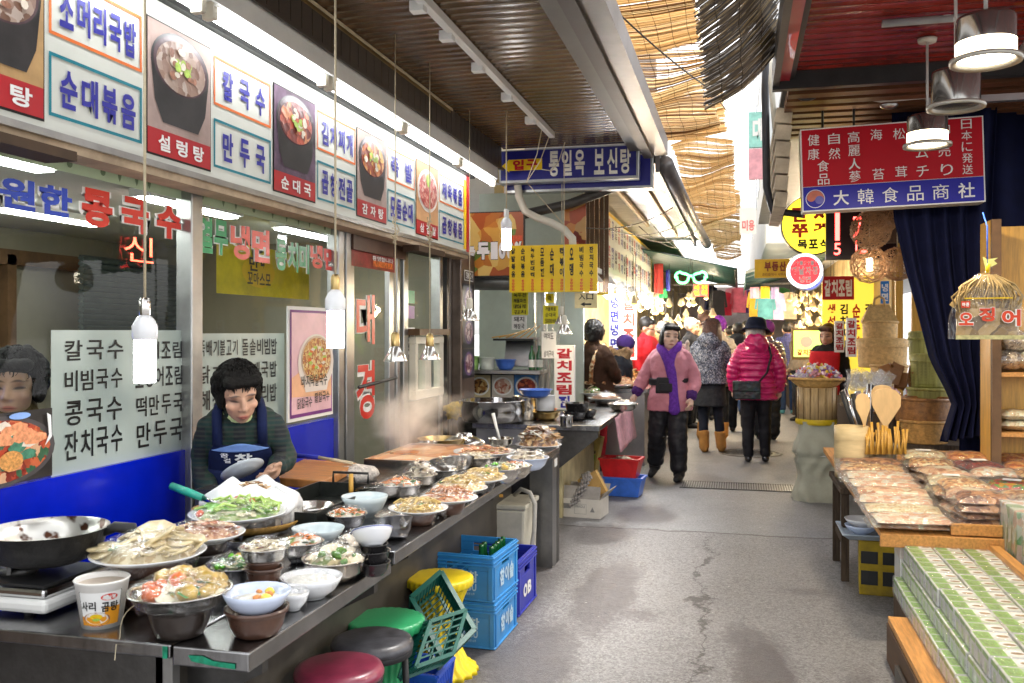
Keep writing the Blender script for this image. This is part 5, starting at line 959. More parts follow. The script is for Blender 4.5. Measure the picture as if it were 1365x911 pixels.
# food poster, yellow menu, arrow sign, blue light boxes
a,c=onY(608,284,8.12),onY(699,370,8.12);FP2=XZ(0,8.12,0);t=thing('mung_poster','large food poster of golden pancakes above the cauldron','poster',(0,0,0));m=MB();m.span((a.x-.06,8.12,c.z),(c.x,8.16,a.z),black);m.rect(FP2,a.x-.05,c.z+.02,c.x-.01,a.z-.01,foodm('pancake_print',['#d88a2c','#e8b048','#b85a1c','#f0cc70','#6d8a34','#c87828'],9,.1,.4,6),.003);m.rect(FP2,a.x-.05,c.z+.02,a.x+.1,c.z+.2,black_print,.004);m.rect(FP2,c.x-.14,(a.z+c.z)/2-.05,c.x-.02,(a.z+c.z)/2+.08,MATS['kimchi_print'],.004);m.build('sheet',t);m=MB();m.row('녹두100%',FP2,a.x+.06,c.z+.17,c.x-.02,c.z+.33,white_print,.009,.06);m.row('녹두100%',FP2,a.x+.055,c.z+.165,c.x-.015,c.z+.335,black_print,.007,.1);m.build('lettering',t)
a,c=onY(679,328,8.0),onY(796,389,8.0);FY=XZ(0,8.0,0);t=thing('yellow_menu','yellow hanging menu with nine columns of black dish names and red prices','menu board',(0,0,0));m=MB();m.span((a.x,8.0,c.z),(c.x,8.03,a.z),yellow_print);m.build('board',t);m=MB()
items=[('닭발볶음','5000'),('순대볶음','6000'),('녹두빈대떡','5000'),('모듬전','5000'),('순대','3000'),('떡볶이','3000'),('오뎅','2000'),('비빔국수','4000'),('잔치국수','3000')];W=(c.x-a.x)/9
for i,(n1,pr) in enumerate(items):x=a.x+W*i;m.column(n1,FY,x+W*.22,c.z+.13,x+W*.62,a.z-.015,black_print,.003,.04,.2);m.column(pr,FY,x+W*.28,c.z+.012,x+W*.56,c.z+.12,redtxt,.003,.04,.15)
m.build('lettering',t);t=thing('entrance_sign','small cream entrance sign with an arrow under the yellow menu','sign',(0,0,0));a,c=onY(766,390,8.02),onY(796,411,8.02);F=XZ(0,8.02,0);m=MB();m.span((a.x,8.02,c.z),(c.x,8.035,a.z-.003),M('cream_card',(.65,.55,.3),.5));m.build('board',t);m=MB();m.row('入口',F,a.x+.03,(a.z+c.z)/2+.005,c.x-.03,a.z-.012,black_print,.003,.02);mx_,mz_=(a.x+c.x)/2,c.z+.035;m.poly(F,[(mx_-.05,mz_),(mx_-.01,mz_+.02),(mx_-.01,mz_+.008),(mx_+.05,mz_+.008),(mx_+.05,mz_-.008),(mx_-.01,mz_-.008),(mx_-.01,mz_-.02)],black_print);m.build('lettering',t)
def lightbox(name,label,x0,x1,y,z0,z1,d,face,fr):
    t=thing(name,label,'light box sign',(0,0,0));m=MB();m.span((x0,y,z0),(x1,y+d,z1),fr);m.build('box',t,bevel=.004);m=MB();F=XZ(0,y,0);m.rect(F,x0+.02,z0+.025,x1-.02,z1-.012,face,.003);m.build('face',t);return t,F
navyface=M('navy_sign_face',(.012,.012,.16),.3,0,.08,3)
t,F=lightbox('blue_sign','blue hanging sign with big white lettering and a yellow entrance arrow',-2.1,-.845,7.93,2.83,3.128,.13,navyface,alu);m=MB();m.row('통일옥 보신탕',F,-1.94+.29,2.875,-.9,3.1,M('cream_letter',(.75,.72,.62),.4),.006,.03,.22);m.poly(F,[(-2.07,2.985),(-2.0,3.045),(-2.0,3.04),(-1.7,3.04),(-1.7,2.94),(-2.0,2.94),(-2.0,2.925)],yellow_print,.005);m.row('입구',F,-1.98,2.945,-1.73,3.035,red_print,.008,.05,.2);m.build('lettering',t)
t,F=lightbox('dark_sign','second dark light box sign in a white frame behind the blue one',-2.1,-.74,8.12,2.77,3.08,.12,navyface,alu)
m=MB();m.tube([onY(690,245,8.05),onY(692,262,8.05),onY(700,282,8.05),onY(715,290,8.05),onY(735,297,8.05),onY(752,306,8.05),onY(763,318,8.05),onY(764,336,8.05)],.035,offwhite,10);m.build('pipe',label='bent cream plastic pipe below the blue hanging sign',cat='pipe')
m=MB();m.tube([onY(600,310,8.3),onY(690,288,8.3),onY(760,272,8.3),onY(866,232,8.25)],.045,M('dark_pipe',(.05,.045,.04),.45,.3,.3,6),10);m.build('drain_pipe',label='dark drain pipe slanting up to the gutter behind the blue sign',cat='pipe')
m=MB();a,c=onY(752,270,8.4),onY(781,332,8.4);m.span((a.x,8.4,c.z),(c.x,8.42,a.z),foodm('sauce_print',['#b8501c','#d88a34','#7a2410','#c89a58'],12,.1));m.build('food_banner',label='narrow orange food banner hanging behind the cream bent pipe',cat='banner')
wd=MB();a,c=onY(780,282,9.2),onY(812,372,9.2)
for i in range(5):x=a.x+(c.x-a.x)*i/5;wd.span((x,9.2,1.9),(x+(c.x-a.x)/5-.008,9.24,3.0),M('dark_plank',(.13,.08,.05),.6,0,.3,6,stretch=(10,10,1)))
wd.build('plank_wall',label='brown plank wall between the yellow menu and the long white menu',cat='wall')
# ================================================================ far left shops: long white menu, bright lamps, second awning
lw=thing('long_menu','long white menu sign in a yellow frame running away above the far left stalls','menu board',(0,0,0));m=MB();m.span((-1.68,11.3,2.2),(-1.6,17.2,3.0),panel);m.build('panel',lw);m=MB();FF=YZ(-1.6);m.frame(FF,11.3,2.19,17.2,3.01,.045,yellow_print,.006);m.build('frame',lw);m=MB();rn=random.Random(2);words=['갈치조림','고등어구이','순두부','된장찌개','김치찌개','비빔밥','제육볶음','육개장','냉면','칼국수','만두국','떡국','해장국','설렁탕','갈비탕','삼계탕']
for i in range(18):w_=words[i%16];y=11.42+i*.32;m.column(w_[:2],FF,y,2.68,y+.19,2.94,(red_print,blue_print,black_print)[i%3],.004,.04);m.column(w_[2:] or w_[:2],FF,y,2.3,y+.19,2.6,(red_print,blue_print,black_print)[i%3],.004,.04)
m.build('lettering',lw)
lit=MB();lit.span((-1.75,8.9,2.08),(-1.35,17,2.13),white);lit.build('lamp_rail',label='white lamp rail under the long white menu sign',cat='rail')
# silver second awning
a2=thing('silver_awning','silver corrugated awning with a grey gutter above the far left stalls','awning',(0,0,0));m=MB();silver=M('silver_sheet',(.55,.54,.5),.3,.6,.2,3,dirt=.2);y=8.35
while y<15.5:m.grid(lambda s,t,y=y:V((-1.75+1.1*s,y+.1*t,3.08-.06*s+.012*math.sin(math.pi*t))),2,4,silver);y+=.1
m.build('sheet',a2);m=MB();m.tube([(-.64,8.25,3.0),(-.6,12,2.98),(-.52,15.6,2.96)],.075,gut,10);m.span((-.73,8.25,2.93),(-.69,15.6,3.1),gut);m.build('gutter',a2);m=MB();m.span((-1.8,8.3,3.1),(-.66,15.6,3.14),black);m.build('roof_deck',a2)
m=MB();m.span((-1.9,8.1,3.13),(-.72,8.3,4.4),M('upper_board',(.33,.3,.27),.6,0,.2,5,dirt=.4));m.build('upper_wall',label='grey boarded wall piece above the dark light box sign',cat='wall')
for x,y0,y1 in ((-1.25,9,13),(-.95,9.5,14.5)):m=MB();m.span((x-.02,y0,2.98),(x+.02,y1,3.02),MATS['tarnished_brass']);m.build('lamp_track',label='brass lamp track under the silver awning, %s'%('nearer the long white menu' if x<-1 else 'nearer the gutter'),cat='track')
# ================================================================ reed blinds overhead
def reedm(name,col,tr):
    m,n,l,b=nodes_of(name);o=n['Material Output'];tl=n.new('ShaderNodeBsdfTranslucent');tl.inputs[0].default_value=c4([min(1,x*1.3) for x in col]);mx=n.new('ShaderNodeMixShader');mx.inputs[0].default_value=tr;b.inputs['Base Color'].default_value=c4(col);b.inputs['Roughness'].default_value=.5
    l.new(b.outputs[0],mx.inputs[1]);l.new(tl.outputs[0],mx.inputs[2]);l.new(mx.outputs[0],o.inputs[0]);MATS[name]=m;return m
reeds=[reedm('reed_straw',(.72,.57,.37),.6),reedm('reed_gold',(.6,.44,.24),.55),reedm('reed_pale',(.78,.66,.46),.6),reedm('reed_brown',(.3,.16,.06),.4)]
thread=M('thread',(.06,.045,.03),.8)
def blind(label,fn,n,mats,seed,r=.004,gap=.14,nseg=5,jag=.05,nth=6):
    """reed blind: fn(s, t) gives the point s across and t along; each reed is a thin bent rod"""
    rn=random.Random(seed);m=MB()
    for i in range(n):
        if rn.random()<gap:continue
        t=(i+rn.uniform(-.35,.35))/n;a,c=-jag*rn.random(),1+jag*rn.random();tw=rn.uniform(-.5,.5)/n*(6 if nth==3 else 1)
        m.tube([fn(a+(c-a)*k/nseg,t+tw*math.sin(k*1.3+i)) for k in range(nseg+1)],r*rn.uniform(.7,1.25),rn.choices(mats,(4,4,3,2))[0],4,False,False)
    for j in range(nth):s=(j+.5)/nth;m.tube([fn(s+.012*math.sin(k*.9+j),k/30)+V((0,0,-r*1.3)) for k in range(31)],.0016,thread,4,False)
    m.build('reed_blind',label=label,cat='reed blind')
def flat(x0,x1,y0,y1,z0,z1,sag,wav=0):return lambda s,t:V((x0[0]+(x0[1]-x0[0])*t+(x1[0]+(x1[1]-x1[0])*t-x0[0]-(x0[1]-x0[0])*t)*s,y0+(y1-y0)*t+.03*math.sin(s*5),z0+(z1-z0)*t-sag*4*t*(1-t)+wav*math.sin(s*4+t*9)+.05*s))
blind('bright golden reed blind stretched overhead nearest the camera',flat((-1.0,-.95),(-.3,-.29),1.8,7.0,3.6,3.62,.03,.015),560,reeds,1)
blind('second reed blind overhead, sagging, its shade painted with browner reeds, between two bright ones',flat((-.95,-.9),(-.28,-.18),6.95,8.5,3.62,3.3,.02,.03),150,reeds[1:]+reeds[3:],2)  # browner reed mix paints in the shade of this steeper blind
blind('third reed blind overhead with a ragged end by the drooping dark thatch',flat((-.9,-.85),(-.16,-.14),8.45,9.9,3.62,3.55,.04,.02),170,reeds,3)
blind('fourth reed blind overhead beyond the silver awning start',flat((-.75,-.7),(-.08,-.06),10.6,14.5,3.65,3.25,-.06,.05),330,reeds,4)
blind('fifth reed blind overhead with a torn edge',flat((-.7,-.6),(.0,.03),14.7,18.5,3.7,3.25,-.03,.06),260,reeds,5)
blind('last reed blind overhead before the green awning',flat((-.6,-.5),(.0,.05),18.6,22,3.6,3.2,0,.05),200,reeds,6)
m=MB();m.tube([onZ(800,-20,3.5)]+wire(onZ(806,0,3.5),onZ(948,120,3.45),.03,10)[1:]+[V((-.1,9,3.6))],.006,rubber,6);m.build('cable',label='black cable sagging under the golden reed blinds',cat='cable')
dk=[reedm('thatch_dark',(.06,.04,.025),.12),reedm('thatch_brown',(.11,.075,.04),.15),reedm('thatch_tan',(.25,.18,.09),.25),reedm('thatch_black',(.03,.022,.016),.1)]
R0,R1=atD(1030,-150,3.9),atD(1029,78,5.3);L0,L1=atD(934,-30,4.0),atD(950,142,5.2)
def thatch(s,t):p=R0.lerp(R1,t).lerp(L0.lerp(L1,t),s);return p+V((0,0,-.04*math.sin(s*3.14)))
blind('dark drooping thatch of reeds hanging from the edge of the red awning',thatch,230,dk,9,.0046,.2,4,.14,3)
# ================================================================ right side: red awning, sign, lamps
ra=thing('red_awning','reddish brown slatted awning ceiling painted with red sign glow over the dried food stall','awning',(0,0,0));m=MB();redglowslat=M('red_glow_slats',(.22,.02,.012),.2,.15,.5,3,.04,20);y=2.2  # slat colour is reddish brown with the LED board's red glow painted in
while y<5.8:m.grid(lambda s,t,y=y:V((.3+3.2*s,y+.095*t,3.08+.006*math.sin(math.pi*t)+.004*noise.noise(V((s*4,y,2))))),8,3,redglowslat);y+=.099
m.span((.2,2.2,3.1),(3.6,5.9,3.16),black);m.build('ceiling_slats',ra);m=MB();redp=M('red_fascia',(.35,.012,.02),.3,0,.2,4,coat=.4);m.span((.24,2.2,3.03),(.3,5.82,3.1),redp);m.span((.2,2.2,3.0),(.238,5.85,3.12),steel_d);m.span((.3,2.2,3.04),(.33,5.8,3.075),black);m.span((.2,5.8,2.98),(3.6,5.86,3.12),black);m.build('fascia',ra)
wr_=thing('wooden_roof','brown ribbed wooden roof underside behind the red and blue sign','roof',(0,0,0));rafter=M('rafter_wood',(.09,.034,.012),.45,0,.4,4,.1,30,stretch=(1,9,9));m=MB()
for i in range(8):m.span((.3,5.97+i*.2,2.985+i*.004),(3,6.08+i*.2,3.05),rafter)
m.build('rafter',wr_);m=MB();m.span((.28,5.9,3.09),(3.2,14,3.13),black);m.span((.95,7.7,2.2),(3,7.75,3.1),MATS['dark_plank']);m.build('deck',wr_)
m=MB();slate=M('cream_roof_board',(.42,.35,.25),.6,0,.3,6,.1,30,dirt=.3)
for i in range(6):z=2.98-i*.115;m.box((.3-.004*i,7.1,z),(.11-.006*i,1.2,.1),slate,M3=Matrix.Rotation(.12,3,'Y'))
m.build('board_edge',wr_)
m=MB();m.tube([onY(1022,60,7.0),onY(1020,120,7.0),onY(1022,250,7.0),onY(1030,282,7.0),onY(1070,286,6.9)],.028,M('black_conduit',(.03,.03,.035),.4),8);m.tube([onY(1030,80,6.9),onY(1028,110,6.9),onY(1034,180,6.9)],.02,offwhite,8);m.build('downpipe',label='dark downpipe bending under the cream roof boards',cat='pipe')
m=MB();m.tube([onY(1065,112,6.3),onY(1080,120,6.3),onY(1110,121,6.3),onY(1150,128,6.3),onY(1175,132,6.3),onY(1290,122,6.3)],.025,M('dusty_duct',(.35,.33,.3),.7,0,.3,9,.3),8);m.tube(wire(onY(1040,100,6),onY(1100,115,6.2),.12),.012,black);m.build('flex_hose',label='dusty flexible hose running under the edge of the red awning',cat='hose')
m=MB();m.span((1.1,5.9,2.86),(2.6,5.95,2.9),alu);a=atD(1185,140,6.0);m.ball((a.x,a.y,a.z),(.06,.05,.03),alu);m.build('curtain_rail',label='steel curtain rail above the navy curtain',cat='rail')
for i,(a,c) in enumerate((((1.2,2.0,3.05),(1.5,5.6,3.02)),((.7,4.9,3.05),(1.3,4.9,3.05)))):m=MB();m.tube([a,c],.02,M('grey_conduit',(.3,.3,.29),.5));m.build('ceiling_conduit',label=['long grey conduit along the red ceiling over the drum lamps','short grey conduit across the red ceiling'][i],cat='conduit')
# the red and blue sign
sx0,sx1,sy,sz0,sz1=.41,1.545,6.47,2.325,2.885
rs=thing('red_blue_sign','red over blue hanging sign with white Chinese and Japanese lettering','sign',((sx0+sx1)/2,sy,(sz0+sz1)/2),0,None,(0,R(-1.6),0));W,H=sx1-sx0,sz1-sz0
m=MB();m.span((-W/2,.003,-H/2),(W/2,.16,H/2),M('cream_sign_box',(.6,.54,.44),.5,0,.1,5,dirt=.35));m.build('box',rs,bevel=.005);m=MB();F=(V((-W/2,0,-H/2)),V((1,0,0)),V((0,0,1)));m.rect(F,0,0,W,H,white_print,.001);m.rect(F,.008,H*.3,W-.008,H-.008,M('sign_red',(.46,.004,.014),.4,0,.06,3,spec=.25),.003);m.rect(F,.008,.008,W-.008,H*.295,M('sign_blue',(.02,.02,.32),.4,0,.06,3,spec=.25),.003);m.build('face',rs)
m=MB();gs=.074
def at(ch,fx,fy,s=1):m.glyph(ch,F,fx*W-gs*s/2,H*(1-fy)-gs*s/2,fx*W+gs*s/2,H*(1-fy)+gs*s/2,white_print,.006,0 if ch not in '大社人' else .015)
for ch,fx,fy in [('健',.075,.14),('康',.072,.31),('食',.125,.46),('品',.125,.62),('自',.19,.14),('然',.19,.32),('高',.3,.14),('麗',.3,.3),('人',.3,.46),('蔘',.3,.61),('海',.425,.13),('苔',.43,.6),('松',.55,.14),('茸',.555,.59),('キ',.67,.14),('ム',.67,.38),('チ',.67,.6),('卸',.79,.14),('売',.79,.38),('り',.8,.6)]:at(ch,fx,fy)
for i,ch in enumerate('日本に発送'):at(ch,.91,.085+i*.132,.85)
for i,ch in enumerate('大韓食品商社'):at(ch,.22+i*.136,.855,1.35)
m.build('lettering',rs);m=MB();cx,cz,r=.075*W,.15*H,.062
m.disc(F,cx,cz,r,r,white_print,.005);m.disc(F,cx,cz,r*.93,r*.93,MATS['sign_blue'],.006);tr_=M('taegeuk_red',(.55,.16,.1),.4)
m.disc(F,cx,cz,r*.9,r*.9,tr_,.007,20,-20,160);m.disc(F,cx-r*.45*.94,cz+r*.45*.34,r*.45,r*.45,tr_,.009);m.disc(F,cx+r*.45*.94,cz-r*.45*.34,r*.45,r*.45,M('taegeuk_blue',(.12,.12,.4),.4),.009);m.build('emblem',rs)
m=MB()
for x in (.55,.75):m.tube([(x,6.5,2.88),(x,6.5,3.09)],.008,black)
m.build('sign_hanger',label='thin black hanger rods holding the red and blue sign',cat='hanger')
# drum lamps
chrome=M('smoked_chrome',(.28,.27,.25),.12,.9,.25,6);lens=EM('warm_lens',(1,.86,.62),8);warmw=M('warm_reflector',(.7,.6,.42),.3)
for i,(u,v,wpx,D,on) in enumerate(((1314,78,88,3.2,1),(1274,140,72,3.9,0),(1236,192,60,4.9,1))):
    p=atD(u,v,D);r=wpx/2*D/FPX;t=thing('drum_lamp',['largest lit drum lamp with a smoked chrome body under the red awning','unlit dark drum lamp between the two lit ones','smallest lit drum lamp hanging in front of the red and blue sign'][i],'pendant lamp',(p.x,p.y,p.z),0,'drum lamps under the red awning');h=r*1.15
    m=MB();m.lathe([(r*.84,-.0),(r*.84,h),(r*.8,h+.012),(0,h+.014)],chrome,n=40);m.lathe([(r*.8,.01),(r*.8,h*.5)],warmw if on else chrome,n=36);m.build('drum',t)
    m=MB();m.lathe([(r*.8,.004),(r,.0),(r*1.02,-.008),(r,-.018),(r*.82,-.012),(r*.78,.0)],M('lamp_ring',(.4,.38,.33),.35,.6,.15,8),n=40);m.build('ring',t)
    m=MB();m.lathe([(0,-.006),(r*.78,-.003)],lens if on else M('dark_lens',(.06,.055,.05),.2),n=36);m.build('lens',t)
    if on:la=bpy.data.lights.new('drum_light','AREA');la.shape='DISK';la.size=r*1.5;la.energy=8;la.color=(1,.86,.66);lo=bpy.data.objects.new('drum_light',la);COL.objects.link(lo);lo.parent=t;lo.location=(0,0,-.03)
    if on:m=MB();m.lathe([(r*.845,.006),(r*.845,h*.42)],EM('warm_band',(1,.82,.55),2.2),n=36);m.build('glow_band',t)
    m=MB();m.tube([(0,0,h),(0,0,3.08-p.z)],.007,M('rod_white',(.5,.48,.44),.4));m.lathe([(0,3.06-p.z),(.045,3.055-p.z),(.05,3.075-p.z),(0,3.078-p.z)],offwhite,n=20);m.build('rod',t)
# LED board, round signs
t=thing('led_board','dark dot matrix board glowing with red characters under the red and blue sign','led sign',(0,0,0));Y=8.0;a,c=onY(1101,283,Y),onY(1152,346,Y);m=MB();m.span((a.x,Y,c.z),(c.x+.25,Y+.06,a.z),M('led_black',(.02,.008,.01),.3));m.build('board',t);m=MB();F=XZ(0,Y,0);led=EM('red_led',(1,.05,.04),3.5);m.row('1',F,a.x+.07,c.z+.16,a.x+.11,a.z-.01,led,.003,.03);m.row('5',F,a.x+.06,c.z+.04,a.x+.12,c.z+.14,led,.003,.01);m.row('건',F,a.x+.2,c.z+.05,a.x+.33,a.z-.02,led,.003,.0);m.build('lettering',t)
def round_sign(label,u,v,rpx,Y,face,rim,rows,tm,d=.12,rimw=.1):
    p=onY(u,v,Y);r=rpx*p.dot(FWD)/FPX;t=thing('round_sign',label,'sign',p);Mx=Matrix.Rotation(R(90),3,'X');m=MB();m.lathe([(0,0),(r,0),(r,-d),(0,-d)],rim,M3=Mx,n=40);m.build('box',t);m=MB();F=XZ(0,0,0);m.disc(F,0,0,r*(1-rimw),r*(1-rimw),face,.004,40)
    for tx,x0,y0,x1,y1,mt in rows:m.row(tx,F,x0*r,y0*r,x1*r,y1*r,mt,.008,.05)
    m.build('face',t);return t
yl=EM('lit_yellow',(.85,.66,.03),.55,False);rl=EM('lit_red',(.75,.03,.04),.5,False);bl=EM('lit_blue',(.1,.12,.6),.5,False);wl=EM('lit_white',(.9,.88,.95),.6,False)
round_sign('round yellow lit sign with red and black lettering behind the dot matrix board',1083,300,40,8.6,yl,black,[('간',-.72,.1,-.12,.62,redtxt),('재',-.02,.1,.6,.62,redtxt),('쭈',-.7,-.42,-.1,.04,redtxt),('꾸',.0,-.42,.6,.04,redtxt),('목포식',-.5,-.8,.55,-.48,black_print)],None,rimw=.03)
q=round_sign('round blue lit sign showing second floor, peeking below the red round sign',1077,368,20,8.45,bl,white_print,[('2F→',-.7,-.65,.7,-.2,white_print)],None)
round_sign('round red lit sign with a white rim and white noodle shop lettering',1073,361,23,8.3,rl,wl,[('ジャージャー麺',-.7,.3,.7,.58,white_print),('옛날자장',-.75,-.25,.75,.25,white_print),('냉면',-.35,-.7,.35,-.32,white_print)],None,rimw=.17)
Y=10.5;a,c=onY(1006,346,Y),onY(1052,370,Y);t=thing('yellow_sign','yellow estate agent sign board with brown lettering above the crowd','sign',(0,0,0));m=MB();m.span((a.x,Y,c.z),(c.x,Y+.08,a.z),M('amber_board',(.7,.42,.03),.4,0,.1,5));m.build('board',t);m=MB();F=XZ(0,Y,0);m.row('부동산',F,a.x+.1,c.z+.07,c.x-.03,a.z-.03,M('brown_print',(.25,.05,.02),.4),.004,.05);m.line('공인중개사 사무소',F,a.x+.08,c.z+.02,c.x-.03,c.z+.05,MATS['brown_print']);m.build('lettering',t)
# wicker ball lamps
rat=M('rattan',(.5,.28,.13),.5,0,.3,30);
for i,(u,v,rpx,on) in enumerate(((1161,307,26,0),(1159,353,25,1),(1196,352,23,0),(1180,290,20,0))):
    p=atD(u,v,6.75+i*.1);r=rpx*6.8/FPX;t=thing('wicker_ball',['wicker ball lamp glowing red in front of the dot matrix board','wicker ball lamp with a lit bulb inside, lowest of the cluster','wicker ball lamp half behind the navy curtain edge','wicker ball lamp tucked up behind the red and blue sign'][i],'wicker lamp',p,0,'wicker ball lamps');m=MB();rn=random.Random(i)
    for k in range(46):
        a_=V((rn.gauss(0,1),rn.gauss(0,1),rn.gauss(0,1))).normalized();x,y,_=frame_from(a_);o_=rn.uniform(-.45,.45);rr=math.sqrt(1-o_*o_)*r*rn.uniform(.96,1.03)
        m.tube([a_*o_*r+(x*math.cos(j*.524)+y*math.sin(j*.524))*rr for j in range(13)],.0022,rat,4,False)
    m.build('weave',t)
    if on:m=MB();m.lathe([(0,-.05),(.022,-.045),(.022,.045),(0,.05)],EM('soft_bulb',(1,.9,.7),8),n=12);m.build('bulb',t)
    m=MB();m.tube([(0,0,r),(0,0,r+.3)],.004,cable,5);m.build('cord',t)
# navy curtain
cur=M('navy_cloth',(.007,.009,.034),.85,0,.25,7,.15,200);Yc=6.75
Lq=[(1189,140),(1189,230),(1192,290),(1206,352),(1225,420),(1240,478),(1262,520),(1270,540),(1258,575),(1253,590)];Rq=[(1330,140),(1325,230),(1322,290),(1320,352),(1319,420),(1318,478),(1316,520),(1314,540),(1312,570),(1311,580)]
def interp(Q,t):f=t*(len(Q)-1);i=min(int(f),len(Q)-2);f-=i;return (Q[i][0]*(1-f)+Q[i+1][0]*f,Q[i][1]*(1-f)+Q[i+1][1]*f)
def curt(s,t):
    a,c=interp(Lq,t),interp(Rq,t);P=onY(a[0],a[1],Yc);Q=onY(c[0],c[1],Yc);p=P.lerp(Q,s);k=.05*(.5+.5*t)
    return p+V((0,k*math.sin(s*34+math.sin(t*3)*1.2+1.5*noise.noise(V((s*3,t*2,0))))+.03*noise.noise(V((s*8,t*4,1))),0))
m=MB();m.grid(curt,150,40,cur);m.build('curtain',label='long navy blue curtain gathered to one side beside the wooden shelf unit',cat='curtain',solid=.004)
m=MB();m.grid(lambda s,t:V((1.5+1.6*s,6.95+.04*math.sin(s*30),3.05-2.4*t)),60,4,cur);m.build('back_curtain',label='dark navy cloth backdrop behind the wooden shelf unit',cat='curtain',solid=.004)
# wooden shelf unit at the right edge
Y=6.25;a=onY(1313,303,Y);t=thing('shelf_unit','yellow wooden shelf unit with vertical grain at the right edge','shelf unit',(0,0,0));x0=a.x;m=MB();m.span((x0,Y,.6),(x0+.9,Y+.03,a.z),wood_y);m.build('back_panel',t);m=MB();m.span((x0-.02,Y-.22,.6),(x0,Y+.03,a.z+.02),wood_y);m.span((x0-.02,Y-.25,.6),(x0+.03,Y-.21,a.z+.02),MATS['brown_wood_trim']);m.build('side_post',t)
for v in (496,575):z=onY(1340,v,Y-.15).z;m=MB();m.span((x0,Y-.24,z-.025),(x0+.9,Y-.005,z),wood_o);m.build('shelf',t)
zs_=onY(1340,496,Y-.15).z
def bagmesh(w,d,h,seed,m,inner,fill=.86,shell_mat=None):
    """a puffed clear packet lying flat with its filling"""
    for k,(mt,f,zz) in enumerate(((inner,fill,.9),(shell_mat or bagplastic,1,1))):
        def fn(s,t,sg):ex=(1-abs(2*s-1)**3)**.6*(1-abs(2*t-1)**3)**.6;nz_=noise.noise(V((s*4+seed,t*5,seed)))*.3+noise.noise(V((s*13+seed,t*11,seed)))*(.25 if k else .1);return V(((s-.5)*w*f,(t-.5)*d*f,h/2+sg*h/2*ex*zz*(1+nz_)))
        m.grid(lambda s,t:fn(s,t,1),18,14,mt);m.grid(lambda s,t:fn(s,t,-.9),8,6,mt)
dried=[fm(n_,c_,sc_,.5,gain=1.3) for n_,c_,sc_ in (('dried_squid',['#c99a74','#e0b890','#b07a54','#d8a884','#ead0b0'],30),('pink_squid',['#d8b090','#ecd6bc','#c49470','#e8ccae','#d2a07c','#f2e2ce'],44),('anchovy',['#8a7458','#b8a080','#6a543c','#d0bc98'],55),('nuts',['#b8824a','#d8a870','#8a5428','#e8c898'],50),('brown_jerky',['#7a4a2c','#a06a40','#54301c','#c08c5c'],34),('red_berry',['#5a100c','#7a1c14','#3c0808','#8e3022'],50),('pale_shred',['#d8c098','#ecdcb8','#c0a070','#e4cc9c'],60),('candy',['#c83c1c','#e8a020','#5c9a2c','#b0282c','#e86c20','#3c7a38'],45),('black_seaweed',['#1c1a18','#3a342e','#0e0c0c','#54483c'],40),('orange_strip',['#c07028','#d89048','#a05018','#e0a860'],40))]
rn=random.Random(11)
for i in range(7):m=MB();bagmesh(.2,.16,.13,i,m,dried[[2,6,3,5,2,0,8][i]]);o=m.build('food_bag',loc=(x0+.1+.13*i,Y-.12,zs_+.002+(.0 if i<4 else .09)) if i<4 else (x0+.14+.13*(i-4),Y-.12,zs_+.12),label='clear bag of dried food on the wooden shelf at the right edge',cat='food bag',group='clear bags on the wooden shelf')
zl=onY(1340,575,Y-.15).z
for i in range(5):m=MB();bagmesh(.24,.17,.07,i+30,m,dried[[6,5,3,6,4][i]]);m.build('food_bag',loc=(x0+.14+.2*(i%3),Y-.12,zl+.002+.06*(i//3)),label='flat clear bag of dried food on the lower wooden shelf',cat='food bag',group='clear bags on the lower wooden shelf')
# hanging bag of dried squid
p=atD(1316,452,4.9);k=4.9/FPX;t=thing('squid_bag','big clear bag of dried squid with red brush lettering hanging at the right edge','bag',p);m=MB();sq=fm('squid_tan',['#94784a','#b89c68','#6a5430','#84683e'],14,.5)
def bag(s,q,f=1):
    an=s*6.2832;w_=48*max(.05,(1-q**2.3)**.62)*k*f;d_=w_*(.3+.1*q);j=1+.05*noise.noise(V((math.cos(an)*4,math.sin(an)*4,q*6)))+.03*math.sin(an*9+q*4)*q
    return V((w_*math.cos(an)*j,d_*math.sin(an)*j,q*92*k))
m.grid(lambda s,q:bag(s,q,1),56,22,wrap);m.lathe([(0,0),(47*k,0)],wrap,sy=.3);m.build('plastic',t)
m=MB();m.grid(lambda s,q:bag(s,.04+q*.4,.8),40,8,sq);m.ball((0,0,10*k),(38*k,11*k,8*k),sq,wob=.2);m.ball((0,2*k,46*k),(41*k,9*k,34*k),sq,20,14,None,.35,5);rn=random.Random(3)
for i in range(80):x=rn.uniform(-.85,.85);m.tube([(x*44*k,rn.uniform(-.3,.1)*30*k,36*k),(x*50*k+rn.uniform(-5,5)*k,-13*k*rn.random(),56*k),(x*36*k+rn.uniform(-6,6)*k,-11*k*rn.random(),72*k),(x*12*k,-2*k,85*k)],1.1*k,M('squid_leg',(.34,.24,.1),.5,0,.3,20),5,False)
m.build('squid',t);m=MB();Fq=XZ(0,-17.5*k,0);bagred=M('bag_red',(.6,.06,.02),.4)
m.rect(FR((0,-15.5*k,0),(1,0,0),(0,0,1)),-42*k,-.5*k,47*k,5*k,M('olive_strip',(.45,.42,.2),.5,0,.3,40),.002)
for ch,x,y,s in (('오',-30,15,11),('징',-5,20,12),('어',24,14,14)):m.glyph(ch,Fq,(x-s*.8)*k,(y+3)*k,(x+s*.8)*k,(y+3+s*1.55)*k,bagred,.006,.04);m.glyph(ch,Fq,(x-s*.85)*k,(y+2.5)*k,(x+s*.85)*k,(y+3.5+s*1.55)*k,white_print,.004,.09)
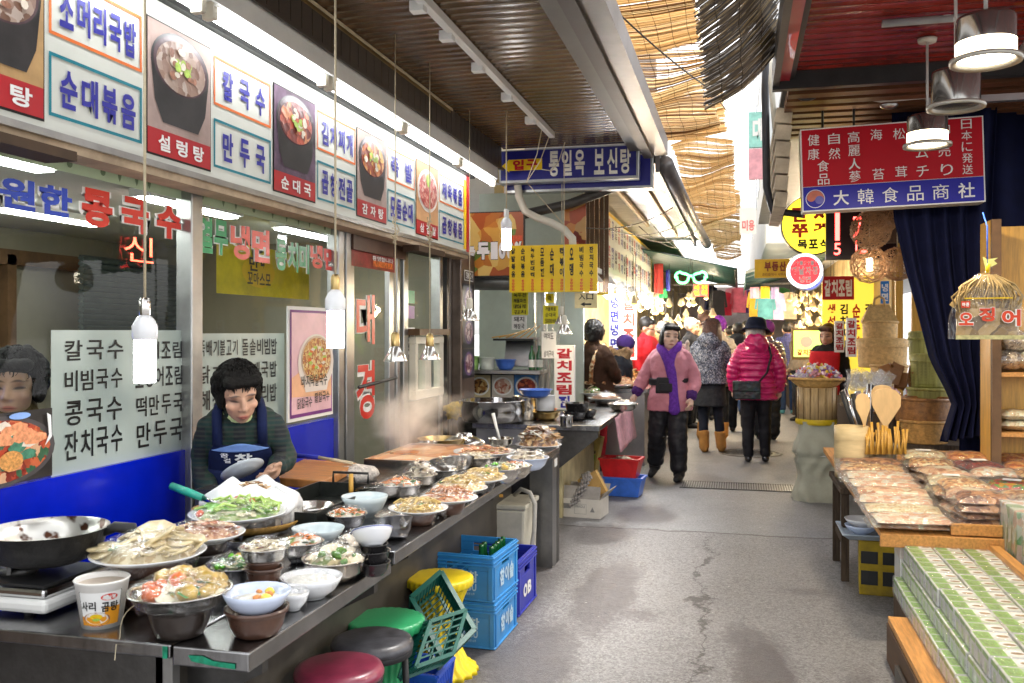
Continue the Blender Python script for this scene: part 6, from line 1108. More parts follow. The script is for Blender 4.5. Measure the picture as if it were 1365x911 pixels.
m.rect(Fq,-36*k,41*k,-25*k,50*k,bagred,.004);m.row('마른',Fq,-35*k,43*k,-26*k,48*k,white_print,.007,.04);m.rect(Fq,-32*k,53*k,26*k,54.5*k,yellow_print,.003);m.build('printed_front',t)
m=MB();m.tube([(0,0,88*k),(.004,0,100*k)],[2.2*k,3*k],yellow_print,8);m.poly(XZ(0,0,0),[(-2*k,92*k),(12*k,100*k),(8*k,104*k),(13*k,108*k),(0,106*k),(-6*k,110*k)],M('pale_yellow_film',(.6,.6,.2),.4));m.build('tied_neck',t);m=MB();m.tube([(0,0,96*k),(0,0,150*k),(-.01,.05,170*k)],.004,M('blue_string',(.03,.1,.5),.5),6);m.build('string',t)
# ---------------------------------------------------------------- wrapped stand and candy basket
p=onZ(1090,668,0);D=p.dot(FWD);k=D/FPX;t=thing('wrapped_stand','tall narrow stand wrapped in grey cloth tied with a yellow band','stand',(p.x,p.y+.12,0));m=MB();gc=M('grey_wrap_cloth',(.36,.37,.31),.75,0,.12,6,.1,60,crease=5)
def wrapc(s,q):
    an=s*6.2832;r=(.19-.02*q+.02*math.cos(q*10))*(.92 if .5<q<.6 else 1);r*=1+.05*math.sin(an*9+3*math.sin(q*7))*(.6+.4*math.cos(q*12))+.05*noise.noise(V((math.cos(an)*2,math.sin(an)*2,q*4)));sq_=1/max(abs(math.cos(an)),abs(math.sin(an)))**.55;return V((r*math.cos(an)*sq_,r*math.sin(an)*sq_,q*.7))
m.grid(wrapc,80,30,gc);m.build('cloth',t);m=MB();m.lathe([(.0,.69),(.165,.69),(.17,1.0),(0,1.0)],M('bamboo_slat',(.45,.32,.16),.5,0,.3,6,stretch=(14,14,1)),n=40)
for i in range(16):a=i*.3927;m.tube([(.171*math.cos(a),.171*math.sin(a),.69),(.175*math.cos(a),.175*math.sin(a),1.0)],.003,M('thread_tan',(.2,.13,.06),.7),4)
m.build('bamboo_screen',t);m=MB();m.lathe([(.172,.67),(.182,.69),(.175,.72)],M('yellow_band',(.55,.4,.02),.4),n=36,wob=.02);m.build('band',t);m=MB();m.lathe([(.185,.4),(.188,.41),(.184,.42)],white_print,n=36,wob=.03);m.build('band',t)
bx,by=p.x,p.y+.12
def basket(name,label,loc,r0,r1,h,mat,n=48,rim=True,cat='basket',sx=1):
    t=thing(name,label,cat,loc);m=MB();N=9;prof=[]
    for i in range(N*2+1):q=i/(N*2);prof.append((r0+(r1-r0)*q**.7+(.004 if i%2 else-.002),h*q))
    m.lathe([(0,.003)]+prof+[(prof[-1][0]-.012,h),(r0,.02),(0,.02)],mat,n=n,flute=.012,nf=n//2,sx=sx);m.build('weave',t)
    if rim:m=MB();m.tube([(r1*sx*math.cos(a*.2618),r1*math.sin(a*.2618),h+.004*math.sin(a*6)) for a in range(25)],.014,mat,7);m.build('rim',t)
    return t
wick=M('honey_wicker',(.45,.24,.07),.45,0,.35,30,.4,70);wick2=M('dark_wicker',(.3,.13,.035),.4,0,.4,30,.4,70,coat=.2);pale_w=M('pale_wicker',(.55,.35,.14),.55,0,.25,30,.4,80);green_w=M('green_bamboo',(.36,.34,.1),.45,0,.35,4,.15,30,stretch=(9,9,.7))
basket('candy_basket','round straw basket of wrapped sweets on the wrapped stand',(bx,by,1.0),.14,.235,.075,M('straw',(.52,.31,.1),.6,0,.3,26,.5,70))
cands=[M('candy_%s'%n,c,.3,0,.25,20,coat=.4) for n,c in (('purple',(.25,.12,.3)),('yellow',(.7,.5,.05)),('red',(.55,.03,.04)),('white',(.72,.68,.66)),('pink',(.65,.3,.35)),('lilac',(.45,.38,.55)))]
rn=random.Random(5);m=MB()
for i in range(150):
    a,q=rn.uniform(0,6.28),math.sqrt(rn.random());x,y=.2*q*math.cos(a),.2*q*math.sin(a);z=1.07+(1-q*q)*.1+rn.uniform(0,.02);d=V((rn.gauss(0,1),rn.gauss(0,1),rn.gauss(0,.6))).normalized()*.03;mt=rn.choice(cands)
    d*=1.4;m.tube([V((x,y,z))-d,V((x,y,z))-d*.55,V((x,y,z)),V((x,y,z))+d*.55,V((x,y,z))+d],[.018,.006,.017,.006,.019],mt,5,True,False)
m.build('sweets',loc=(bx,by,0),label='heap of twisted wrapped sweets in the straw basket',cat='sweets',kind='stuff')
# ---------------------------------------------------------------- stall with wicker ware behind the sweets
YB=9.3
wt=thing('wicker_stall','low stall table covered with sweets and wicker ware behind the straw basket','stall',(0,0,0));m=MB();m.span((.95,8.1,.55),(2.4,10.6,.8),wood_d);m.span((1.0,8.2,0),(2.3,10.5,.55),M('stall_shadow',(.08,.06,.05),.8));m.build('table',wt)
m=MB();rn=random.Random(6)
for i in range(220):
    x,y=rn.uniform(.95,1.8),rn.uniform(8.1,9.2);z=.83+.12*noise.noise(V((x*2,y*2,0)))+rn.uniform(0,.1);d=V((rn.gauss(0,1),rn.gauss(0,1),rn.gauss(0,.5))).normalized()*rn.uniform(.03,.06);mt=rn.choice(cands+[M('crate_brown',(.28,.13,.05),.5),M('tin_orange',(.65,.25,.04),.4),MATS['clear_bag']])
    m.tube([V((x,y,z))-d,V((x,y,z)),V((x,y,z))+d],[.012,.03,.012],mt,6,True,False)
m.build('sweets',label='spread of mixed sweets and snacks on the wicker stall',cat='sweets',kind='stuff')
def pxbasket(name,label,u,v0,v1,wpx,D,mat,flare=1.06,lid=None,cat='basket'):
    p=atD(u,v1,D);k=D/FPX;r=wpx/2*k;h=(v1-v0)*k;t=basket(name,label,(p.x,p.y,p.z),r/flare,r,h,mat,cat=cat)
    if lid:m=MB();m.lathe([(r*1.05,h-.02),(r*1.06,h+.05),(r*.9,h+.065),(0,h+.07)],mat,n=48,flute=.01,nf=24);m.build('lid',t)
    return t
pxbasket('wicker_basket','wide pale wicker basket with a rim lid carrying the smaller ones',1176,460,490,62,8.9,pale_w,lid=1);pxbasket('wicker_basket','round pale wicker basket standing on the wide one',1173,430,459,44,8.9,pale_w)
p=atD(1172,429,8.9);k=8.9/FPX;t=thing('tent_basket','tent shaped wicker basket with a handle on top of the wicker pile','basket',p);m=MB();m.add([(-22*k,-10*k,0),(22*k,-10*k,0),(22*k,10*k,0),(-22*k,10*k,0),(-12*k,0,22*k),(12*k,0,22*k)],[(0,1,5,4),(2,3,4,5),(1,2,5),(3,0,4)],pale_w);m.build('weave',t,solid=.012);m=MB();m.tube([(-7*k,0,20*k),(-6*k,0,30*k),(0,0,34*k),(6*k,0,30*k),(7*k,0,20*k)],.012,pale_w);m.build('handle',t)
pxbasket('wicker_tray','shallow round wicker tray of brown pouches below the pile',1185,488,500,46,8.5,pale_w)
pxbasket('bamboo_box','green bamboo steamer box at the top of the stack by the curtain',1226,452,480,27,8.0,green_w,1.02,1,'box');pxbasket('bamboo_box','green bamboo steamer box in the middle of the stack by the curtain',1238,482,516,44,7.8,green_w,1.02,1,'box')
pxbasket('bamboo_box','flat green bamboo tray at the bottom of the stack by the curtain',1240,519,530,56,7.6,green_w,1.02,None,'tray');pxbasket('wicker_basket','big honey coloured wicker basket under the green bamboo tray',1232,532,562,74,7.3,wick2);pxbasket('wicker_basket','dark wicker basket below the big honey coloured one',1232,562,590,58,7.2,wick)
p=atD(1232,590,7.2);m=MB();m.box((p.x,p.y+.1,p.z/2),(.6,.5,p.z),wood_d);m.build('support_box',label='dark wooden box hidden under the dark wicker basket',cat='box');p2=atD(1238,519,7.9);
for i,(u,v,D,n,mt,lb) in enumerate(((1205,512,7.9,20,M('pouch_brown',(.3,.13,.04),.35,0,.3,9,coat=.3),'brown paper pouches standing beside the green bamboo box'),(1160,520,7.7,26,MATS['clear_bag'],'loose clear bags between the sweets and the bamboo boxes'))):
    p=atD(u,v,D);m=MB();rn=random.Random(i)
    for j in range(n):m.box(p+V((rn.uniform(-.14,.14),rn.uniform(-.1,.1),rn.uniform(-.02,.12))),(.1,.02,.13),mt,M3=Matrix.Rotation(rn.uniform(-.8,.8),3,'Y')@Matrix.Rotation(rn.uniform(-1,1),3,'Z'))
    m.build('pouches',label=lb,cat='pouches',kind='stuff')
for u,v0,v1,D,w,tx,lb in ((1135,424,476,9.4,13,'갈치조림','taller white upright sign with red hairtail lettering by the wicker pile'),(1119,428,470,10.2,12,'갈치조림','shorter white upright sign with red lettering beside the taller one'),(1108,440,480,11,10,'갈치조림','small pale upright sign, farthest of the three by the wicker pile')):
    p=atD(u,v1,D);k=D/FPX;board_sign('upright_sign',lb,'sign',p.x,p.y,p.z,p.z+(v1-v0)*k,w*k,.05,white_print,tx,red_print)
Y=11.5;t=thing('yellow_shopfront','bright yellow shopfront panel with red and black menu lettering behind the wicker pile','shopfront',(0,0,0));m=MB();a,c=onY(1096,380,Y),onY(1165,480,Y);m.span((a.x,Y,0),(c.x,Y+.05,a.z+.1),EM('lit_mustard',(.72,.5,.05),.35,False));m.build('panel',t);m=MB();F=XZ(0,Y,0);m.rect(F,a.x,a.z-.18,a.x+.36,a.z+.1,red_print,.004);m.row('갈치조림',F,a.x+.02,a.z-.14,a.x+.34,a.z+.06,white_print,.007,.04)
for i,w_ in enumerate(('생선구이','김치찌개','순두부','갈치조림','고등어')):m.column(w_,F,a.x+.06+i*.14,c.z+.1,a.x+.15+i*.14,a.z-.22,(redtxt,black_print)[i%2],.004,.04)
m.build('lettering',t);Y=9.9
t=thing('yellow_post','yellow painted shop frame with a small blue sign beside the curtain','shop frame',(0,0,0));m=MB();a,c=onY(1194,360,Y),onY(1206,600,Y);m.span((a.x,Y,0),(a.x+.07,Y+.06,a.z+.5),wood_y);b_=onY(1216,400,Y);m.span((b_.x,Y,0),(b_.x+.1,Y+.06,b_.z+.3),wood_y);m.span((a.x-1.2,Y,a.z+.5),(b_.x+.2,Y+.06,a.z+.6),wood_y);m.build('frame',t);m=MB();a,c=onY(1174,375,Y-.02),onY(1185,405,Y);m.rect(XZ(0,Y,0),a.x,c.z,c.x,a.z,M('small_blue_sign',(.03,.2,.6),.4),.01);m.column('냉면',XZ(0,Y,0),a.x+.01,c.z+.02,c.x-.01,a.z-.02,white_print,.014,.04);m.build('sign_face',t)
m=MB();m.span((1.55,10.2,0),(1.6,12.5,2.6),M('warm_wall',(.5,.33,.12),.6,0,.2,3));m.build('shop_wall',label='warm coloured shop wall behind the bamboo boxes',cat='wall')
# ---------------------------------------------------------------- utensils on the dark bench
bz=.56
t=thing('bench','weathered dark wooden bench under the utensil drum','bench',(0,0,0));b0=onZ(1109,634,bz);m=MB();m.span((b0.x-.0,5.75,bz-.035),(b0.x+.5,b0.y-.0+.2,bz),wood_d);m.build('top',t,bevel=.004)
for x,y in ((b0.x+.03,5.8),(b0.x+.03,6.3),(b0.x+.45,5.8),(b0.x+.45,6.3)):m=MB();m.span((x-.022,y-.022,0),(x+.022,y+.022,bz-.035),wood_d);m.build('leg',t)
m=MB();m.span((b0.x+.02,5.8,.2),(b0.x+.04,6.3,.235),wood_d);m.span((b0.x+.03,5.79,.25),(b0.x+.45,5.81,.285),wood_d);m.build('stretcher',t)
p=onZ(1131,637,bz);D=p.dot(FWD);k=D/FPX;dx,dy=p.x+.02,p.y+.03;t=thing('utensil_drum','tall cream bamboo drum on the dark bench holding spoons and tongs','drum',(dx,dy,bz));m=MB();cb=M('cream_bamboo',(.55,.42,.22),.5,0,.15,5,stretch=(1,1,6));m.lathe([(0,0),(.1,0),(.105,.1),(.103,.11),(.105,.12),(.105,.22),(.103,.23),(.105,.24),(.105,.33),(.095,.33),(.09,.05),(0,.05)],cb,n=40);m.build('body',t)
pt=onZ(1172,612,.66);m=MB();m.lathe([(0,0),(.1,0),(.115,.19),(.108,.19),(.095,.01),(0,.01)],M('clear_tub',(.3,.24,.14),.2));m.build('utensil_tub',loc=(pt.x,pt.y,.57),label='brown tub behind the packets holding wooden spoons and tongs',cat='tub');spw=M('spoon_wood',(.62,.42,.2),.5,0,.12,6,stretch=(3,3,1))
def paddle(label,u0,v0,u1,v1,D,wpx,big):
    a,c=atD(u0,v0,D),atD(u1,v1,D);k=D/FPX;w_=wpx*k/2;d=(c-a);L=d.length;ex=d.normalized();side=ex.cross(V((0,1,.1))).normalized();m=MB();pts=[]
    for x,y in ([(0,.25),(.45,.2),(.58,.55),(.74,.95),(.9,.95),(.98,.6),(1,0)] if big else [(0,.22),(.5,.2),(.62,.5),(.75,.95),(.88,1),(.97,.65),(1,0)]):pts.append((x*L,y*w_))
    poly=pts+[(x,-y) for x,y in reversed(pts[:-1])];m.prism(poly,a,ex,side,.012,spw);m.build('wooden_spoon',label=label,cat='spoon',bevel=.003)
paddle('slim wooden rice spoon leaning out of the utensil tub',1155,606,1149,524,5.9,19,0);paddle('broad wooden paddle, largest of the utensils',1178,606,1182,518,6.0,38,1);paddle('broad wooden paddle half hidden behind the largest one',1176,600,1176,513,6.1,30,1)
m=MB();a=atD(1138,600,6.1)
for i,(u0,v0,u1,v1) in enumerate(((1122,522,1146,598),(1126,519,1150,596),(1137,525,1152,600),(1158,512,1158,580),(1162,513,1160,585))):m=MB();m.tube([atD(u1,v1,6.05+i*.03),atD(u0,v0,6.05+i*.03)],[.012,.016],black if i%2==0 else steel_p,8,sx=.5);m.build('kitchen_tong',label=['black handled tongs leaning farthest out of the drum','steel shaft of the tongs beside the black handle','shorter black handled tongs in the drum','steel ladle shaft standing upright by the spoons','black ladle handle standing upright by the spoons'][i],cat='tongs')
for i in range(22):rn=random.Random(i);u=1154+i*2.5;m=MB();a,c=atD(u,606,5.75+.02*(i%3)),atD(u+rn.uniform(-5,6),562+rn.uniform(0,16),5.8);d=V((.008,0,0));b_=a.lerp(c,.6)+V((rn.uniform(-.006,.006),-.012,0));m.tube([a,b_,c],[.006,.007,.0085],wood_y,6,sx=.5);m.tube([a+d+V((0,.016,0)),b_+V((.006,.026,0)),c+V((.003,.012,.003))],[.006,.007,.0085],wood_y,6,sx=.5);m.build('wooden_tongs',label='small yellow wooden tongs in the bunch below the spoons',cat='tongs',group='yellow wooden tongs in a bunch')
for u,v,r_ in ((1140,592,9),(1128,610,11),(1141,603,9)):p=atD(u,v,5.85);m=MB();m.tube([p+V((r_*.0052*math.cos(a*.5),.004*a,r_*.0048*math.sin(a*.5))) for a in range(-1,9)],.0085,black,7);m.build('scissors',label='black ring handled scissors hanging on the utensil drum',cat='scissors',group='black scissors hanging on the utensil drum')
# ---------------------------------------------------------------- packet table
tt=thing('packet_table','sloping orange wooden display table covered with clear packets of dried food','display table',(0,0,0));T0,T1=onZ(1172,697,.5),onZ(1296,712,.5);ty0=min(T0.y,T1.y)-.05;ty1=6.7;tx0,tx1=T0.x-.02,2.3
def tz(y):return .49+(y-ty0)/(ty1-ty0)*.2
m=MB();m.add([(tx0,ty0,tz(ty0)),(tx1,ty0,tz(ty0)),(tx1,ty1,tz(ty1)),(tx0-.12,ty1,tz(ty1)),(tx0,ty0,tz(ty0)-.03),(tx1,ty0,tz(ty0)-.03),(tx1,ty1,tz(ty1)-.03),(tx0-.12,ty1,tz(ty1)-.03)],[(0,1,2,3),(7,6,5,4),(0,4,5,1),(1,5,6,2),(2,6,7,3),(3,7,4,0)],wood_o);m.build('top',tt)
m=MB();m.span((tx0-.01,ty0-.03,tz(ty0)-.06),(tx1*.5+.1,ty0-.003,tz(ty0)+.005),wood_o);m.span((T0.x+.3,ty0+.0,tz(ty0)+.01),(tx1,ty0+.025,tz(ty0)+.065),wood_o);m.build('front_board',tt,bevel=.003);m=MB();m.span((1.08,ty0+.0,0),(1.2,ty0+.05,tz(ty0)-.06),wood_o);m.build('leg',tt)
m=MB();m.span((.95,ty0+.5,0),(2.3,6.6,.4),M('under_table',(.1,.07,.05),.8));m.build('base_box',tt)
sticker=M('white_sticker',(.75,.74,.7),.5)
def packet(x,y,z,w,d,h,rz,k,label,seed,st_=0,name='dried_food_packet'):
    t=thing(name,label,'packet',(x,y,z),0,'clear packets of dried food on the display table',(.07,0,rz));m=MB();bagmesh(w,d,h,seed,m,dried[k]);m.build('packet_body',t)
    if st_:m=MB();m.rect((V((0,0,0)),V((1,0,0)),V((0,1,0))),-.05,-.02,.04,.03,sticker,h*1.06);m.build('sticker',t)
rn=random.Random(21);NM=['pale tan dried squid','pinkish squid sheets','small brown anchovies','mixed nuts','brown jerky strips','dark red berries','pale shredded fish','colourful sweets','black seaweed','orange fish strips']
for i in range(8):   # left column, squid sheets
    y=ty0+.09+i*.165;xl=tx0+.19-.09*(y-ty0)/(ty1-ty0)
    for j in range(2):k_=(1,6,1,0,1,1,3,4)[i];packet(xl-.03+rn.uniform(-.02,.02),y+rn.uniform(-.02,.02),tz(y)+.004+j*.028,.42,.2,.045,rn.uniform(-.15,.15),k_,'clear packet of %s in the column beside the bench'%NM[k_],i*9+j)
cols=[(.52,[(4),0,3,6,0,3,6]),(.79,[2,3,7,8,1,5,9]),(1.06,[2,2,6,6,3,9,9]),(1.33,[6,0,4,6,5,5,9]),(1.6,[3,2,6,0,5,5,6])]
for ci,(dx_,ks) in enumerate(cols):
    for i,k_ in enumerate(ks):
        y=ty0+.16+i*.2;n_=3 if i<3 and ci<3 else 2
        for j in range(n_+(ci in (0,1) and i==0)):packet(tx0+dx_-.1*(y-ty0)/1.6+rn.uniform(-.02,.02),y+rn.uniform(-.02,.02),tz(y)+.006+j*.036,.29,.24,.065,rn.uniform(-.35,.35),k_,'clear packet of %s in the %s column of the display table'%(NM[k_],('second','third','fourth','fifth','sixth')[ci]),ci*50+i*7+j,(i+ci)%3==0 and j==n_-1)
# things below the table
p=onZ(1182,712,.33);t=thing('dish_tray','pale blue tray with stacked dishes on the yellow crate','tray',(p.x-.02,p.y,.32));m=MB();m.add([(-.2,-.14,0),(.24,-.14,0),(.24,.16,0),(-.2,.16,0),(-.24,-.18,.03),(.28,-.18,.03),(.28,.2,.03),(-.24,.2,.03)],[(0,1,2,3),(0,4,5,1),(1,5,6,2),(2,6,7,3),(3,7,4,0)],M('pale_blue_tray',(.4,.48,.58),.35));m.build('tray_body',t,solid=.006)
for i,(x,y,kd,h) in enumerate(((-.12,0,'white',.05),(-.11,0.01,'white',.05),(.06,.02,'plate',.03),(.15,-.02,'steel',.04))):o=shell(kd,.09+.01*i,h,[mel_b,mel,celadon,mel][i]).build('used_dish',None,(p.x-.02+x,p.y+y,.326+(.035 if i==1 else 0)));tag(o,['white bowl at the bottom of the stack on the blue tray','white bowl on top of the other on the blue tray','pale plate lying on the blue tray','white dish at the far end of the blue tray'][i],'dish')
yc=thing('old_crate','grimy yellow and black crate on the ground under the dish tray','crate',(p.x+.03,p.y+.02,0),-.1);gy=M('grimy_yellow',(.35,.24,.01),.5,0,.3,8,dirt=.8);m=MB();m.box((0,0,.155),(.36,.3,.31),gy);m.build('body',yc,bevel=.006);m=MB()
for i in range(3):m.span((-.17+i*.115,-.153,.06),(-.08+i*.115,-.149,.14),black);m.span((-.17+i*.115,-.153,.18),(-.08+i*.115,-.149,.25),black)
m.build('slot',yc)
# ---------------------------------------------------------------- seaweed boxes on the plank platform
pz=.2;t=thing('plank_platform','orange wooden plank platform with a dark side under the green boxes','platform',(0,0,0));m=MB();m.span((.66,2.2,pz-.03),(1.18,4.45,pz),wood_o);m.build('top_plank',t,bevel=.003);m=MB();m.span((.775,4.452,0),(1.165,5.04,pz),MATS['under_table']);m.build('end_block',t);m=MB();m.span((.655,2.2,.0),(.675,4.45,pz-.031),M('dark_brown_side',(.1,.055,.03),.6,0,.3,5,stretch=(1,1,8),dirt=.3));m.build('side_board',t);m=MB();m.span((.635,2.4,0),(.65,4.1,.1),steel_d);m.build('kerb_strip',t)
lime=M('lime_label',(.2,.45,.03),.3,0,.2,30,coat=.4);lgreen=M('pale_green_label',(.5,.66,.36),.3,0,.2,20,coat=.4);pkw=M('silver_white_pack',(.68,.7,.7),.28,0,.12,12,.1,40,coat=.5);rice_b=M('rice_brown',(.3,.2,.08),.5,0,.5,60);pale_pk=M('pale_pink_pack',(.6,.54,.5),.3,0,.2,16,coat=.3)
xw,yw,hh=.125,.262,.078
def seabox():
    t=thing('seaweed_box','shiny wrapped packet box with lime green label and white ovals on the plank platform','packet box',(0,0,0),0,'green and white packet boxes stacked on the platform');m=MB();m.span((-xw/2+.002,-yw/2+.002,0),(xw/2-.002,yw/2-.002,hh-.003),pkw);m.build('body',t,bevel=.005)
    m=MB();F=(V((0,0,0)),V((1,0,0)),V((0,1,0)))
    for i in range(3):
        y0=-yw/2+.008+i*yw/3;y1=y0+yw/3-.012
        m.rect(F,-xw/2+.008,y0,-.002,y1,lime,hh-.001);m.rect(F,-.002,y0,xw/2-.006,y1,lgreen if i%2 else M('white_label',(.72,.76,.7),.3,0,.1,12,coat=.4),hh-.001);m.disc(F,.029,(y0+y1)/2,.028,.028,white_print,hh-.0002,20);m.disc(F,.033,(y0+y1)/2-.006,.021,.013,rice_b,hh+.0006,16);m.line('도시락',F,-.052,(y0+y1)/2+.004,-.01,y1-.012,M('olive_text',(.12,.22,.03),.4),hh+.0002);m.line('돌김',F,-.048,y0+.012,-.016,(y0+y1)/2,MATS['olive_text'],hh+.0002)
        m.rect(FR((-xw/2+.002,0,0),(0,1,0),(0,0,1)),0,0,0,0,lime,0) if False else None
    for i in range(3):y0=-yw/2+.006+i*yw/3;Fs=(V((-xw/2,0,0)),V((0,-1,0)),V((0,0,1)));m.rect(Fs,-y0-yw/3+.012,hh*.72,-y0,hh*.93,lime,-.0005);m.rect(Fs,-y0-.05,.006,-y0-.02,hh*.55,lgreen,-.0005)
    m.build('printed_label',t);m=MB();e=.004
    m.box((0,0,hh/2+.001),(xw+e,yw+e,hh+e),WRAP('shrink_film',(1,1,1),.3,.1,30,.8,.1));m.build('shrink_wrap',t);return t
proto=seabox();first=True;rn=random.Random(9)
for layer in range(3):
    for c_ in range(3):
        if layer<2 and c_>0:continue
        for r_ in range(10):
            y=4.86-r_*.268-yw/2+rn.uniform(-.004,.004);x=.775+xw/2+c_*.128+layer*.01+rn.uniform(-.004,.004)-(0 if layer else .03)
            if y<2.3:continue
            lb=['shiny wrapped packet box with lime green label in the bottom layer on the platform','shiny wrapped packet box with lime green label in the middle layer of the stack','shiny wrapped packet box with lime green label and white ovals in the top layer'][layer]
            o=proto if first else copy_tree(proto);o['label']=lb;o.location=(x,y,pz+.002+layer*(hh+.003));o.rotation_euler.z=rn.uniform(-.015,.015);first=False
for c_ in range(3):m=MB();m.span((-xw/2,-.08,0),(xw/2,.08,hh),pale_pk);[m.disc((V((0,0,0)),V((1,0,0)),V((0,1,0))),x_,y_,.021,.018,rice_b if (x_+y_)>0 else white_print,hh+.001,14) for x_ in (-.03,.03) for y_ in (-.035,.035)];m.build('pale_packet_box',loc=(.84+c_*.128,4.95,pz+.165),label='pale brown printed packet box at the far end of the green boxes',cat='packet box',group='pale packet boxes at the end of the platform',bevel=.004)
m=MB();m.span((.78,4.87,pz),(1.16,5.04,pz+.163),pkw);m.build('packet_box',label='plain white box carrying the pale brown printed boxes',cat='packet box')
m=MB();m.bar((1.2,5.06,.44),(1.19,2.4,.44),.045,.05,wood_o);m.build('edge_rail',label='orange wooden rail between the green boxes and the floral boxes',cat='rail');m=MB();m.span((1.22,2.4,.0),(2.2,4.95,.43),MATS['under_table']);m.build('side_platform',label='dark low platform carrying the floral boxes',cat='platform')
fl=fm('floral_print',['#c8d4c0','#e6e8e0','#8fb48a','#d8b8a0','#f0f0ea','#4f9a4c'],14,.05,.2,6)
for i in range(5):
    t=thing('floral_box','tall glossy green leaf print box, %s in the row of five'%('farthest back','second from the back','third from the back','fourth from the back','last')[i],'gift box',(1.4,4.76-i*.36,.432),-.03,'floral gift boxes in a row');m=MB();m.span((-.16,-.16,0),(.2,.16,.24),fl);m.build('body',t,bevel=.006);m=MB()
    for Fb,w_ in (((V((-.161,0,0)),V((0,-1,0)),V((0,0,1))),.13),((V((0,-.161,0)),V((1,0,0)),V((0,0,1))),.15)):
        for q in range(4):x=-w_+q*w_*.62+.03;m.poly(Fb,[(x,.01),(x+.03,.09),(x+.02,.2),(x+.005,.1)],M('leaf_print',(.04,.26,.04),.25,0,.4,20,coat=.4),.002)
    m.build('leaf_print',t);m=MB();m.box((.02,0,.121),(.367,.327,.247),MATS['shrink_film']);m.build('shrink_wrap',t)
# ================================================================ people
def skinm(name,col,face=None):
    """skin with brows, eyes and lips placed in head space; face = (centre, rotation, scale) in object space"""
    m,n,l,b=nodes_of(name);tc=n.new('ShaderNodeTexCoord');nz=n.new('ShaderNodeTexNoise');nz.inputs['Scale'].default_value=14;l.new(tc.outputs['Object'],nz.inputs[0]);cr=n.new('ShaderNodeValToRGB');l.new(nz.outputs['Fac'],cr.inputs[0]);cr.color_ramp.elements[0].position=.35;cr.color_ramp.elements[1].position=.7
    cr.color_ramp.elements[0].color=c4([x*.85 for x in col]);cr.color_ramp.elements[1].color=c4([x*1.12 for x in col]);out=cr.outputs[0]
    b.inputs['Roughness'].default_value=.5;b.inputs['Subsurface Weight'].default_value=.06;b.inputs['Subsurface Radius'].default_value=(.02,.008,.004)
    if face:
        Hc,Rh,s=face;inv=Rh.inverted();sub=n.new('ShaderNodeVectorMath');sub.operation='SUBTRACT';l.new(tc.outputs['Object'],sub.inputs[0]);sub.inputs[1].default_value=Hc;xyz=[]
        for i in range(3):d=n.new('ShaderNodeVectorMath');d.operation='DOT_PRODUCT';l.new(sub.outputs[0],d.inputs[0]);d.inputs[1].default_value=tuple(inv[i][k]/s for k in range(3));xyz.append(d.outputs['Value'])
        def mth(op,a,c):
            k=n.new('ShaderNodeMath');k.operation=op
            for i,q in enumerate((a,c)):
                if q is None:continue
                if hasattr(q,'node'):l.new(q,k.inputs[i])
                else:k.inputs[i].default_value=q
            return k.outputs[0]
        ax=mth('ABSOLUTE',xyz[0],None);front=mth('LESS_THAN',xyz[1],-.03)
        def ell(x,cx,cz,rx,rz,soft,curve=0):
            dz=mth('SUBTRACT',xyz[2],cz)
            if curve:dx_=mth('SUBTRACT',x,cx);dz=mth('ADD',dz,mth('MULTIPLY',mth('MULTIPLY',dx_,dx_),curve))
            u=mth('DIVIDE',mth('SUBTRACT',x,cx),rx);v=mth('DIVIDE',dz,rz);d=mth('SQRT',mth('ADD',mth('MULTIPLY',u,u),mth('MULTIPLY',v,v)),None);r=n.new('ShaderNodeMapRange');l.new(d,r.inputs[0]);r.inputs[1].default_value=1+soft;r.inputs[2].default_value=1-soft;r.inputs[3].default_value=0;r.inputs[4].default_value=1;return mth('MULTIPLY',r.outputs[0],front)
        for f,c in ((ell(ax,.045,-.03,.03,.025,.8),(.62,.25,.17)),(ell(ax,.034,.004,.02,.012,.6),[x*.55 for x in col]),(ell(ax,.034,.032,.02,.0042,.5,9),(.05,.03,.025)),(ell(ax,.034,.004,.0165,.0048,.35,7),(.02,.012,.01)),(ell(ax,.0,-.066,.024,.0085,.35,4),(.42,.12,.1)),(ell(ax,0,-.066,.02,.0018,.5,4),(.12,.03,.03))):
            mx=n.new('ShaderNodeMix');mx.data_type='RGBA';k=mth('MULTIPLY',f,.22 if c[0]==.62 else .9);l.new(k,mx.inputs[0]);l.new(out,mx.inputs[6]);mx.inputs[7].default_value=c4(c);out=mx.outputs[2]
    l.new(out,b.inputs['Base Color']);return m
def cr_interp(P,n):
    """Catmull-Rom through tuples"""
    out=[];N=len(P)
    for i in range(N-1):
        p0,p1,p2,p3=P[max(i-1,0)],P[i],P[i+1],P[min(i+2,N-1)]
        for k in range(n):
            t=k/n;out.append(tuple(.5*(2*b_+(c-a)*t+(2*a-5*b_+4*c-d)*t*t+(3*b_-a-3*c+d)*t**3) for a,b_,c,d in zip(p0,p1,p2,p3)))
    return out+[tuple(P[-1])]
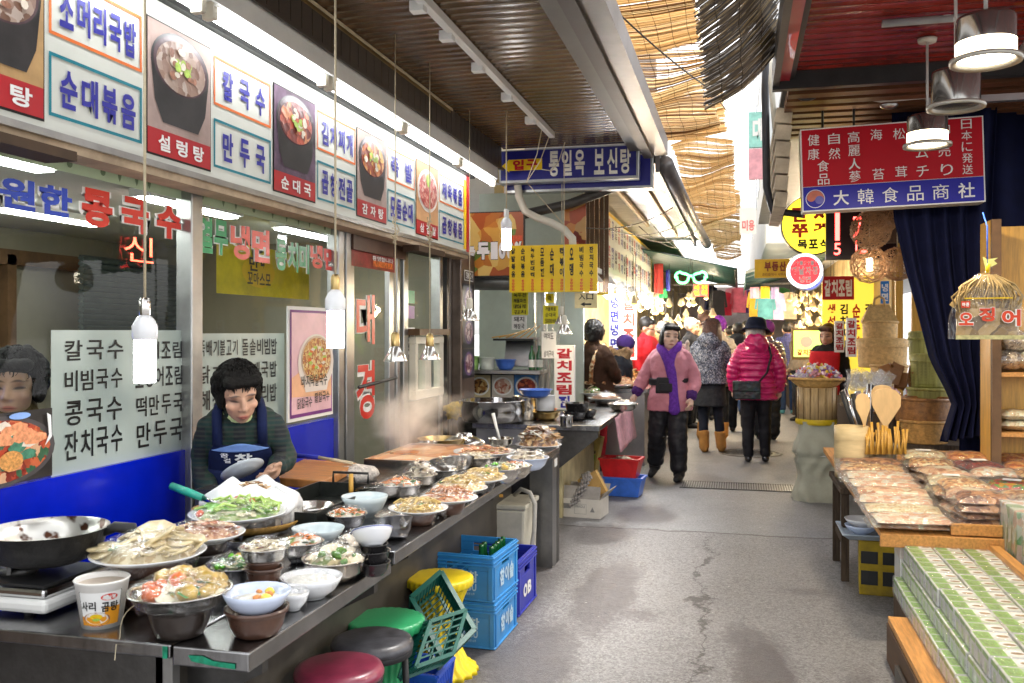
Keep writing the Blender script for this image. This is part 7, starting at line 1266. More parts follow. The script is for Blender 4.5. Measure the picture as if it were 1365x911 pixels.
def limb(m,pts,rads,mat,n=12,sub=6,quilt=0,nq=8,wrinkle=0,seed=0):
    Q=cr_interp([tuple(p)+(r,) for p,r in zip(pts,rads)],sub);N=len(Q)
    if quilt:Q=cr_interp(Q,3);N=len(Q);Q=[q[:3]+(q[3]*(1-quilt+1.6*quilt*abs(math.sin(math.pi*nq*i/N))),) for i,q in enumerate(Q)]
    if wrinkle:Q=[q[:3]+(q[3]*(1+wrinkle*noise.noise(V((i*.55,seed,0)))),) for i,q in enumerate(Q)]
    e0=V(Q[0][:3]);e1=V(Q[-1][:3]);d0=(e0-V(Q[1][:3])).normalized();d1=(e1-V(Q[-2][:3])).normalized()
    pts2=[e0+d0*Q[0][3]*.6]+[V(q[:3]) for q in Q]+[e1+d1*Q[-1][3]*.6];rr=[Q[0][3]*.45]+[q[3] for q in Q]+[Q[-1][3]*.45]
    m.tube(pts2,rr,mat,n)
def remesh(m,name,parent,voxel,mat,smooth=4,label=None,loc=None):
    o=m.build(name,parent,loc);o.data.materials.clear();o.data.materials.append(mat)
    r=o.modifiers.new('fuse','REMESH');r.mode='VOXEL';r.voxel_size=voxel;r.use_smooth_shade=True
    if smooth:k=o.modifiers.new('relax','SMOOTH');k.iterations=smooth;k.factor=.5
    if label:o['label']=label
    return o
FOLD=bpy.data.textures.new('fold','CLOUDS');FOLD.noise_scale=.09;FOLD.noise_depth=2
def rumple(o,k):d=o.modifiers.new('folds','DISPLACE');d.texture=FOLD;d.strength=k;d.mid_level=.5;d.texture_coords='LOCAL'
BASE=dict(pelvis=(0,0,.86),waist=(0,.005,1.0),chest=(0,0,1.17),neck=(0,.01,1.34),head=(0,-.01,1.465),shR=(-.155,.01,1.275),elR=(-.2,.03,1.04),wrR=(-.22,-.05,.83),shL=(.155,.01,1.275),elL=(.2,.03,1.04),wrL=(.22,-.05,.83),
            hipR=(-.085,0,.84),knR=(-.09,-.015,.46),anR=(-.09,.02,.075),hipL=(.085,0,.84),knL=(.09,-.015,.46),anL=(.09,.02,.075))
def torso(J,infl,hem,s,flare=0,q=0,nq=9,belly=0):
    pv,wa,ch,nk=(V(J[k]) for k in ('pelvis','waist','chest','neck'));up=(ch-pv).normalized();sh=(V(J['shL'])-V(J['shR'])).normalized();hp=(V(J['hipL'])-V(J['hipR'])).normalized()
    P=[pv-up*hem,pv,wa,ch,ch.lerp(nk,.55),nk,nk+(nk-ch)*.12];RX=[.165+flare,.168+flare*.6,.15,.168,.152,.075,.05];RY=[.125+flare,.125+flare*.6+belly,.112+belly,.122,.1,.066,.05]
    K=cr_interp([tuple(p)+(rx*s+infl,ry*s+infl) for p,rx,ry in zip(P,RX,RY)],10);N=len(K);R_=[]
    for i,k in enumerate(K):
        t=i/(N-1);sd=hp.lerp(sh,min(1,t*1.2)).normalized();a=K[max(i-1,0)];b_=K[min(i+1,N-1)];ax=(V(b_[:3])-V(a[:3])).normalized();sd=(sd-ax*sd.dot(ax)).normalized();fr=ax.cross(sd);f=1-q+1.5*q*abs(math.sin(math.pi*nq*t)) if q else 1
        R_.append((V(k[:3]),sd*k[3]*f,-fr*k[4]*f))    # -fr points to the wearer's front
    return R_
def loft(m,rings,mat,n=28,pw=1.0):
    vs=[];fs=[];N=len(rings)
    for c,ex,ey in rings:
        for k in range(n):
            a=6.2832*k/n;x,y=math.cos(a),math.sin(a);q=1/(abs(x)**2.6+abs(y)**2.6)**(1/2.6);vs.append(c+ex*x*q+ey*y*q)
    for i in range(N-1):
        for k in range(n):fs.append((i*n+k,i*n+(k+1)%n,(i+1)*n+(k+1)%n,(i+1)*n+k))
    fs+=[tuple(range(n-1,-1,-1)),tuple(range((N-1)*n,N*n))];m.add(vs,fs,mat,True)
def hand(m,w_,u,nrm,mat,side,s=1.0,curl=.5,spread=.06):
    """palm with four fingers and a thumb; u along the hand, nrm out of the palm, side towards the thumb"""
    u,nrm,side=u.normalized(),nrm.normalized(),side.normalized();m.tube([w_-u*.02*s,w_+u*.02*s,w_+u*.055*s,w_+u*.088*s],[.024*s,.03*s,.036*s,.033*s],mat,10,sx=1)
    for off,L in ((.031,.068),(.0105,.078),(-.0105,.072),(-.031,.056)):
        p=w_+u*.08*s+side*off*s;d=(u+side*off*spread*30).normalized();P=[p-d*.02*s,p];ang=curl*.5
        for f in (.45,.32,.26):dd=d*math.cos(ang)+nrm*math.sin(ang);p=p+dd*L*f*s;P.append(p);ang+=curl
        limb(m,P,[.0095*s,.0092*s,.0085*s,.008*s,.0068*s],mat,7,2)
    p=w_+u*.025*s+side*.028*s;d=(u*.6+side*.75+nrm*.35).normalized();d2=(u*.95+side*.15+nrm*.4).normalized();limb(m,[p,p+d*.035*s,p+d*.035*s+d2*.03*s,p+d*.035*s+d2*.052*s],[.013*s,.011*s,.0095*s,.008*s],mat,7,2)
def person(label,loc,rz,H=1.6,pose=None,look=(0,0,0),vox=.011,skin=(.52,.3,.2),face=True,hair='bob',hairm=None,parts=(),hands=(.5,.5),group=None,rot=None,legs=True,hs=1.0):
    s=H/1.6;J={k:V(v)*s for k,v in {**BASE,**(pose or {})}.items()};t=thing('person',label,'person',loc,rz,group,rot)
    Rh=(Matrix.Rotation(R(look[0]),3,'Z')@Matrix.Rotation(R(look[1]),3,'X')@Matrix.Rotation(R(look[2]),3,'Y'));Hc=J['head'];h=s*1.12*hs
    sk=skinm('skin',skin,(Hc,Rh,h) if face else None);m=MB();P=lambda x,y,z:Hc+Rh@(V((x,y,z))*h)
    loft(m,torso(J,-.004,.06,s),sk,20)
    for S_ in 'LR':
        limb(m,[J['sh'+S_],J['el'+S_],J['wr'+S_]],[.048*s,.038*s,.027*s],sk,10)
        if legs:limb(m,[J['hip'+S_],J['kn'+S_],J['an'+S_]],[.085*s,.056*s,.04*s],sk,10)
        fd=(J['wr'+S_]-J['el'+S_]).normalized();sx=1 if S_=='L' else-1;nr=V((-sx,0,0));nr=(nr-fd*nr.dot(fd)).normalized();sd=V((0,-1,0));sd=(sd-fd*sd.dot(fd));sd=sd.normalized() if sd.length>.2 else fd.cross(nr)
        hand(m,J['wr'+S_],fd,nr,sk,sd,s*.98,hands[0 if S_=='R' else 1])
    limb(m,[J['neck']-V((0,0,.05))*s,J['neck'],P(0,.015,-.07)],[.06*s,.052*s,.05*s],sk,12)
    m.ball(P(0,.012,.03),(.076*h,.094*h,.09*h),sk,20,14,Rh);m.ball(P(0,-.028,-.035),(.061*h,.06*h,.075*h),sk,18,12,Rh);m.ball(P(0,-.05,-.088),(.03*h,.028*h,.022*h),sk,12,8,Rh)
    for x in (-1,1):m.ball(P(.04*x,-.052,-.024),(.028*h,.026*h,.024*h),sk,10,8,Rh);m.ball(P(.077*x,.012,-.005),(.012*h,.022*h,.034*h),sk,10,8,Rh);m.ball(P(.034*x,-.068,.03),(.026*h,.016*h,.01*h),sk,10,6,Rh)
    limb(m,[P(0,-.078,.018),P(0,-.094,-.016),P(0,-.1,-.027)],[.009*h,.0115*h,.0145*h],sk,8,3)
    for x in (-1,1):m.ball(P(.012*x,-.092,-.03),(.009*h,.011*h,.008*h),sk,8,6,Rh)
    m.ball(P(0,-.078,-.061),(.026*h,.014*h,.009*h),sk,10,6,Rh);m.ball(P(0,-.077,-.073),(.022*h,.013*h,.009*h),sk,10,6,Rh)
    remesh(m,'body',t,vox,sk,3)
    hm=hairm or M('black_hair',(.012,.01,.009),.45,0,.5,40,.5,90,stretch=(1,1,.25))
    if hair:
        m=MB();rn=random.Random(int(loc[0]*100))
        m.ball(P(0,.026,.045),(.087*h,.094*h,.093*h),hm,20,14,Rh)
        if hair!='short':
            L={'bob':.11,'perm':.085,'long':.2}[hair]
            for x in (-1,1):m.ball(P(.074*x,.022,.05-L*.6),(.023*h,.056*h,L*.8*h),hm,12,10,Rh)
            m.ball(P(0,.062,.03-L*.55),(.078*h,.05*h,L*.9*h),hm,16,12,Rh)
        for x in ((-.045,-.015,.02,.05) if hair!='short' else (-.03,.03)):m.ball(P(x,-.058 if hair!='short' else-.05,.085),(.034*h,.036*h,.026*h),hm,10,8,Rh)
        if hair=='perm':
            for i in range(150):
                a,z=rn.uniform(0,6.28),rn.uniform(-.75,1);q=math.sqrt(1-z*z);d=V((q*math.cos(a),q*math.sin(a),z))
                if d.y<-.25 and z<.45:continue
                m.ball(P(d.x*.094,.026+d.y*.1,.035+d.z*.1),.019*h*rn.uniform(.6,1.2),hm,7,5)
        o=remesh(m,'hair',t,max(.005,vox*.8),hm,1 if hair=='perm' else 3)
        if vox<.0115 and hairm!=MATS.get('grey_hair'):
            m=MB()
            for i in range(420):
                a,z=rn.uniform(0,6.28),rn.uniform(-.1,1);q=math.sqrt(1-z*z);d=V((q*math.cos(a),q*math.sin(a),z));L={'perm':.035,'bob':.11,'long':.17,'short':.03}[hair]*rn.uniform(.6,1.2);pts=[]
                if (d.y<-.3 and z<.5) or (hair in ('bob','long') and d.y<-.12):continue
                for k in range(5):
                    f=k/4;e=d+V((d.x*.15*f,d.y*.15*f-(.25*f if d.y<0 else 0),-f*L/.07))+V((noise.noise(V((i,f*3,1))),noise.noise(V((i,f*3,7))),noise.noise(V((i,f*3,3)))))*(.32 if hair=='perm' else .1);el=math.sqrt(e.x*e.x+e.y*e.y+(e.z*e.z if e.z>0 else 0));e=e/max(el,.6);pts.append(P(e.x*.1,.024+e.y*.112,.04+e.z*.108))
                m.tube(pts,[.0032,.0036,.003,.0024,.001],hm,4,False)
            m.build('hair_strands',o)
    for g_ in parts:g_(t,J,s,P,Rh,h,vox)
    return t,J,s
# --- clothing: each returns a builder for one or two parts
def coat(mat,infl=.03,hem=.08,flare=.0,slv=(.075,.062,.05),quilt=0,nq=10,cuff=None,hood=None,collar=True,belly=.01,name='coat',cufflen=.25,short=False):
    def f(t,J,s,P,Rh,h,vox):
        m=MB();loft(m,torso(J,infl,hem*s,s,flare,quilt,nq,belly)[:-4 if collar else-8],mat,32)
        for S_ in 'LR':
            a,e,w=J['sh'+S_],J['el'+S_],J['wr'+S_];a2=a.lerp(J['neck'],.45);W_=w if not cuff else w.lerp(e,cufflen)
            limb(m,[a2,a+V((0,0,-.015))*s,e,W_],[slv[0]*s*.7,slv[0]*s*.95,slv[1]*s,slv[2]*s],mat,16,8,quilt*.8,nq,.09 if not quilt else 0,ord(S_))
        if collar:limb(m,[J['neck']-V((0,-.01,.03))*s,J['neck']+V((0,.0,.045))*s],[.082*s,.078*s],mat,16)
        if hood:c=J['neck']+V((0,.085,.0))*s;m.ball(c,(.14*s,.09*s,.12*s),mat,16,12,None,.25,3)
        o=remesh(m,name,t,max(.007,vox*.8),mat,3 if not quilt else 1);rumple(o,.022 if not quilt else .014)
        if cuff:
            for S_ in 'LR':
                e,w=J['el'+S_],J['wr'+S_];m=MB();limb(m,[w.lerp(e,cufflen+.04),w.lerp(e,.02)],[slv[2]*s*.98,slv[2]*s*.88],cuff,14,8,.12,4);remesh(m,'cuff',t,.009,cuff,1)
    return f
def trousers(mat,r=(.1,.075,.06),drop=0,wr=.07,name='trousers'):
    def f(t,J,s,P,Rh,h,vox):
        m=MB();pv=J['pelvis'];hp=J['hipL'].lerp(J['hipR'],.5);m.ball(hp+V((0,.01,.01))*s,(.165*s,.125*s,.13*s),mat,20,14)
        for S_ in 'LR':a,k,n_=J['hip'+S_],J['kn'+S_],J['an'+S_];limb(m,[a,a.lerp(k,.5),k,k.lerp(n_,.5),n_.lerp(k,drop)],[r[0]*s,(r[0]+r[1])/2*s,r[1]*s,(r[1]+r[2])/2*s,r[2]*s],mat,16,7,0,8,wr,ord(S_))
        rumple(remesh(m,name,t,max(.008,vox*.85),mat,3),.02)
    return f
def shoes(mat,boot=0,name='shoe',sole=None,r=.05):
    def f(t,J,s,P,Rh,h,vox):
        for S_ in 'LR':
            a=J['an'+S_];kn=J['kn'+S_];m=MB();dn=(a-kn).normalized();fw=V((0,-1,0));fw=(fw-dn*fw.dot(dn)).normalized()
            limb(m,[a-fw*.03*s+dn*.03*s,a+fw*.06*s+dn*.035*s,a+fw*.15*s+dn*.042*s],[.042*s,.042*s,.03*s],mat,12)
            if boot:limb(m,[a.lerp(kn,boot),a+dn*.02],[r*s*1.12,r*s],mat,14,6,0,4,.06,3)
            else:limb(m,[a,a+dn*.03],[.04*s,.042*s],mat,12)
            remesh(m,name,t,max(.008,vox*.8),mat,3)
    return f
def skirt(mat,length=.42,flare=.05):
    def f(t,J,s,P,Rh,h,vox):
        m=MB();p=J['pelvis'];rings=[(p+V((0,0,.1-length*i/8))*s,V((.165+flare*i/8,0,0))*s,V((0,.125+flare*i/8,0))*s) for i in range(9)];loft(m,rings,mat,32);remesh(m,'skirt',t,.011,mat,2)
    return f
def hat(mat,brim=None,kind='bucket'):
    def f(t,J,s,P,Rh,h,vox):
        m=MB()
        if kind=='bucket':
            m.lathe([(0,.15),(.06,.148),(.088,.13),(.1,.07),(.104,.045),(.118,.03),(.14,.008),(.138,.002),(.1,.03),(0,.05)],mat,P(0,.015,.012),32,1.08,1.2,Rh*1.08,wob=.02);m.v=[tuple(V(p)) for p in m.v];o=m.build('hat',t)
        elif kind=='beanie':m.ball(P(0,.02,.06),(.098*h,.11*h,.098*h),mat,20,14,Rh);remesh(m,'beanie',t,.01,mat,2)
        elif kind=='pom':
            m.ball(P(0,.02,.055),(.098*h,.108*h,.1*h),mat,20,14,Rh);rn=random.Random(2)
            for i in range(170):d=V((rn.gauss(0,1),rn.gauss(0,1),rn.gauss(.5,.8))).normalized();m.ball(P(d.x*.1,.02+d.y*.11,.06+d.z*.105),.019,mat,6,5)
            remesh(m,'fluffy_hat',t,.007,mat,0)
    return f
def strap_bag(mat,strapm,c,size,p0,p1,name='handbag',wav=0):
    def f(t,J,s,P,Rh,h,vox):
        m=MB();m.box(V(c)*s,[x*s for x in size],mat);m.box(V(c)*s+V((0,(-1 if c[1]<0 else 1)*size[1]*.5*s,size[2]*.2*s)),(size[0]*.97*s,size[1]*.25*s,size[2]*.55*s),mat);o=m.build(name,t,bevel=.014);m=MB();c_=V(c)*s;top=V((0,0,size[2]*.45))*s
        if p0:m.tube([c_+top+V((size[0]*.45,0,0))*s]+[V(q)*s for q in p0],.012*s,strapm,6,sx=1)
        if p1:m.tube([c_+top-V((size[0]*.45,0,0))*s]+[V(q)*s for q in p1],.012*s,strapm,6)
        m.build('strap',o)
    return f
def cloth_panel(mat,name,fn,nu=12,nv=16,solid=.006):
    def f(t,J,s,P,Rh,h,vox):m=MB();m.grid(lambda a,b_:fn(J,s,a,b_),nu,nv,mat);m.build(name,t,solid=solid)
    return f
def torso_panel(J,s,infl,hem,a0,a1,t0,t1,belly=.01):
    R_=torso(J,infl,hem*s,s,0,0,9,belly);N=len(R_)-1
    def fn(a,q):
        t=t0+(t1-t0)*q;i=min(int(t*N),N-1);f=t*N-i;c=R_[i][0].lerp(R_[i+1][0],f);ex=R_[i][1].lerp(R_[i+1][1],f);ey=R_[i][2].lerp(R_[i+1][2],f);an=R(a0+(a1-a0)*a);x,y=math.sin(an),math.cos(an);k=1/(abs(x)**2.6+abs(y)**2.6)**(1/2.6);return c+ex*x*k+ey*y*k
    return fn
def plaid(name,base,lines,sc=30):
    m,n,l,b=nodes_of(name);tc=n.new('ShaderNodeTexCoord');out=None;col=c4(base)
    for i,(d,c,k) in enumerate(lines):
        w_=n.new('ShaderNodeTexWave');w_.bands_direction=d;w_.inputs['Scale'].default_value=sc*k;w_.inputs['Distortion'].default_value=.6;l.new(tc.outputs['Object'],w_.inputs[0]);cr=n.new('ShaderNodeValToRGB');cr.color_ramp.elements[0].position=.55;cr.color_ramp.elements[1].position=.7;cr.color_ramp.elements[1].color=(.7,.7,.7,1);l.new(w_.outputs['Fac'],cr.inputs[0]);mx=n.new('ShaderNodeMix');mx.data_type='RGBA';l.new(cr.outputs[0],mx.inputs[0])
        if out:l.new(out,mx.inputs[6])
        else:mx.inputs[6].default_value=col
        mx.inputs[7].default_value=c4(c);out=mx.outputs[2]
    l.new(out,b.inputs[0]);b.inputs['Roughness'].default_value=.8;return m
ground_at=lambda u,D:(lambda p:(p.x,p.y,0))(atD(u,442,D))
# ---- the cook
navy_ap=M('navy_apron',(.012,.018,.06),.8,0,.2,9,.1,150);ap_trim=M('apron_blue_trim',(.16,.27,.58),.8,0,.12,20);plaid_c=plaid('dark_green_plaid',(.006,.008,.012),(('X',(.006,.035,.02),.12),('Z',(.005,.03,.028),.12),('Z',(.03,.035,.028),.5)))
cp=dict(pelvis=(0,.06,.86),waist=(0,.03,.98),chest=(0,-.06,1.1),neck=(0,-.16,1.205),head=(.0,-.255,1.29),shR=(-.14,-.1,1.135),elR=(-.18,-.04,.93),wrR=(-.12,-.22,.8),shL=(.14,-.1,1.145),elL=(.205,-.1,.98),wrL=(.165,-.25,.95))
def cook_extra(t,J,s,P,Rh,h,vox):
    fn=torso_panel(J,s,.026,.3,-62,62,.08,.62,.03);m=MB();fn0=fn;fn=lambda a,q:fn0(.5+(a-.5)*(1-.42*min(1,max(0,q-.15)*1.3)),q);m.grid(fn,26,26,navy_ap);o=m.build('apron',t,solid=.006);fb=torso_panel(J,s,.034,.3,-36,36,.545,.655,.03);m=MB();m.grid(lambda a,q:fb(.5+(a-.5)*(1-.3*q),q*(.55+.45*math.sin(a*3.1416))),20,6,ap_trim);m.build('trim',o,solid=.004)
    m=MB()
    for x in (-1,1):a=fn(.5+.42*x,1);m.tube([a,V(J['neck'])+V((.1*x,-.055,.0))*s,V(J['neck'])+V((.085*x,.06,.045))*s],.022,navy_ap,8)
    m.build('strap',o);m=MB();n_=[]
    for ch,x0,x1,y0,y1 in (('참',.44,.62,.4,.56),('꿈',.3,.38,.5,.57),('결',.33,.4,.43,.49)):m.glyph(ch,(V((0,0,0)),V((1,0,0)),V((0,1,0))),x0,y0,x1,y1,white_print,0,.03)
    f2=torso_panel(J,s,.0335,.3,-62,62,.08,.62,.03);m.v=[tuple(f2(x,y+.25)) for x,y,z in m.v];m.build('lettering',o)
    m=MB();c=V(J['neck'])+V((0,-.01,.0));m.lathe([(.068,-.012),(.07,.0),(.064,.014),(.06,.014),(.06,-.012)],M('lime_collar',(.55,.62,.3),.8,0,.2,30),c,24,1,1.1,Matrix.Rotation(.5,3,'X'),wob=.04);m.build('collar',t)
    m=MB();limb(m,[J['wrL'].lerp(J['elL'],.12),J['wrL'].lerp(J['elL'],.32)],[.04,.05],plaid_c,12);m.build('cuff',t)
ck=ground_at(322,4.2)
cook,CJ,cs_=person(hs=.96,label='cook in a navy apron and dark plaid shirt leaning over the counter with a plate',loc=ck,rz=R(28),H=1.52,pose=cp,look=(16,22,-6),vox=.0052,skin=(.5,.29,.19),face=True,hair='perm',hairm=M('matt_black_hair',(.008,.007,.006),.7,0,.4,30,.6,90),parts=[trousers(M('dark_trousers',(.02,.02,.025),.8)),shoes(rubber),coat(plaid_c,.006,.06,0,(.062,.054,.046),belly=.02,name='shirt'),cook_extra],hands=(.5,.75))
cook.rotation_euler.z=R(28);cM=Matrix.Rotation(R(28),3,'Z');hp=V(ck)+cM@(CJ['wrL']+V((-.075,-.035,.0)))
t=thing('held_plate','pale grey plate held at a slant in the hand of the cook','plate',hp+cM@V((-.06,-.02,-.012)),0,None,(R(-28),R(-22),R(28)));shell('plate',.095,.018,M('pale_grey_plate',(.55,.6,.64),.25,0,.05,6,coat=.3)).build('plate_body',t)
# ---- customer seated behind the glass
fl_b=foodm('starry_scarf',['#1a1840','#242050','#c8c8e0','#121030','#1c1c48','#20204a','#15153a'],60,0,.8)
a=atD(22,442,3.75);person('seated customer with permed hair and a dark coat behind the glass at the left edge',(a.x,a.y,-.19),R(30),1.6,dict(knL=(.1,-.4,.62),anL=(.1,-.4,.2),knR=(-.1,-.4,.62),anR=(-.1,-.4,.2),wrL=(.08,-.2,1.16),elL=(.22,-.05,1.02)),(-6,6,0),.008,(.5,.3,.2),True,'perm',M('matt_black_hair',(.008,.007,.006),.7),[coat(M('brown_fleece',(.1,.065,.03),.95,0,.4,18,.5,60),.04,.05),trousers(M('black_cloth',(.015,.015,.018),.8)),shoes(rubber)])
a=atD(55,442,4.3);m=MB();m.box((0,0,.22),(.5,.45,.44),brown_w);m.build('dining_bench',loc=(onX(22,442,-3.0).x-.1,onX(22,442,-3.0).y+.1,0),label='brown dining bench under the seated customer',cat='bench')
# ---- woman in the pink jacket
pinkc=M('dusty_pink_cloth',(.5,.2,.25),.6,0,.12,6,.25,16,crease=4);purp=M('purple_scarf_knit',(.12,.035,.3),.85,0,.3,40,.4,120);purp_d=M('purple_cuff_knit',(.07,.025,.14),.85,0,.4,30,.4,100);blk_pad=M('black_padded_cloth',(.012,.012,.016),.5,0,.35,7,.3,14,crease=5)
def pink_extra(t,J,s,P,Rh,h,vox):
    n_=J['neck'];m=MB();limb(m,[n_+V((-.08,.02,.06)),n_+V((-.085,-.06,.01)),n_+V((-.02,-.12,-.06)),n_+V((.05,-.165,-.22)),n_+V((.075,-.175,-.42)),n_+V((.09,-.185,-.62))],[.03,.042,.048,.05,.05,.06],purp,12,8,0,8,.12,3);limb(m,[n_+V((.085,.03,.06)),n_+V((.09,-.05,.02)),n_+V((.05,-.11,-.06)),n_+V((.04,-.15,-.2))],[.03,.042,.045,.045],purp,12,8,0,8,.1,5);limb(m,[n_+V((-.08,.03,.05)),n_+V((0,.085,.06)),n_+V((.085,.03,.05))],[.035,.038,.035],purp,12);remesh(m,'scarf',t,.008,purp,1)
    m=MB();p=J['pelvis'];m.box(p+V((-.0,-.17,.13)),(.2,.07,.16),blk_pad,taper=.9);m.box(p+V((.01,-.207,.11)),(.14,.025,.09),blk_pad);m.box(p+V((-.12,-.13,.16)),(.14,.05,.07),blk_pad,rz=-.5);o=m.build('waist_bag',t,bevel=.018);m=MB();m.lathe([(.195,.155),(.2,.175),(.196,.2)],blk_pad,p,32,1.0,.86);m.build('belt',o)
    m=MB();fc=M('cream_fur',(.6,.5,.42),.9,0,.2,40);rn=random.Random(1);c=n_+V((0,.09,.0))
    for i in range(110):a_=rn.uniform(-.4,3.5);m.ball(c+V((-.15*math.cos(a_),.04+.07*math.sin(a_),.03*rn.gauss(0,1))),rn.uniform(.014,.026),fc,6,5)
    remesh(m,'fur_trim',t,.009,fc,0);m=MB();m.ball(n_+V((0,.1,-.06)),(.15,.07,.13),pinkc,14,10);remesh(m,'hood',t,.01,pinkc,2)
pp=ground_at(893,9.25)
person('elderly woman in a dusty pink jacket and purple scarf walking toward the camera',pp,R(-10),1.58,dict(pelvis=(0,0,.84),head=(.01,-.03,1.46),elR=(-.27,.0,1.05),wrR=(-.34,-.08,.87),elL=(.24,.03,1.04),wrL=(.24,-.1,.84),knR=(-.13,.0,.46),anR=(-.19,.12,.11),knL=(.1,-.09,.47),anL=(.12,-.1,.075)),(26,0,5),.0075,(.66,.44,.34),True,'bob',None,[coat(pinkc,.032,.13,.03,(.068,.074,.06),cuff=purp_d,belly=.03,cufflen=.3,name='jacket'),trousers(blk_pad,(.115,.1,.085),.1,.1),shoes(rubber,.22,'boot',r=.06),pink_extra],(.4,.5))
# ---- woman in tweed
tweed=foodm('blue_grey_tweed',['#3a4458','#5c6880','#242c3c','#8c96ac','#465068','#a8b0c0'],90,.4,.9);brown_hair=M('brown_hair',(.06,.025,.018),.4,0,.5,30,.4,90,stretch=(1,1,.2));suede=M('tan_suede',(.4,.2,.06),.9,0,.2,10,.2,60);navyleg=M('navy_leggings',(.018,.022,.035),.8);skirtm=M('charcoal_wool',(.028,.032,.04),.95,0,.3,30)
person('young woman in a blue grey tweed jacket, short skirt and tan boots seen from behind',ground_at(947,11.3),R(172),1.64,dict(elR=(-.2,-.02,1.05),wrR=(-.17,-.14,.88),elL=(.2,-.02,1.05),wrL=(.17,-.14,.88),anL=(.07,.03,.075),anR=(-.12,-.06,.075)),(38,6,0),.011,(.56,.36,.28),False,'long',brown_hair,[coat(tweed,.04,.03,.02,(.082,.07,.06),name='tweed_jacket',hood=True),skirt(skirtm,.4,.03),trousers(navyleg,(.08,.062,.048),.0,.04,'leggings'),shoes(suede,.45,'boot',r=.06)])
# ---- woman in the magenta puffer
mag=M('magenta_puffer',(.52,.012,.13),.3,0,.12,6,.2,20,coat=.3,crease=7);blackc=M('black_leggings',(.01,.01,.015),.6,0,.3,8,crease=6);patt=foodm('patterned_bag',['#14161c','#1c3040','#101014','#3a2030','#203a34','#0c0c10'],26,.3,.35);navyhat=M('navy_felt',(.01,.013,.028),.85,0,.25,12);greyhair=M('grey_hair',(.3,.28,.27),.5,0,.4,30)
person('woman in a quilted magenta puffer jacket and navy bucket hat seen from behind',ground_at(1008,10.45),R(183),1.62,dict(elR=(-.25,.02,1.05),wrR=(-.25,-.04,.82),elL=(.25,.02,1.05),wrL=(.24,-.04,.82),anL=(.09,.03,.075),anR=(-.1,.0,.075)),(-20,10,0),.0095,(.55,.35,.27),False,'bob',greyhair,[coat(mag,.036,.15,.03,(.08,.077,.062),quilt=.11,nq=14,name='puffer_jacket',hood=True),trousers(blackc,(.1,.075,.056),0,.06),shoes(M('patent_black',(.02,.02,.025),.12,0,.2,6,coat=.6),0),hat(navyhat),strap_bag(patt,blackc,(.12,.235,.83),(.3,.09,.2),[],[(-.1,.2,1.02),(-.15,.17,1.2),(-.13,.1,1.34),(-.1,.0,1.37)])])
# ---- purple hat and beige puffer, others
beige=M('beige_puffer',(.5,.45,.38),.5,0,.1,6,.1,20,crease=6);plum=M('purple_wool',(.25,.05,.42),.9,0,.4,40,.4,60);darkc=M('dark_coat',(.014,.016,.022),.7,0,.3,7,crease=5);jean=M('blue_jeans',(.03,.055,.13),.8,0,.3,14);brownc=M('brown_vest',(.045,.024,.015),.85,0,.3,10,crease=5)
person('person in a fluffy purple hat and beige puffer seen from behind',ground_at(955,12.6),R(190),1.66,dict(anL=(.2,.02,.075),knL=(.14,0,.46)),(20,0,0),.012,face=False,hair='bob',parts=[coat(beige,.06,.14,.03,(.1,.085,.065),quilt=.12,nq=9,name='puffer_jacket',hood=True),trousers(darkc),shoes(suede,.4,'boot',r=.065),hat(plum,kind='pom')])
apr=foodm('patterned_apron',['#c89a68','#8a5a34','#e0c8a0','#b87c50'],40,.1,.8)
def vend_extra(t,J,s,P,Rh,h,vox):
    m=MB()
    for x in (-1,1):m.tube([V((.12*x,-.05,1.36)),V((.12*x,.1,1.28)),V((.115*x,.175,1.12)),V((.11*x,.18,.95))],.024,apr,6)
    m.tube([V((-.2,.05,.95)),V((-.1,.17,.95)),V((.1,.17,.95)),V((.2,.05,.95))],.02,apr,6);m.build('apron_strap',t);f=torso_panel(J,s,.06,.3,100,175,.05,.5);m=MB();m.grid(f,12,12,apr);m.build('apron',t,solid=.006)
person('stall vendor in a brown vest with a patterned apron, back turned to the camera',ground_at(791,9.85),R(150),1.6,dict(wrL=(.1,-.25,.98),elL=(.24,-.05,1.06),wrR=(-.12,-.25,.98),elR=(-.24,-.05,1.06)),(30,15,0),.011,face=False,hair='perm',parts=[coat(brownc,.045,.12,.03,(.085,.07,.058)),trousers(M('red_trousers',(.35,.02,.03),.8)),shoes(rubber),vend_extra])
redv=M('red_vest',(.5,.02,.03),.7)
person('man in glasses and a red and black top at the far left stall',ground_at(862,12.2),R(70),1.68,{},(10,12,0),.013,face=False,hair='short',parts=[coat(redv,.045,.12,.02),trousers(darkc),shoes(rubber),lambda t,J,s,P,Rh,h,v:(lambda m:(m.tube([P(-.075,-.02,.005),P(-.04,-.092,.003),P(0,-.098,.006),P(.04,-.092,.003),P(.075,-.02,.005)],.005,black,6),m.build('glasses',t)))(MB())])
furb=M('brown_fur',(.2,.13,.07),.95,0,.4,30,.6,60)
def fur(t,J,s,P,Rh,h,vox):
    m=MB();rn=random.Random(3)
    for i in range(120):a_=rn.uniform(0,6.28);m.ball(J['neck']+V((.13*math.cos(a_),.04+.1*math.sin(a_),.03+.03*rn.gauss(0,1))),rn.uniform(.02,.035),furb,6,5)
    remesh(m,'fur_collar',t,.012,furb,0)
person('person in a dark jacket with a brown fur collar and striped beanie',ground_at(885,12.9),R(175),1.62,{},(0,0,0),.013,face=False,hair='bob',parts=[coat(darkc,.05,.12,.02),trousers(darkc),shoes(rubber),fur,hat(M('striped_knit',(.12,.12,.13),.9,0,.8,50),kind='beanie')])
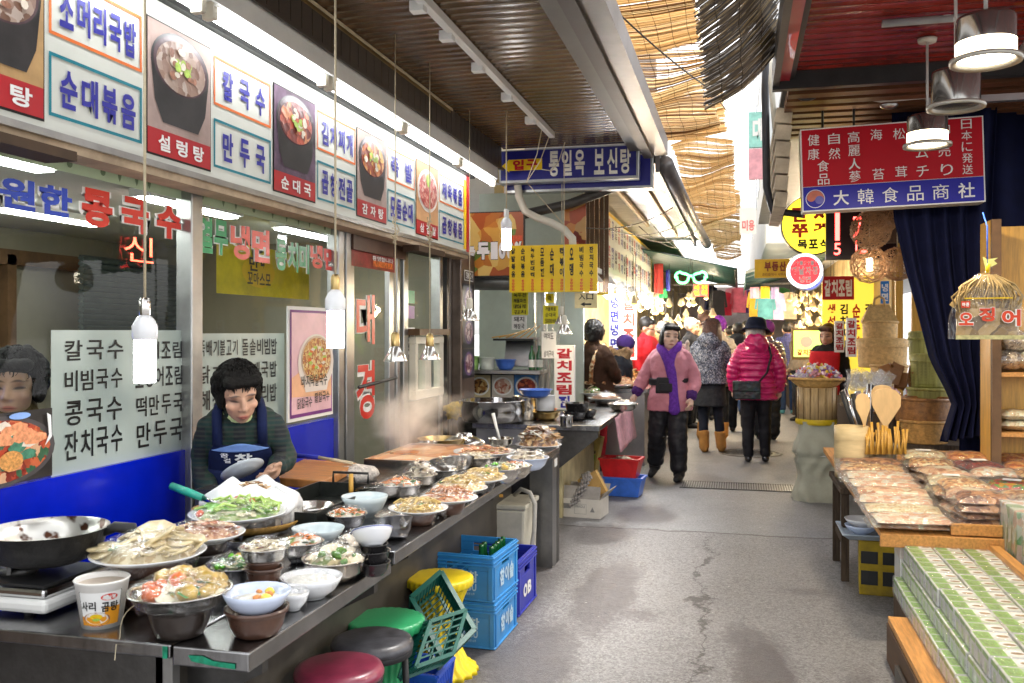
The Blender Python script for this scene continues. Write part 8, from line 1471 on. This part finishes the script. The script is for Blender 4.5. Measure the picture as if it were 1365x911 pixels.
person('person in a dark fur hooded jacket and purple beanie bending at the left stall',ground_at(822,10.6),R(120),1.45,dict(neck=(0,-.08,1.32),head=(0,-.13,1.44)),(0,15,0),.013,face=False,hair='short',parts=[coat(darkc,.06,.14,.02),trousers(darkc),shoes(rubber),fur,hat(M('purple_knit',(.06,.03,.16),.9),kind='beanie')])
person('man with thinning hair in a dark coat behind the tweed jacket',ground_at(922,14.2),R(80),1.7,{},(0,8,0),.014,face=False,hair='short',hairm=greyhair,parts=[coat(darkc,.04,.2,.02),trousers(darkc),shoes(rubber)])
person('tall person in a dark brown beanie behind the fluffy purple hat',ground_at(940,15.4),R(180),1.82,{},(0,0,0),.014,face=False,hair='short',parts=[coat(M('olive_coat',(.1,.09,.06),.8),.05,.2,.02),trousers(darkc),shoes(rubber),hat(M('brown_knit',(.03,.018,.016),.9),kind='beanie')])
person('person in a blue plaid jacket and jeans beyond the magenta puffer',ground_at(1050,16.6),R(185),1.66,{},(0,0,0),.014,face=False,hair='short',parts=[coat(plaid('blue_plaid',(.012,.014,.035),(('X',(.03,.04,.2),.3),('Z',(.03,.035,.16),.3))),.05,.06,.02),trousers(jean,(.095,.07,.055),0,.06),shoes(M('teal_trainers',(.1,.35,.4),.5))])
person('person in a shiny plum puffer and purple beanie right behind the magenta puffer',ground_at(1022,12.6),R(190),1.62,{},(0,0,0),.014,face=False,hair='short',parts=[coat(M('dark_plum_puffer',(.035,.018,.06),.35,coat=.4),.06,.14,.03,quilt=.14,nq=9),trousers(darkc,(.12,.1,.085),0,.15),shoes(rubber),hat(M('deep_purple_knit',(.08,.015,.12),.9),kind='beanie')])
person('vendor in a dark sweater standing among the bulbs of the right stalls',ground_at(1068,15.2),R(-60),1.7,{},(0,10,0),.014,(.45,.28,.2),True,hair='short',parts=[coat(M('grey_brown_sweater',(.12,.1,.08),.9),.03,.06),trousers(darkc),shoes(rubber)])
person('vendor with brown hair in a red apron beside the yellow shopfront',ground_at(1104,10.9),R(-30),1.58,{},(0,10,0),.013,(.5,.32,.24),True,hair='bob',hairm=brown_hair,parts=[coat(M('black_sweater',(.02,.02,.022),.9),.03,.06),trousers(darkc),shoes(rubber),lambda t,J,s,P,Rh,h,v:(lambda m:(m.grid(torso_panel(J,s,.05,.3,-55,55,.1,.68),12,12,redv),m.build('apron',t,solid=.006)))(MB())])
crowd=[(985,13.6,1.62,darkc,'short','person in a dark teal hooded jacket left of the navy bucket hat',None),(974,17.5,1.6,M('teal_coat',(.04,.14,.13),.8),'short','person with short black hair in a teal coat deep in the lane',None),(966,19.5,1.62,M('light_coat',(.35,.33,.32),.8),'bob','person in a light grey coat walking up the lane in the distance',None),(996,16.2,1.68,M('navy_coat',(.02,.025,.06),.8),'bob','person with bobbed black hair in a navy coat behind the bucket hat',None),(984,22,1.6,M('red_coat',(.4,.03,.05),.8),'short','distant person in a red coat at the far end of the lane',None),(1002,24,1.66,darkc,'short','distant person in black at the far end of the lane under the clothes',None),(956,26,1.64,M('khaki_coat',(.16,.14,.08),.8),'short','most distant person, in khaki, under the hanging clothes',None)]
for u,D,H,mt,hr,lb,_n in crowd:person(lb,ground_at(u,D),R(180+(u*7%40)-20),H,{},(0,0,0),.018,face=False,hair=hr,parts=[coat(mt,.05,.14,.02,hood=(u==985)),trousers(darkc if u%2 else jean),shoes(rubber)],group=None)
# ================================================================ lamps on cords
shade_m=M('lamp_shade_metal',(.6,.58,.54),.18,.8,.1,9);
def cfl(u,v0,v1,wpx,D,label,metal,top=0):
    p=atD(u,v1,D);k=D/FPX;h=(v1-v0)*k;r=wpx*k/2;t=thing('tube_bulb',label,'bulb',p,0,'bright tube bulbs hanging over the counter');m=MB()
    for a in range(4):x,y=.48*r*math.cos(a*1.571+.6),.48*r*math.sin(a*1.571+.6);m.tube([(x,y,.012),(x,y,.003),(x*.9,y*.9,.0)][:1]+[(x,y,h*.54)],.36*r,cfl_em,10)
    m.build('tubes',t);m=MB();m.lathe([(r*.9,h*.52),(r,h*.56),(r*1.0,h*.68),(r*.7,h*.76),(r*.42,h*.8),(0,h*.8)],mel,n=24);m.build('base',t);m=MB();m.lathe([(r*.42,h*.8),(r*.45,h*.82),(r*.45,h*.96),(r*.3,h),(0,h)],metal,n=20);m.build('socket',t)
    m=MB();m.tube([(0,0,h),(.0,0,3.1-p.z)],.0045,cable,6);m.build('cord',t)
cfl(193,397,515,33,2.9,'largest bright white tube bulb in a steel socket hanging before the frosted menu',st);cfl(447,366,468,27,3.6,'bright white tube bulb in a brass socket hanging beside the pink poster',brass);cfl(675,279,335,15,6.6,'small bright tube bulb in a white socket hanging in front of the yellow menu',white)
def cone(u,v1,wpx,D,label,knot=False,lean=0):
    p=atD(u,v1,D);k=D/FPX;r=wpx*k/2;t=thing('cone_lamp',label,'lamp',p,0,'cone lamps hanging on cords over the counters');h=r*1.25;m=MB();m.lathe([(r,0),(r*1.02,.004),(r*.38,h),(r*.3,h*1.05),(r*.26,h),(r*.94,.002)],shade_m,n=28);m.build('shade',t);m=MB();m.lathe([(0,r*.06),(r*.75,r*.1),(r*.7,r*.25),(r*.35,h*.8),(0,h*.8)],bulb_em,n=20);m.build('bulb',t);m=MB();m.lathe([(r*.34,h),(r*.36,h*1.1),(r*.34,h*1.8),(r*.2,h*1.95),(0,h*1.95)],brass if knot else offwhite,n=16);m.build('socket',t)
    m=MB();top=3.1-p.z;m.tube([(0,0,h*1.9),(0,0,top)],.0035,cable,5)
    if knot:
        z0=(v1-325)*k
        for i in range(9):m.tube([(.018*math.sin(i*2),.014*math.cos(i*1.4),z0+i*.018),(-.02*math.cos(i),.012,z0+.01+i*.018),(.016*math.cos(i*3),-.014,z0+.03+i*.018)],.0035,cable,5)
    m.build('cord',t);return t
cone(527,482,32,4.9,'cone lamp with a brass socket and a knotted cord beside the red lettered door',1);cone(573,480,29,5.4,'cone lamp with a knotted cord in front of the serving hatch',1);cone(626,428,25,6.6,'cone lamp on a plain cord in front of the kitchen window');cone(752,446,21,7.9,'cone lamp hanging above the upright red lettered sign');cone(749,432,19,8.2,'cone lamp tucked just above another one by the plastic curtain')
tx_=onZ(640,90,3.09).x
for y in (3.4,4.15,4.6,5.2,5.9,6.6):m=MB();m.span((tx_-.035,y,3.05),(tx_+.035,y+.06,3.1),white);m.build('track_connector',tr)
m=MB();m.tube([onY(723,168,7.2),onY(716,205,7.3),onY(703,240,7.5)],.004,cable,5);m.tube([onY(732,182,7.3),onY(720,215,7.4),onY(702,243,7.5),onY(730,275,7.8),onY(752,300,7.9)],.004,cable,5);m.tube([onY(753,190,7.4),onY(745,215,7.4),onY(735,228,7.4),onY(722,226,7.4)],.004,cable,5);m.build('loose_cord',label='loose cream cords tangling in front of the blue hanging sign',cat='cord')
# ================================================================ far stalls
warm=M('warm_stall_wall',(.6,.46,.24),.7,0,.3,2);
m=MB();m.span((-2.6,9.62,0),(-2.5,40,3.1),warm);m.build('shop_row',label='warm coloured row of shop fronts behind the far left stalls',cat='shop row')
m=MB();m.span((1.9,12.55,0),(2.0,40,3.0),warm);m.build('shop_row',label='warm coloured row of shop fronts behind the far right bulbs',cat='shop row')
m=MB();m.span((-2.6,8.4,3.15),(-1.0,15.4,3.19),warm);m.span((-2.6,15.4,3.15),(-1.2,40,3.19),warm);m.build('sky_blocking_roof',label='low canopy roof added over the far left stalls to block bright sky',cat='roof')  # roof added to close off bright sky behind the far left stalls
m=MB();m.span((-3,40,0),(3,40.2,3.4),M('dim_end_wall',(.5,.42,.4),.8,0,.3,1.5));m.build('end_wall',label='dim wall closing the far end of the lane',cat='wall')
def stall(label,x0,x1,y0,y1,h,mat,food,heaps,seed):
    t=thing('market_stall',label,'stall',(0,0,0));m=MB();m.span((x0,y0,h-.04),(x1,y1,h),cs);m.build('top',t);m=MB();m.span((x0+.04,y0+.04,0),(x1-.04,y1-.04,h-.041),mat);m.build('base',t);rn=random.Random(seed)
    for i in range(heaps):
        y=y0+(i+.5)*(y1-y0)/heaps;m=MB();m.lathe([(0,0),(.2,0),(.25,.05),(.24,.05),(.19,.01),(0,.01)],mel if i%2 else st,n=20);heap(m,.22,rn.uniform(.1,.17),.03,food[i%len(food)],seed+i,1.3);m.build('heaped_tray',loc=((x0+x1)/2+rn.uniform(-.1,.1)+(.12 if x0<0 else-.12),y,h),label='heaped tray of dried food on the %s'%label[label.index('market'):],cat='tray',group='heaped trays on the '+label[label.index('market'):])
stall('steel sided market stall of dried fish behind the pink jacket',-2.1,-.98,10.15,11.6,.86,steel,['flakes','snacks'],4,1);stall('long market stall under the long white menu',-2.2,-1.0,11.9,17.5,.82,steel_d,['snacks','flakes','peppers'],7,2);stall('far left market stall beyond the silver awning',-2.2,-.95,18,27,.82,wood_d,['flakes','salad'],8,3);stall('right market stall with a green lit board on it',.95,1.9,12.3,16.5,.85,steel_d,['flakes','snacks'],6,4);stall('far right market stall under the bulbs',.9,1.9,17,27,.85,wood_d,['snacks','salad'],8,5)
p=atD(1080,478,13.2);k=13.2/FPX;t=thing('lit_board','small lit green and yellow menu board in a dark frame on the right stall','menu board',p);m=MB();m.span((-24*k,0,-2*k),(22*k,.04,40*k),M('bronze_frame',(.2,.13,.05),.4));m.build('frame',t);m=MB();F=XZ(0,0,0);m.rect(F,-21*k,2*k,19*k,37*k,EM('lit_green',(.45,.75,.12),.7,False),.004);m.disc(F,-5*k,22*k,8*k,8*k,white_print,.007);m.row('갈치조림',F,-17*k,4*k,12*k,12*k,redtxt,.007,.05);m.build('face',t)
# signs among the far left stalls
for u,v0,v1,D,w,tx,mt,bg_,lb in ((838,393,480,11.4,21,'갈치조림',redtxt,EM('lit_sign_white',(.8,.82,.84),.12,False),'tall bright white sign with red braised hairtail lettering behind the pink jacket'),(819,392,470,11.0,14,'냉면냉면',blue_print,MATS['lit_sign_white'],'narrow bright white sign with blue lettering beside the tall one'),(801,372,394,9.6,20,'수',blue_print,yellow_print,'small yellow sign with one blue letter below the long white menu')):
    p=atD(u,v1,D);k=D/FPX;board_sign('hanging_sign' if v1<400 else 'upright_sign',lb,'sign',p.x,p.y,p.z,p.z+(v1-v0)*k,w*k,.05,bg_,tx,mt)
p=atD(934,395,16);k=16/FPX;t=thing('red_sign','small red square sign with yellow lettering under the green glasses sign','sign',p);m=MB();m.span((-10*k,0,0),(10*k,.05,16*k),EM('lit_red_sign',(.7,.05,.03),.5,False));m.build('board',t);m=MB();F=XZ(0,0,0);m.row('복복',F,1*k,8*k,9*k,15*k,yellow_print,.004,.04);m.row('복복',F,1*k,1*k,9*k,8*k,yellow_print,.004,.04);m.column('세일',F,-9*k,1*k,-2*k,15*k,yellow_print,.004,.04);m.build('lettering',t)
p=atD(921,371,14);k=14/FPX;t=thing('neon_glasses','green glowing neon spectacles sign hanging above the crowd','neon sign',p);m=MB();gn=EM('green_neon',(.08,1,.2),2.5)
for x in (-1,1):m.tube([(x*(11+8.5*math.cos(a*.3927)*(1.12 if a<8 else .9))*k,0,(6.5*math.sin(a*.3927)+(2.5 if math.sin(a*.3927)>0 and math.cos(a*.3927)>.3 else 0))*k) for a in range(17)],1.6*k,gn,7)
m.tube([(-3*k,0,3*k),(3*k,0,3*k)],1.5*k,gn,7);m.build('neon_tube',t);m=MB();m.tube([(0,0,4*k),(0,.02,60*k)],.006,black,5);m.build('hanger',t)
# white tube bulbs below the long menu, small cone lamps everywhere farther on
pro=thing('small_lamp','small lit bulb under a white cone shade hanging in the far left cluster','lamp',(0,0,0),0,'small cone lamps hanging over the far left stalls');m=MB();m.lathe([(.075,0),(.03,.085),(.02,.13),(0,.13),(.02,.08),(.07,.002)],M('small_shade_lit_tint',(.6,.48,.28),.4),n=14);m.build('shade',pro);m=MB();m.ball((0,0,.01),(.045,.045,.045),EM('small_bulb',(1,.62,.14),1.1),10,8);m.build('bulb',pro);m=MB();m.tube([(0,0,.12),(0,0,.7)],.004,black,4);m.build('cord',pro)  # warm tint on the white shades paints in the bulb light
def glow(o,e,c,z=-.08):la=bpy.data.lights.new('bulb_light','POINT');la.energy=e;la.color=c;la.shadow_soft_size=.05;lo=bpy.data.objects.new('bulb_light',la);COL.objects.link(lo);lo.parent=o;lo.location=(0,0,z)
rn=random.Random(12);first=True;lampset=[]
for i in range(96):
    if i<46:u,v,D=rn.uniform(862,950),rn.uniform(395,447),rn.uniform(11.5,20);lb,gr='small lit bulb under a white cone shade hanging in the far left cluster','small cone lamps hanging over the far left stalls'
    elif i<52:u,v,D=rn.uniform(800,860),rn.uniform(393,415),rn.uniform(9.6,12);lb,gr='small lit bulb under a white cone shade hanging below the bright lamp rail','small cone lamps below the bright lamp rail'
    else:u,v,D=rn.uniform(1052,1115),rn.uniform(392,440),rn.uniform(10.5,19);lb,gr='small lit bulb under a white cone shade in the right hand cluster','small cone lamps hanging over the right stalls'
    p=atD(u,v,D);o=pro if first else copy_tree(pro,None,lb,None,None,gr);o.location=p;o.scale=(.75,)*3;first=False
    lampset.append(o)
cf=thing('strip_bulb','bright white bulb with a white cap in the row below the long white menu','bulb',(0,0,0),0,'row of bright white bulbs below the long white menu');m=MB();m.lathe([(0,-.16),(.035,-.15),(.045,-.08),(.035,0),(0,0)],EM('row_bulb',(.93,.97,1),11),n=12);m.build('bulb',cf);m=MB();m.lathe([(.02,.0),(.1,-.02),(.045,.05),(.03,.07),(0,.07)],white,n=16);m.build('cap',cf)
rowset=[]
for i in range(14):
    o=cf if i==0 else copy_tree(cf);o.location=(-1.42+.06*(i%2),9.1+i*.56,2.02)
    rowset.append(o)
for o in lampset[::5]:glow(o,11,(1,.8,.55))
for o in rowset[1::4]:glow(o,6,(.95,.97,1),-.22)
# green and striped awnings, hanging clothes, banners
gm_=reedm('dark_green_canvas',(.03,.1,.085),.35);t=thing('green_awning','dark green ribbed canvas awning over the lane beyond the silver awning','awning',(0,0,0));m=MB();m.grid(lambda a,c:V((-2.3+2.25*a,15.4+6*c,3.05-.52*a-.02*c+.02*math.sin(c*60))),6,60,gm_);m.build('canvas',t,solid=.01);m=MB();m.tube([(-.05,15.7,2.54),(-.05,21.7,2.5)],.03,steel_d,6);m.build('edge_pole',t)
t=thing('striped_awning','grey and green striped canvas awning reaching in from the right side','awning',(0,0,0));m=MB();sg,sw=reedm('grey_green_canvas',(.14,.24,.24),.5),reedm('pale_canvas',(.5,.54,.53),.5)
for i in range(10):m.grid(lambda a,c,i=i:V((.1+1.5*a,14.5+(i+c)*.6,2.42+.45*a+.03*math.sin((i+c)*3))),4,2,sg if i%2 else sw)
m.build('canvas',t,solid=.01);m=MB();m.grid(lambda a,c:V((.1,14.5+6*a,2.42-.14*c+.02*math.sin(a*60))),60,2,sg);m.build('valance',t,solid=.008)
cols=[('navy trousers',(.03,.035,.09)),('black coat',(.02,.02,.025)),('red sweater',(.5,.03,.06)),('pink sweater',(.6,.25,.3)),('yellow shirt',(.65,.42,.06)),('grey jacket',(.25,.25,.27)),('rose coat',(.5,.12,.2)),('teal shirt',(.1,.3,.35)),('lilac blouse',(.4,.3,.5)),('green coat',(.06,.2,.08)),('purple jacket',(.1,.05,.2)),('cream coat',(.6,.52,.4))]
pos=[(948,21,'trousers'),(957,20,'coat'),(967,22,'sweater'),(976,23,'sweater'),(1008,19,'shirt'),(990,24,'jacket'),(985,20.5,'coat'),(1020,17.5,'shirt'),(1034,18.5,'blouse'),(1042,20,'coat'),(1000,22,'jacket'),(1052,19,'coat')]
for i,((nm,c),(u,D,kd)) in enumerate(zip(cols,pos)):
    top=atD(u,384+(i%3)*3,D);m=MB();mt=M('cloth_'+nm.replace(' ','_'),c,.85,0,.25,6);w_=.22
    shp=[(-.07,0),(.07,0),(.2,-.05),(.26,-.5),(.19,-.52),(.17,-.22),(.19,-.75),(-.18,-.74),(-.17,-.22),(-.2,-.5),(-.25,-.48),(-.2,-.05)] if kd!='trousers' else [(-.17,0),(.17,0),(.2,-.9),(.03,-.9),(0,-.25),(-.03,-.9),(-.2,-.9)]
    m.prism([(x*.8,y*.75) for x,y in shp],top,(1,0,0),(0,0,1),.06,mt);m.build('hanging_'+kd,label='%s hanging on display above the far crowd'%nm,cat='clothes',group='clothes hung above the far end of the lane',bevel=.015)
m=MB();m.span((-1.4,20.3,2.5),(1.6,20.35,2.54),steel_d);m.build('clothes_rail',label='dark rail carrying clothes across the far lane',cat='rail')
for u0,v0,u1,v1,D,c,lb in ((872,352,884,392,13,(.6,.08,.06),'red cloth banner hanging among cords below the silver awning'),(888,360,893,388,14,(.1,.1,.5),'blue cloth banner hanging beside the red one'),(878,385,890,398,14.5,(.05,.3,.1),'green cloth banner hanging below the red one'),(1000,383,1012,398,16,(.7,.35,.45),'pink cloth hanging below the striped awning'),(1014,382,1026,398,16,(.75,.5,.05),'yellow cloth hanging below the striped awning'),(1028,383,1038,399,16,(.4,.35,.6),'lilac cloth hanging below the striped awning')):
    a,c_=atD(u0,v0,D),atD(u1,v1,D);m=MB();m.grid(lambda s,q:V((a.x+(c_.x-a.x)*s,a.y+.03*math.sin(s*8),a.z+(c_.z-a.z)*q)),12,4,M('banner_%d'%u0,c,.8));m.build('cloth_banner',label=lb,cat='banner',solid=.006)
rn=random.Random(30)
for i in range(5):m=MB();a=V((-1.5+.1*i,8.6+i*.9,2.5+.1*i));m.tube(wire(a,a+V((.75,2.2+i*.3,.45-.1*i)),.1+.04*i,10),.006,black,5);m.build('wire',label='black wire sagging under the silver awning',cat='wire',group='black wires under the silver awning')
# pale buildings behind the roofs
pb=thing('pale_building','pale white building with faint signs rising behind the right side roofs','building',(0,0,0));pale=M('pale_facade',(.78,.79,.8),.7,0,.04,1);m=MB();m.span((.42,15,2.9),(6,45,12),pale);m.build('wall',pb);m=MB()
for y in (17,20,23,26,30):
    for z in (4.5,6.6,8.7):m.span((.4,y,z),(.425,y+1.4,z+1.2),M('pale_window',(.55,.6,.66),.2))
m.build('window',pb)
q=onY(1009,173,14.9);t=thing('mint_sign','washed out mint sign with one white letter on the pale building','sign',(0,0,0));a,c=onY(998,150,14.9),onY(1020,196,14.9);F=XZ(0,14.9,0);m=MB();m.span((a.x,14.9,c.z),(c.x,14.98,a.z),M('mint_paint',(.3,.62,.55),.5));m.span((a.x,14.9,c.z-.5),(c.x,14.98,c.z-.02),M('faded_pink',(.7,.35,.4),.5));m.build('board',t);m=MB();m.row('대',F,a.x+.05,c.z+.1,c.x-.03,a.z-.1,white_print,.004,.05);m.build('lettering',t)
a,c=onY(986,277,14.8),onY(1008,312,14.8);F=XZ(0,14.8,0);t=thing('white_sign','faint white hanging sign with pale red lettering below the mint sign','sign',(0,0,0));m=MB();m.span((a.x,14.8,c.z),(c.x,14.84,a.z),white);m.build('board',t);m=MB();m.row('미용',F,a.x+.03,c.z+.05,c.x-.02,c.z+.22,M('faded_red',(.65,.2,.2),.5),.004,.04);m.build('lettering',t)
lb_=thing('upper_building','upper storey of the pale building above the restaurant awnings','building',(0,0,0));m=MB();m.span((-9,-3,4.2),(-2.7,40,9),pale);m.build('wall',lb_)
